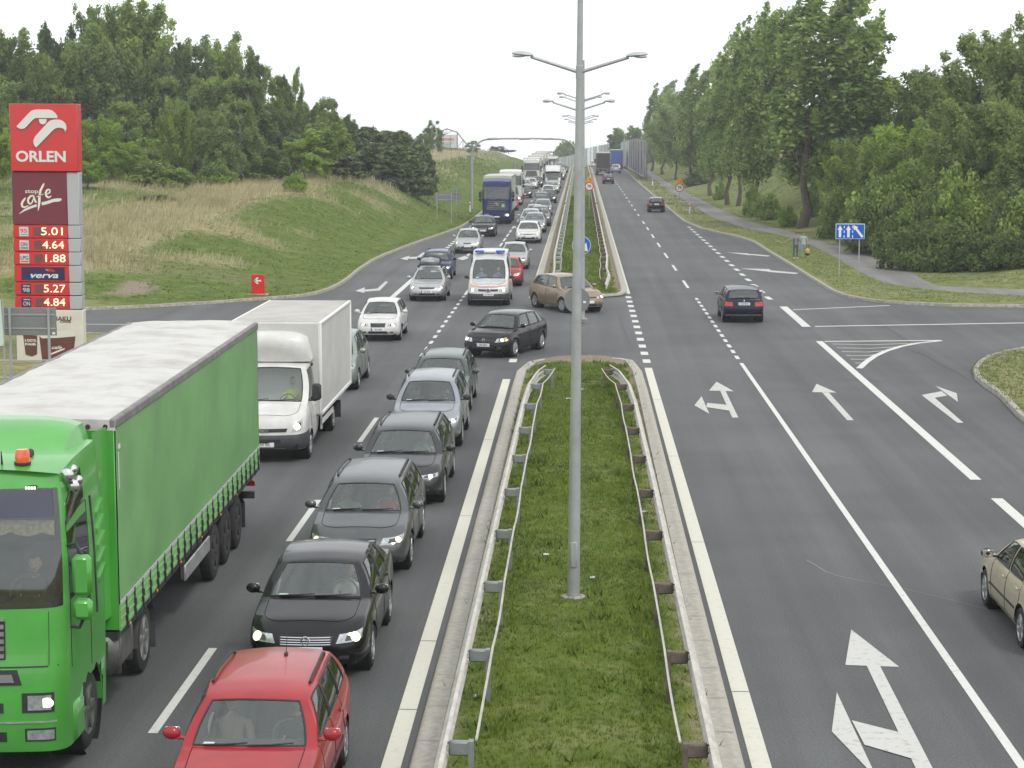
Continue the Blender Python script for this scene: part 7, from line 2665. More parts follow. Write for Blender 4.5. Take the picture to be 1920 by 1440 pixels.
# price rows
def sq(x0, x1, y0, y1, m, name, y=-.006):
    q = lambda x: (x - 22) * PW / 127.5
    return flat(pyl, [(q(x0), pz(y1)), (q(x1), pz(y1)), (q(x1), pz(y0)), (q(x0), pz(y0))], m, y, name)
LW = mat('label_plate', (.56, .57, .57), .5)
for (y0, y1, price, lab, sub) in ((422, 446, '5.01', '95', 'teal'), (447, 471.5, '4.64', 'ON', 'navy'), (472.5, 496.5, '1.88', 'LPG', 'red'), (529.5, 553, '5.27', '98', 'v'), (554.5, 579, '4.84', 'ON', 'v')):
    c = (y0 + y1) / 2
    v = sub == 'v'
    sq(34 + (1 if v else 0), 51.5 + (1.5 if v else 0), c - 8.8, c + 8.8, NAVY if v else LW, 'fuel_label')
    sq(61.5, 77, c - 8, c + 8, PANELDK, 'led_panel')
    ptext(price, 98 if price != '1.88' else 99.5, c, 15, LED, -.012, w=41 if price != '1.88' else 38, bold=.0, name='price_digits')
    if v:
        ptext(lab, 44.5, c + 2.8, 8, LW, -.012, w=13, bold=.001)
        ptext('verva', 44.5, c - 5.5, 3, LW, -.012, w=13, bold=.003, shear=.3)
    else:
        ptext(lab, 42.6, c - 1, 7.5, {'teal': REDS, 'navy': NAVY, 'red': BLACKS}[sub], -.012, w=12.5 if lab != 'LPG' else 14.5, bold=.001)
        sq(36, 50, c + 4.6, c + 6.6, {'teal': mat('teal', (.15, .42, .38), .5), 'navy': NAVY, 'red': REDS}[sub], 'fuel_underline', -.010)
sq(36, 118.5, 500.5, 525, NAVY, 'verva_panel')
ptext('verva', 78, 516, 11, EW, -.012, w=53, bold=.006, shear=.28)
flat(pyl, [((x - 22) * PW / 127.5, pz(y)) for x, y in ((82, 503.5), (90, 503), (97, 505), (101, 509), (95, 509.5), (89, 507.5))], REDS, -.012, 'verva_flash')
flat(pyl, [((x - 22) * PW / 127.5, pz(y)) for x, y in ((81, 503.5), (86, 505.5), (90, 508.5), (84, 507))], mat('teal', (.15, .42, .38), .5), -.012, 'verva_flash')
# the lower coffee poster
low = slab('coffee_poster', 580.5, 686, mat('poster_cream', (.60, .57, .50), .5, var=.08, scale=1.5), .02, PW + .03, d=.40)
slab('plinth', 686, 703, GREYM, .10, PW - .05, .34, .03)
ptext('SMAKU', 108, 597, 8, mat('poster_brown', (.13, .055, .04), .5), w=42, bold=.004)
ptext('W ZIMONIE' if False else 'ONIE', 117.5, 602.5 - .2, 4.8, MATS['poster_brown'], w=21, bold=.002).location.z = pz(602.2)
def pol(pts, m, name, y): return flat(pyl, [((x - 22) * PW / 127.5, pz(yy)) for x, yy in pts], m, y, name)
BR = mat('cup_brown', (.115, .042, .030), .5, var=.15, scale=2)
pol([(67, 630.5), (136, 629), (129, 684), (72, 684)], BR, 'cup', -.004)
pol([(66, 629), (74, 623), (100, 620), (128, 617), (137, 623), (137, 629.5), (100, 633), (72, 634)], mat('cup_lid', (.62, .60, .53), .5), 'cup_lid', -.008)
pol([(36, 628), (63, 629), (62, 664), (52, 668.5), (40, 665)], BR, 'cup', -.004)
ptext('100%', 49.5, 638.5, 5.5, CREAM, -.012, w=22, bold=.001)
ptext('FAIR', 50, 645.5, 4.5, CREAM, -.012, w=21, bold=.003)
for pts, ws in (([(520, 1170), (620, 1155), (690, 1160)], [8, 14, 10]),):
    pass
pol([(86, 663), (100, 657), (115, 652), (115, 654), (101, 660), (88, 665)], CREAM, 'script_line', -.010)
ptext('cafe', 99, 651, 6.5, CREAM, -.010, w=20, shear=.35, bold=.002)
# ---- bits of litter on the near median
for px, py, w in ((1208, 973, .11), (1024, 1062, .10), (1111, 1107, .08), (893, 1322, .07), (1066, 762, .14)):
    p = G(px, py)
    z = GZ(p.x, p.y)
    mb = MB()
    rows = []
    for i in range(6):
        rows.append([((k / 5 - .5) * w, (i / 5 - .5) * w * .8, .05 + .03 * noise.noise(Vector((i * 1.3 + px, k * 1.7, py)))) for k in range(6)])
    mb.grid(rows)
    mb.grid([[(q[0], q[1], q[2] - .012) for q in r_] for r_ in rows])
    o = mb.build('litter', mat('paper', (.62, .62, .60), .8), None, loc=(p.x, p.y, z))
    tag(o, {1208: 'scrap of white paper beside a rusty post of the right guardrail', 1066: 'pale scrap of litter in the grass near the far tip of the near median', 893: 'white scrap lying by the left guardrail near the bottom'}.get(px, 'small white scrap lying in the median grass around the nearest lamp post'), 'litter', 'litter on the near median', 'thing')
# ================================================================ THE TWO HITCHHIKERS
def walker(label, px, py, arm_out, shirt, trousers, hair, top=436.6, shoes=None, turn=0):
    p = gpos(px, py)
    h = AT(px, top, p.y).z - p.z
    k = h / 1.72
    J, E = {}, []
    J['pel'] = ((0, 0, .93), (.135, .10))
    J['sp'] = ((0, .01, 1.10), (.125, .09))
    J['ch'] = ((0, .015, 1.29), (.155, .105))
    J['nb'] = ((0, .01, 1.42), .06)
    J['nk'] = ((0, 0, 1.50), .052)
    E += [('pel', 'sp'), ('sp', 'ch'), ('ch', 'nb'), ('nb', 'nk')]
    for s, n in ((-1, 'r'), (1, 'l')):
        J[n + 'sh'] = ((s * .185, .01, 1.385), .058)
        if arm_out and s < 0:
            J[n + 'el'] = ((-.42, -.10, 1.28), .042)
            J[n + 'wr'] = ((-.64, -.24, 1.18), .029)
            d, up = (-.8, -.45, -.2), (0, 0, 1)
        elif arm_out:
            J[n + 'el'] = ((.27, .06, 1.12), .042)
            J[n + 'wr'] = ((.10, -.16, 1.05), .029)
            d, up = (-.7, -.5, 0), (0, 0, 1)
        else:
            J[n + 'el'] = ((s * .25, .04, 1.12), .042)
            J[n + 'wr'] = ((s * .255, -.03, .88), .029)
            d, up = (0, -.1, -1), (s, 0, 0)
        J[n + 'hip'] = ((s * .09, 0, .90), .095)
        J[n + 'kn'] = ((s * .105, -.015, .50), .062)
        J[n + 'an'] = ((s * .115, .015, .09), .043)
        J[n + 'toe'] = ((s * .13, -.14, .04), .04)
        E += [('ch', n + 'sh'), (n + 'sh', n + 'el'), (n + 'el', n + 'wr'), ('pel', n + 'hip'), (n + 'hip', n + 'kn'), (n + 'kn', n + 'an'), (n + 'an', n + 'toe')]
        limb_hand(J, E, n, J[n + 'wr'][0], d, up)
    me = skin_mesh('standing_person', J, E, 'pel', 2)
    if arm_out: hand = lambda c: c.x < -.63 or (abs(c.x) < .12 and c.y < -.17 and .95 < c.z < 1.15)
    else: hand = lambda c: abs(c.x) > .19 and c.z < 1.14 and c.z > .6
    paint_body(me, [lambda c: c.z > 1.46 or hand(c), lambda c: c.z > .90, lambda c: c.z > .085, lambda c: True], [SKIN, shirt, trousers, shoes or WHITE])
    t = thing('person', label, 'person', p, R(turn))
    t.scale = (k, k, k)
    b = link_mesh('body', me, t)
    add_head(t, (0, -.01, 1.475), (0, 0, 0), hair, parent_body=b)
    if arm_out:
        mb = MB()
        rows = []
        for i in range(9):
            u = i / 8
            z = 1.40 - .52 * u
            rx, ry = lerp(.17, .165, u) + .02 * math.sin(u * 3), lerp(.115, .125, u)
            rows.append([(rx * math.sin(g), -ry * math.cos(g) + .012, z) for g in [R(28) + (2 * math.pi - R(56)) * q / 20 for q in range(21)]])
        mb.grid(rows)
        mb.build('open_jacket', mat('denim', (.075, .13, .19), .9, var=.2, scale=12), b, ang=80)
    return t, p, k
JEANS = mat('jeans', (.05, .085, .16), .9, var=.25, scale=10)
GREYT = mat('grey_shirt', (.22, .20, .20), .9)
LILAC = mat('pale_blue_shirt', (.36, .42, .46), .9)
walker('hitchhiker in blue jeans and denim jacket holding an arm out to the road', 1491.5, 485, True, GREYT, JEANS, HAIRB)
t, p, k = walker('man in a pale blue shirt standing beside the hitchhiker, carrying a colourful bag', 1506, 483, False, LILAC, mat('pale_trousers', (.26, .30, .33), .9), HAIRD, top=434.7, shoes=BLACK)
bg_ = thing('shoulder_bag', 'orange and yellow bag held low by the man beside the hitchhiker', 'bag', (p.x + .24, p.y - .12, p.z + .12))
mb = MB()
mb.ball((0, 0, .26), (.28, .20, .40), 14, 10)
mb.build('bag', mat('bag_orange', (.62, .22, .05), .8, var=.3, scale=9, col2=(.70, .58, .08)), bg_)
mb = MB()
mb.ball((0, -.02, .10), (.26, .19, .20), 12, 8)
mb.build('bag_base', BLACK, bg_)
mb = MB()
mb.tube([(-.10, 0, .46), (-.08, 0, .62), (0, .06, .68), (.08, 0, .62), (.10, 0, .46)], .014, 5)
mb.build('bag_handle', BLACK, bg_)
# ================================================================ TREES, SHRUBS, GRASS
def leaf_material(name, dark, mid, light, trans=.48, rough=.6):
    m = bpy.data.materials.new(name)
    m.use_nodes = True
    n, l = m.node_tree.nodes, m.node_tree.links
    b = n['Principled BSDF']
    b.inputs['Roughness'].default_value = rough
    b.inputs['Specular IOR Level'].default_value = .3
    at = n.new('ShaderNodeAttribute')
    at.attribute_name = 'tone'
    oi = n.new('ShaderNodeObjectInfo')
    ad = n.new('ShaderNodeMath')
    ad.operation = 'MULTIPLY_ADD'
    ad.inputs[1].default_value = .34
    ad.inputs[2].default_value = -.17
    l.new(oi.outputs['Random'], ad.inputs[0])
    sm_ = n.new('ShaderNodeMath')
    sm_.operation = 'ADD'
    l.new(at.outputs['Fac'], sm_.inputs[0])
    l.new(ad.outputs[0], sm_.inputs[1])
    r = n.new('ShaderNodeValToRGB')
    e = r.color_ramp.elements
    e.new(.5)
    for i, (p, c) in enumerate(((.08, dark), (.5, mid), (.95, light))):
        e[i].position = p
        e[i].color = (*c, 1)
    l.new(sm_.outputs[0], r.inputs[0])
    l.new(r.outputs[0], b.inputs['Base Color'])
    t = n.new('ShaderNodeBsdfTranslucent')
    l.new(r.outputs[0], t.inputs[0])
    mx_ = n.new('ShaderNodeMixShader')
    mx_.inputs[0].default_value = trans
    o = n['Material Output']
    l.new(b.outputs[0], mx_.inputs[1])
    l.new(t.outputs[0], mx_.inputs[2])
    l.new(mx_.outputs[0], o.inputs[0])
    return m
def poly_cloud(name, V, tone):
    """V: (n, k, 3) array of separate faces"""
    n, k, _ = V.shape
    me = bpy.data.meshes.new(name)
    me.vertices.add(n * k)
    me.vertices.foreach_set('co', V.reshape(-1).astype(np.float32))
    me.loops.add(n * k)
    me.loops.foreach_set('vertex_index', np.arange(n * k, dtype=np.int32))
    me.polygons.add(n)
    me.polygons.foreach_set('loop_start', np.arange(0, n * k, k, dtype=np.int32))
    me.polygons.foreach_set('loop_total', np.full(n, k, dtype=np.int32))
    me.update(calc_edges=True)
    ca = me.attributes.new('tone', 'FLOAT', 'POINT')
    ca.data.foreach_set('value', np.repeat(tone, k).astype(np.float32))
    return me
def unit(a):
    return a / np.maximum(1e-9, np.linalg.norm(a, axis=-1, keepdims=True))
def leaves(rs, clusters, size, up=.35, asp=1.7, droop=0.0, outw=.9):
    """clusters: (centre, radii, number, tone); a leaf is a bent-free diamond"""
    P, N, T = [], [], []
    for c, r, n, tn in clusters:
        d = unit(rs.normal(size=(n, 3)))
        q = rs.uniform(0, 1.0, (n, 1)) ** .62 * 1.12
        P.append(np.array(c) + d * q * np.array(r))
        N.append(unit(d * outw + rs.normal(size=(n, 3)) * .7 + np.array([0, 0, up])))
        T.append(np.clip(tn + rs.normal(size=n) * .13, 0, 1))
    P, N, T = np.concatenate(P), np.concatenate(N), np.concatenate(T)
    a = unit(np.cross(N, rs.normal(size=N.shape)))
    if droop: a = unit(a + np.array([0, 0, -droop]))
    b = unit(np.cross(N, a))
    s = size * rs.uniform(.6, 1.25, (len(P), 1))
    V = np.stack([P - a * s * .5 * asp, P + b * s * .5, P + a * s * .5 * asp, P - b * s * .5], 1)
    return V, T
BARK = mat('bark', (.085, .070, .055), .95, var=.35, scale=5, bump=.6, bscale=9)
BARKB = mat('birch_bark', (.34, .33, .30), .9, var=.5, scale=2.5, bump=.3)
def trunk_mesh(rs, H, r, lean, limbs, name, crown0=.35):
    mb = MB()
    k = 9
    pts = [Vector((lean * (i / k) ** 1.6 * H + .12 * rs.normal() * (i > 0), .12 * rs.normal() * (i > 0), -.3 + (H * .93 + .3) * i / k)) for i in range(k + 1)]
    mb.tube(pts, [r * (1.35 if i == 0 else 1 - .93 * (i / k) ** .9) for i in range(k + 1)], 9)
    for (z, tip, rr) in limbs:
        i = min(k - 1, int(z / H * k / .93))
        a = pts[i].lerp(pts[i + 1], .5)
        b = Vector(tip)
        m1 = a.lerp(b, .5) + Vector((0, 0, .06 * (b - a).length))
        mb.tube([a, m1, b], [rr, rr * .65, rr * .2], 6)
    return mb.mesh(name)
TREES = {}
def tree_proto(kind, seed):
    """shared trunk and crown meshes of one tree, plus its height and width"""
    key = (kind, seed)
    if key in TREES: return TREES[key]
    rs = np.random.RandomState(seed * 17 + len(kind))
    cl, limbs = [], []
    lean = .02
    if kind in ('broad', 'near'):
        H, W_ = 14.0, 8.4
        fine = kind == 'near'
        for i in range(46 if not fine else 60):
            a = rs.uniform(0, 2 * math.pi)
            u0 = rs.uniform(.20, .78)
            w = W_ * .47 * (math.sin(math.pi * min(1, (u0 - .02) * 1.02)) ** .6) * (1.05 - .45 * u0)
            q = rs.uniform(.15, 1) ** .5
            c = np.array([math.cos(a) * q * w, math.sin(a) * q * w, u0 * H])
            up_ = unit(np.array([math.cos(a) * .55 + .18, math.sin(a) * .55, .75 + .5 * (1 - q) + .5 * u0]))
            ln = rs.uniform(1.4, 2.9) * (1.15 - .3 * u0)
            tn = rs.uniform(.25, .8)
            for k in range(7):
                f = k / 6
                rr = (.90 - .48 * f) * rs.uniform(.75, 1.2)
                p = c + up_ * ln * f + rs.normal(size=3) * .18 + np.array([.25 * f * f, 0, 0])
                cl.append((p, (rr, rr, rr * 1.0), int((66 if not fine else 86) * rr + 16), tn + rs.normal() * .08))
            if i < 10: limbs.append((max(1.8, c[2] * .6), tuple(c + up_ * ln * .5), .08))
        V, T = leaves(rs, cl, .25 if not fine else .20, up=.45)
        r = .20
    elif kind == 'poplar':
        H, W_ = 19.0, 5.2
        lean = .075
        for i in range(44):
            u0 = rs.uniform(.16, .80)
            a = rs.uniform(0, 2 * math.pi)
            w = W_ * .42 * (math.sin(math.pi * min(1, u0 + .02)) ** .7) * (1.0 - .35 * u0) * (.45 + .55 * min(1, u0 / .38))
            q = rs.uniform(.1, 1) ** .5
            c = np.array([math.cos(a) * q * w + lean * u0 ** 1.6 * H, math.sin(a) * q * w, u0 * H])
            up_ = unit(np.array([math.cos(a) * .22 + .16, math.sin(a) * .22, 1.0]))
            ln = rs.uniform(1.8, 3.6)
            tn = rs.uniform(.25, .85)
            for k in range(8):
                f = k / 7
                rr = (.64 - .38 * f) * rs.uniform(.75, 1.2)
                p = c + up_ * ln * f + rs.normal(size=3) * .12 + np.array([.55 * f * f, 0, 0])
                cl.append((p, (rr, rr, rr * 1.35), int(92 * rr + 12), tn + rs.normal() * .08))
            if i < 12: limbs.append((max(1.5, c[2] - 1.6), tuple(c + up_ * ln * .5), .05))
        V, T = leaves(rs, cl, .20, up=.3)
        r = .21
    elif kind == 'birch':
        H, W_ = 14.0, 5.6
        for i in range(60):
            u0 = rs.uniform(.22, .97)
            w = W_ * .48 * (math.sin(math.pi * min(1, u0 * .95)) ** .6) * (1 - .3 * u0)
            a = rs.uniform(0, 2 * math.pi)
            q = rs.uniform(.15, 1) ** .5
            c = np.array([math.cos(a) * q * w + .03 * u0 * H, math.sin(a) * q * w, u0 * H])
            ln = rs.uniform(1.0, 2.6) * (1.2 - u0)
            tn = rs.uniform(.3, .85)
            for k in range(4):
                f = k / 3
                rr = (.60 - .30 * f) * rs.uniform(.75, 1.2)
                p = c + np.array([math.cos(a) * .5 * f + .2 * f, math.sin(a) * .5 * f, -ln * f]) + rs.normal(size=3) * .12
                cl.append((p, (rr * .8, rr * .8, rr * 1.4), int(100 * rr + 14), tn + rs.normal() * .08))
            if i < 9: limbs.append((max(2, c[2] - 1.0), tuple(c), .04))
        V, T = leaves(rs, cl, .19, up=.15, droop=.7)
        r = .13
    elif kind == 'pine':
        H, W_ = 8.0, 6.4
        for i in range(105):
            u = rs.uniform(.04, 1.0) ** .9
            w = W_ * .5 * (1 - u) ** .55 * (.8 + .3 * rs.uniform())
            a = rs.uniform(0, 2 * math.pi)
            q = rs.uniform(.3, 1) ** .5
            p = np.array([math.cos(a) * q * w, math.sin(a) * q * w, u * H * .95])
            rr = rs.uniform(.4, .75)
            cl.append((p, (rr, rr, rr * .65), int(90 * rr + 20), rs.uniform(.2, .7)))
        V, T = leaves(rs, cl, .24, up=.5, asp=2.8)
        r = .16
    elif kind == 'shrub':
        H, W_ = 3.4, 4.4
        for i in range(62):
            d = unit(rs.normal(size=3))
            d[2] = abs(d[2])
            q = rs.uniform(.25, 1) ** .5
            p = np.array([d[0] * q * W_ * .42, d[1] * q * W_ * .42, .25 + d[2] * q * H * .80])
            rr = rs.uniform(.32, .62)
            cl.append((p, (rr, rr, rr), int(110 * rr + 25), rs.uniform(.25, .8)))
        for i in range(6): limbs.append((.3, tuple(cl[i * 8][0]), .03))
        V, T = leaves(rs, cl, .17)
        r = .06
    H = float(np.percentile(V[:, :, 2], 99.85))
    W_ = float(np.percentile(V[:, :, 0], 98.5) - np.percentile(V[:, :, 0], 1.5)) * 1.04
    crown = poly_cloud(kind + '_crown', V, T)
    tr = trunk_mesh(rs, H * (.9 if kind != 'shrub' else .6), r, lean, limbs, kind + '_trunk')
    TREES[key] = (crown, tr, H, W_)
    return TREES[key]
LF = dict(
    dark=leaf_material('leaves_dark', (0.056, 0.096, 0.029), (0.119, 0.183, 0.052), (0.224, 0.303, 0.088)),
    mid=leaf_material('leaves_mid', (0.088, 0.147, 0.029), (0.188, 0.281, 0.054), (0.343, 0.450, 0.098)),
    light=leaf_material('leaves_light', (0.136, 0.227, 0.032), (0.271, 0.405, 0.056), (0.440, 0.567, 0.107)),
    olive=leaf_material('leaves_olive', (0.090, 0.134, 0.031), (0.186, 0.253, 0.063), (0.321, 0.394, 0.117)),
    birch=leaf_material('leaves_birch', (0.104, 0.165, 0.048), (0.201, 0.282, 0.084), (0.332, 0.426, 0.143)),
    pine=leaf_material('needles', (0.065, 0.097, 0.038), (0.121, 0.160, 0.062), (0.220, 0.263, 0.095), .15),
    poplar=leaf_material('leaves_poplar', (0.097, 0.162, 0.039), (0.209, 0.312, 0.077), (0.400, 0.515, 0.157)))
TRND = random.Random(11)
NAMES = dict(broad='broadleaf_tree', near='broadleaf_tree', poplar='poplar_tree', birch='birch_tree', pine='pine_tree', shrub='shrub')
def tree(kind, px, Y, top, width, leaf, label, group, base=None, seed=None, sink=0.0, rot=None):
    """a tree standing at depth Y whose top and crown width are measured on the photo"""
    g0 = AT(px, 300, Y)
    z = GZ(g0.x, Y) if base is None else base
    H = AT(px, top, Y).z - z
    seed = TRND.randint(1, 3) if seed is None else seed
    crown, tr, Hn, Wn = tree_proto(kind, seed)
    sz = H / (Hn * 1.0)
    sx = width * Y / CF / Wn
    if rot is None: rot = TRND.uniform(-.5, .5) if kind == 'poplar' else TRND.uniform(0, 6.28)
    t = thing(NAMES[kind], label, 'tree' if kind != 'shrub' else 'shrub', (g0.x, Y, z - sink), rot, group)
    t.scale = (sx, sx, sz)
    link_mesh('trunk', tr, t, BARKB if kind == 'birch' else BARK)
    link_mesh('crown', crown, t, LF[leaf])
    return t
def lerp_list(pts, x):
    for (a, b), (c, d) in zip(pts, pts[1:]):
        if a <= x <= c: return lerp(b, d, (x - a) / (c - a))
    return pts[0][1] if x < pts[0][0] else pts[-1][1]
# ---- the wood on the left
SKY_L = [(-60, 60), (15, 95), (70, 60), (110, 48), (160, 45), (200, 14), (262, 6), (300, 30), (318, 105), (345, 92), (380, 86), (420, 66), (462, 92), (500, 125), (548, 130), (585, 192), (620, 185), (660, 226), (735, 243), (795, 262)]
GL = 'trees of the wood on the left'
back = [(-40, 58, 150, 'broad', 'mid'), (12, 70, 120, 'broad', 'dark'), (66, 58, 105, 'birch', 'mid'), (110, 47, 95, 'broad', 'dark'), (158, 45, 95, 'birch', 'mid'), (200, 13, 110, 'near', 'mid'), (262, 4, 150, 'near', 'mid'), (232, 60, 110, 'broad', 'dark'), (300, 70, 90, 'broad', 'dark'), (338, 92, 80, 'broad', 'dark'), (378, 85, 85, 'birch', 'birch'), (420, 65, 110, 'near', 'mid'), (462, 92, 80, 'broad', 'dark'), (500, 124, 80, 'birch', 'mid'), (546, 130, 66, 'near', 'mid'), (584, 190, 66, 'broad', 'mid'), (618, 184, 54, 'birch', 'birch'), (640, 215, 60, 'broad', 'dark')]
SPECIAL = {262: 'tallest round topped tree on the skyline of the left wood', 200: 'tree left of the tallest one on the skyline of the left wood', 420: 'tall rounded tree at the right shoulder of the left wood', 546: 'narrow egg shaped tree standing clear on the right skyline of the left wood', 618: 'slim pale stemmed birch at the right end of the left wood'}
for px, tp, w, k, lf_ in back:
    tree(k, px, 190 + TRND.uniform(-6, 6), tp, w, lf_, SPECIAL.get(px, 'tree on the skyline of the dense wood on the left'), GL)
x = -30
i = 0
while x < 640:
    s = lerp_list(SKY_L, x)
    k = ('broad', 'birch', 'broad', 'near')[i % 4]
    tree(k, x, 172 + TRND.uniform(-5, 5), min(s + TRND.uniform(45, 95), 250), TRND.uniform(85, 115), ('dark', 'birch', 'mid', 'dark', 'olive')[i % 5], 'tree in the middle rows of the dense wood on the left', 'middle trees of the wood on the left')
    x += 38
    i += 1
x = -20
i = 0
while x < 650:
    k = ('broad', 'birch', 'shrub', 'broad', 'birch')[i % 5]
    tp = (215, 205, 285, 245, 230)[i % 5] + TRND.uniform(-12, 20) + (25 if x > 480 else 0)
    tree(k, x, 157 + TRND.uniform(-4, 4), tp, TRND.uniform(70, 100), ('mid', 'birch', 'light', 'mid', 'birch', 'dark')[i % 6], 'tree at the front edge of the dense wood on the left', 'front trees of the wood on the left')
    x += 42
    i += 1
for px, tp, w, Y, k, lf_, lb in [
    (190, 218, 90, 150, 'near', 'light', 'bright green young tree right behind the red top of the price pylon'),
    (240, 262, 80, 149, 'near', 'light', 'second bright green young tree, lower, right of the price pylon'),
    (165, 300, 70, 140, 'near', 'light', 'light green bushy tree touching the wine coloured panel of the pylon'),
    (-5, 240, 90, 138, 'near', 'light', 'light green bushy tree at the left edge behind the price pylon'),
    (335, 186, 66, 152, 'near', 'mid', 'fresh green slender tree in front of the dark left wood'),
    (412, 215, 70, 153, 'birch', 'birch', 'drooping birch with pale trunk in front of the left wood'),
    (452, 190, 75, 155, 'birch', 'birch', 'taller drooping birch right of the pale trunked birch'),
    (285, 300, 90, 147, 'shrub', 'olive', 'round olive shrub in the tall grass below the left wood'),
    (325, 312, 80, 146, 'shrub', 'mid', 'green shrub right of the round olive one below the left wood'),
    (410, 300, 70, 148, 'shrub', 'mid', 'green shrub at the foot of the pale trunked birch'),
    (555, 322, 44, 140, 'shrub', 'light', 'small lone green bush in the dry grass'),
    (290, 365, 66, 132, 'shrub', 'dark', 'dark low bush in the meadow below the left wood'),
    (330, 372, 50, 132, 'shrub', 'olive', 'olive low bush right of the dark one in the meadow'),
    (195, 405, 66, 124, 'shrub', 'olive', 'olive bush in the grass right of the price rows'),
    (160, 420, 60, 120, 'shrub', 'dark', 'dark bush half hidden behind the price rows of the pylon'),
    (30, 425, 90, 121, 'shrub', 'mid', 'bush behind the price rows of the pylon at the left edge'),
    (-10, 400, 100, 126, 'shrub', 'dark', 'dark bush at the left edge behind the pylon')]:
    tree(k, px, Y, tp, w, lf_, lb, 'young trees and bushes in the left meadow')
for px, tp, w, Y in [(655, 226, 80, 200), (690, 233, 90, 192), (722, 240, 90, 188), (752, 240, 80, 186), (778, 258, 70, 184), (796, 268, 44, 186), (705, 262, 90, 176), (742, 268, 90, 172), (668, 262, 80, 178), (768, 272, 80, 172), (640, 275, 80, 168), (612, 262, 80, 172)]:
    tree('pine', px, Y, tp, w * 1.05, 'pine', 'dark dense pine at the right end of the left wood' if px not in (796,) else 'outermost small pine at the right tip of the left wood', 'pines at the right end of the left wood', sink=.3)
for px, tp, w, Y, k, lf_, lb in [
    (811, 226, 40, 330, 'birch', 'mid', 'pointed tree behind the left side of the billboard truss'), (795, 250, 40, 335, 'broad', 'dark', 'bushy tree left of the billboard truss'),
    (832, 276, 60, 372, 'shrub', 'mid', 'low hedge bush under the billboard'), (856, 280, 50, 375, 'shrub', 'mid', 'low hedge bush under the right side of the billboard'),
    (884, 264, 26, 350, 'birch', 'birch', 'thin young tree behind the left post of the arch'),
    (932, 274, 34, 470, 'broad', 'dark', 'round distant tree left of the far red roof'), (954, 281, 30, 475, 'broad', 'dark', 'lower distant tree right beside the far red roof'), (912, 288, 44, 460, 'shrub', 'dark', 'distant low scrub on the hill by the arch post'),
    (1066, 264, 36, 620, 'broad', 'mid', 'round distant tree behind the far panels of the barrier'), (1050, 276, 24, 625, 'broad', 'mid', 'small distant tree left of the round one behind the barrier')]:
    tree(k, px, Y, tp, w, lf_, lb, 'distant trees near the crest', base=(-3 if Y > 600 else None))
# ---- the poplar row and the wood on the right
GP = 'poplar row on the right bank'
for px, Y, tp, w, lb in [
    (1503, 154, -40, 190, 'largest poplar with a thick bare trunk beside the footpath'), (1416, 176, 4, 105, 'poplar with a shoot covered trunk left of the largest poplar'), (1384, 194, 22, 92, 'tall poplar in the middle of the row, two left of the largest'),
    (1366, 200, 44, 90, 'poplar with the stoutest trunk in the middle of the row'), (1350, 213, 72, 80, 'slimmer poplar left of the stout trunked one'), (1333, 227, 98, 84, 'poplar behind the right speed sign, third from the far end'),
    (1292, 262, 118, 74, 'shorter poplar at the far end of the dense part of the row'), (1243, 340, 165, 66, 'distant poplar right of the noise barrier'), (1222, 372, 152, 56, 'farthest poplar, thin and open, above the noise barrier')]:
    t = tree('poplar', px, Y, tp, w, 'poplar', lb, GP, rot=TRND.uniform(-.3, .3))
tree('near', 1268, 300, 198, 84, 'birch', 'pale green rounded young tree in front of the poplar row', 'trees on the right bank')
t = tree('poplar', 1568, 158, 24, 110, 'poplar', 'poplar leaning right beside the largest one', GP, rot=0.1)
for px, tp, w, Y, k, lf_ in [(1405, 232, 90, 282, 'broad', 'dark'), (1440, 205, 100, 276, 'broad', 'dark'), (1482, 195, 110, 270, 'broad', 'dark'), (1525, 200, 110, 262, 'broad', 'dark'), (1345, 240, 80, 300, 'broad', 'dark'), (1310, 250, 80, 320, 'broad', 'dark'), (1560, 210, 110, 240, 'broad', 'dark')]:
    tree(k, px, Y, tp, w, lf_, 'dark tree in the wood beyond the dry field behind the poplars', 'trees beyond the dry field on the right')
RT = [(1558, 190, 120, 176, 'broad', 'mid', None), (1600, 158, 130, 168, 'broad', 'mid', None), (1640, 150, 120, 160, 'broad', 'dark', None), (1690, 145, 130, 155, 'birch', 'mid', None), (1752, 118, 140, 150, 'near', 'olive', 'feathery tree on the right skyline left of the tall olive tree'),
      (1800, 160, 130, 145, 'broad', 'olive', None), (1862, 62, 180, 136, 'near', 'olive', 'tall olive green tree in the upper right corner'), (1925, 38, 170, 130, 'near', 'olive', 'tallest olive tree, cut off by the right edge of the photo'),
      (1690, 225, 130, 138, 'near', 'light', 'light green tree standing before the dark wood on the right'), (1760, 232, 140, 128, 'near', 'mid', None), (1830, 190, 150, 124, 'near', 'olive', None), (1895, 180, 160, 118, 'near', 'olive', None), (1945, 240, 150, 112, 'near', 'olive', None), (1650, 270, 100, 136, 'near', 'mid', None), (1606, 262, 90, 144, 'near', 'mid', None), (1566, 262, 66, 152, 'near', 'light', 'light green small tree right of the largest poplar trunk')]
for px, tp, w, Y, k, lf_, lb in RT: tree(k, px, Y, tp, w, lf_, lb or 'broadleaf tree in the dense wood on the right bank', 'trees of the wood on the right')
x = 1634
i = 0
while x < 1960:
    Y = lerp(118, 107.5, (x - 1634) / 290) + TRND.uniform(-.8, 2.5)
    tree('shrub', x, Y + (3 if x < 1700 else 1), 352 + TRND.uniform(-12, 32), TRND.uniform(72, 96), ('dark', 'mid', 'dark', 'mid', 'olive')[i % 5], 'dense shrub in the thicket along the path on the right', 'shrubs of the thicket along the path')
    tree('shrub', x + 12, Y + 6, 318 + TRND.uniform(-12, 20), TRND.uniform(84, 108), ('mid', 'dark', 'mid')[i % 3], 'taller shrub at the back of the thicket on the right', 'shrubs at the back of the thicket')
    x += 26
    i += 1
x = 1690
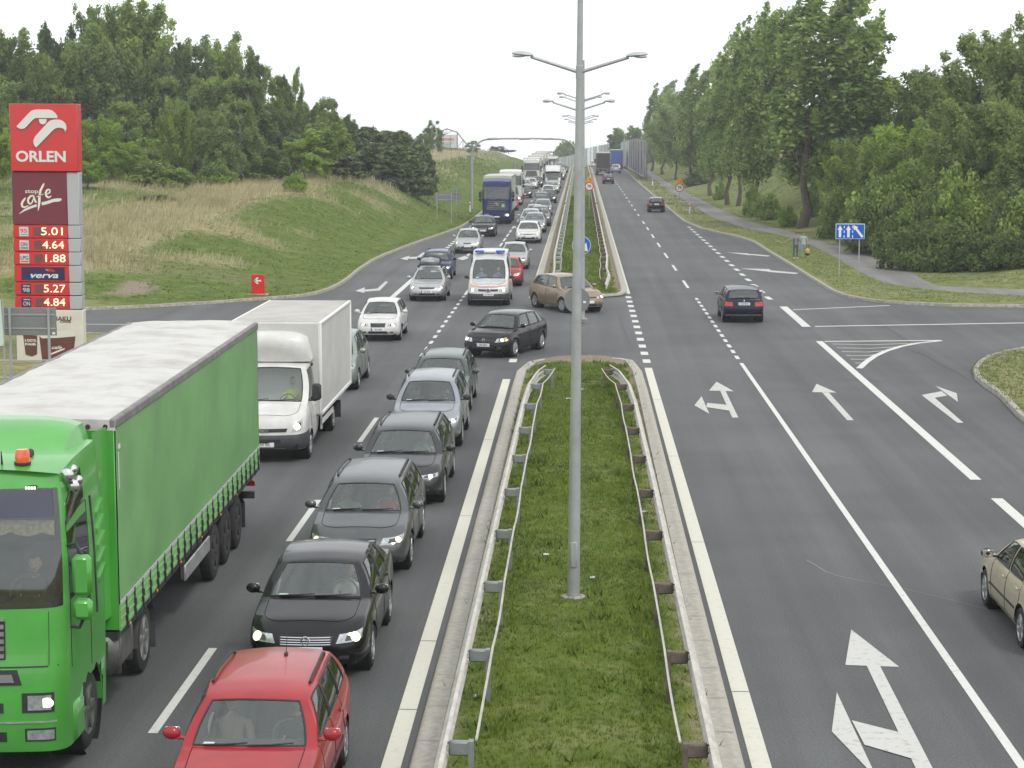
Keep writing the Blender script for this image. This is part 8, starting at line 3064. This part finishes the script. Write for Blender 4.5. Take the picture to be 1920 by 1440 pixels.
while x < 1960:
    tree('shrub', x, lerp(109, 103, (x - 1690) / 240) + TRND.uniform(0, .8), 424 + TRND.uniform(-15, 20), TRND.uniform(60, 80), 'dark', 'low dark shrub at the foot of the thicket by the path', 'low shrubs at the path edge')
    x += 26
for px, tp, w, Y, lf_, lb in [(1446, 362, 56, 168, 'mid', 'small green bush on the bank left of the largest poplar'), (1572, 352, 64, 140, 'mid', 'bush on the bank right of the largest poplar trunk'), (1604, 372, 56, 132, 'olive', 'olive bush on the bank above the blue lane sign'), (1526, 345, 40, 160, 'mid', 'leafy bush around the trunk of the largest poplar'),
                              (1480, 385, 34, 157, 'light', 'sprouting shoots at the left of the largest trunk'), (1412, 345, 34, 175, 'mid', 'shoots round the shoot covered poplar trunk'), (1352, 340, 26, 212, 'mid', 'shoots at the foot of the slim poplar'), (1312, 318, 60, 262, 'dark', 'dark bush between the far poplar trunks')]:
    tree('shrub', px, Y, tp, w, lf_, lb, 'bushes on the right bank')
tree('broad', 1178, 440, 238, 70, 'mid', 'distant tree rising above the middle of the noise barrier', 'distant trees near the crest', base=-2)
tree('broad', 1205, 452, 248, 50, 'mid', 'distant tree above the near end of the noise barrier', 'distant trees near the crest', base=-2)
# ---- grass
GRS = np.random.RandomState(5)
M_GRASS = leaf_material('grass_blades', (.060, .096, .010), (.128, .186, .018), (.225, .275, .042), .3, .7)
M_DRY = leaf_material('dry_blades', (.120, .105, .035), (.200, .175, .065), (.300, .265, .120), .3, .8)
M_BANK = leaf_material('bank_grass', (.098, .140, .034), (.140, .186, .048), (.205, .250, .080), .3, .7)
M_STRAW = leaf_material('straw_grass', (.270, .240, .120), (.460, .415, .245), (.640, .595, .410), .3, .8)
def tufts(name, pts, h, w, blades, lean, m, label_kind='stuff', spread=.5):
    """pts (n,4): x, y, z, tone; every tuft a few leaning blades"""
    n = len(pts)
    B = np.repeat(pts, blades, 0)
    k = len(B)
    a = GRS.uniform(0, 2 * np.pi, k)
    hh = h * GRS.uniform(.5, 1.25, k)
    off = GRS.normal(size=(k, 2)) * w * 2.2
    base = np.stack([B[:, 0] + off[:, 0], B[:, 1] + off[:, 1], B[:, 2] - .02], 1)
    d = np.stack([np.cos(a), np.sin(a), 0 * a], 1)
    ww = w * GRS.uniform(.6, 1.3, (k, 1))
    tip = base + np.stack([np.cos(a + 1.4) * hh * spread + lean * hh, np.sin(a + 1.4) * hh * spread, hh], 1)
    V = np.stack([base - d * ww, base + d * ww, tip], 1)
    me = poly_cloud(name, V, np.clip(B[:, 3] + GRS.normal(size=k) * .16, 0, 1))
    return tag(link_mesh(name, me, None, m), kind='stuff')
def field(n, x0, x1, y0, y1, keep):
    out = []
    X, Y_ = GRS.uniform(x0, x1, n), GRS.uniform(y0, y1, n)
    for x, y in zip(X, Y_):
        r = keep(x, y)
        if r is not None: out.append((x, y, GZ(x, y), r))
    return np.array(out)
def med(x, y):
    if abs(x) > 1.72 or GRS.uniform() < bareness(x, y) * 1.15: return None
    return .50 + .42 * nz2(x, y, .45, 31) + .25 * nz2(x, y, 1.7, 3)
tufts('grass', field(36000, -1.75, 1.75, 20, 64.8, med), .070, .010, 4, .05, M_GRASS)
tufts('weeds', field(1100, -1.85, 1.85, 20, 64.5, lambda x, y: (.35 + .3 * nz2(x, y, 2, 8)) if abs(x) < 1.74 and (nz2(x, y, .8, 44) > .12 or abs(x) > 1.35) else None), .16, .022, 6, .02, M_GRASS, spread=.9)
tufts('dry_grass', field(3200, -1.75, 1.75, 20, 64, lambda x, y: .5 if abs(x) < 1.74 and nz2(x, y, .6, 52) + .35 * (abs(x) > 1.2) > .22 else None), .09, .008, 3, .05, M_DRY)
tufts('grass', field(15000, -1.7, 1.75, 92.5, 230, lambda x, y: .45 + .4 * nz2(x, y, .3, 31)), .13, .02, 3, .05, M_GRASS)
def bank_l(x, y):
    e = xat(L_FAR, y)
    if e is None: e = -20
    d = dist_pl(L_FAR, x, y)
    if x > e or d < .35: return None
    dr = dryness(x, y)
    if GRS.uniform() < dr * .9 or GRS.uniform() < bareness(x, y): return None
    return .42 + .35 * nz2(x, y, .12, 61) + .2 * nz2(x, y, .6, 5)
tufts('bank_grass', field(30000, -45, -9.5, 86, 175, bank_l), .085, .03, 4, .08, M_BANK)
tufts('bank_grass', field(16000, -60, -9.5, 170, 330, bank_l), .16, .07, 3, .08, M_BANK)
def dry_l(x, y):
    d = dist_pl(L_FAR, x, y)
    e = xat(L_FAR, y)
    if e is None or x > e or d < 5: return None
    dr = dryness(x, y)
    if GRS.uniform() > dr * 1.05: return None
    return .45 + .35 * nz2(x, y, .15, 71) + .15 * nz2(x, y, .6, 3)
tufts('tall_dry_grass', field(36000, -58, -16, 92, 170, dry_l), .50, .020, 4, .25, M_STRAW, spread=.28)
tufts('tall_dry_grass', field(22000, -62, -14, 165, 400, dry_l), .70, .05, 3, .22, M_STRAW, spread=.28)
def bank_r(x, y):
    e = xat(R_FAR, y)
    if e is None or x < e + .4: return None
    if -13 < y < 700 and point_in(PATHPOLY, x, y): return None
    if GRS.uniform() < .15: return None
    return .48 + .35 * nz2(x, y, .15, 81) + .2 * nz2(x, y, .7, 5)
tufts('verge_grass', field(48000, 8.8, 34, 88, 190, bank_r), .07, .03, 3, .05, M_BANK)
tufts('verge_grass', field(12000, 8.8, 40, 190, 340, bank_r), .13, .06, 3, .05, M_BANK)
tufts('verge_grass', field(14000, 12.1, 22, 52, 71, lambda x, y: None if (point_in(ROADPOLY, x, y) or GRS.uniform() < bareness(x, y)) else .5 + .35 * nz2(x, y, .5, 8)), .08, .014, 4, .05, M_BANK)
tufts('dry_grass', field(9000, 22, 60, 180, 330, lambda x, y: .5 + .3 * nz2(x, y, .2, 3) if dryness(x, y) > .45 else None), .6, .06, 3, .2, M_STRAW, spread=.3)
# ================================================================ the air: light summer haze
def build_haze():
    mb = MB()
    mb.box((0, 440, 9), (260, 900, 50))
    me = mb.mesh('haze', False)
    m = bpy.data.materials.new('haze_air')
    m.use_nodes = True
    n, l = m.node_tree.nodes, m.node_tree.links
    n.clear()
    o = n.new('ShaderNodeOutputMaterial')
    v = n.new('ShaderNodeVolumePrincipled')
    v.inputs['Color'].default_value = (.95, .97, 1, 1)
    v.inputs['Density'].default_value = .00045
    v.inputs['Anisotropy'].default_value = .2
    l.new(v.outputs[0], o.inputs['Volume'])
    tag(link_mesh('haze', me, None, m), kind='stuff')
build_haze()
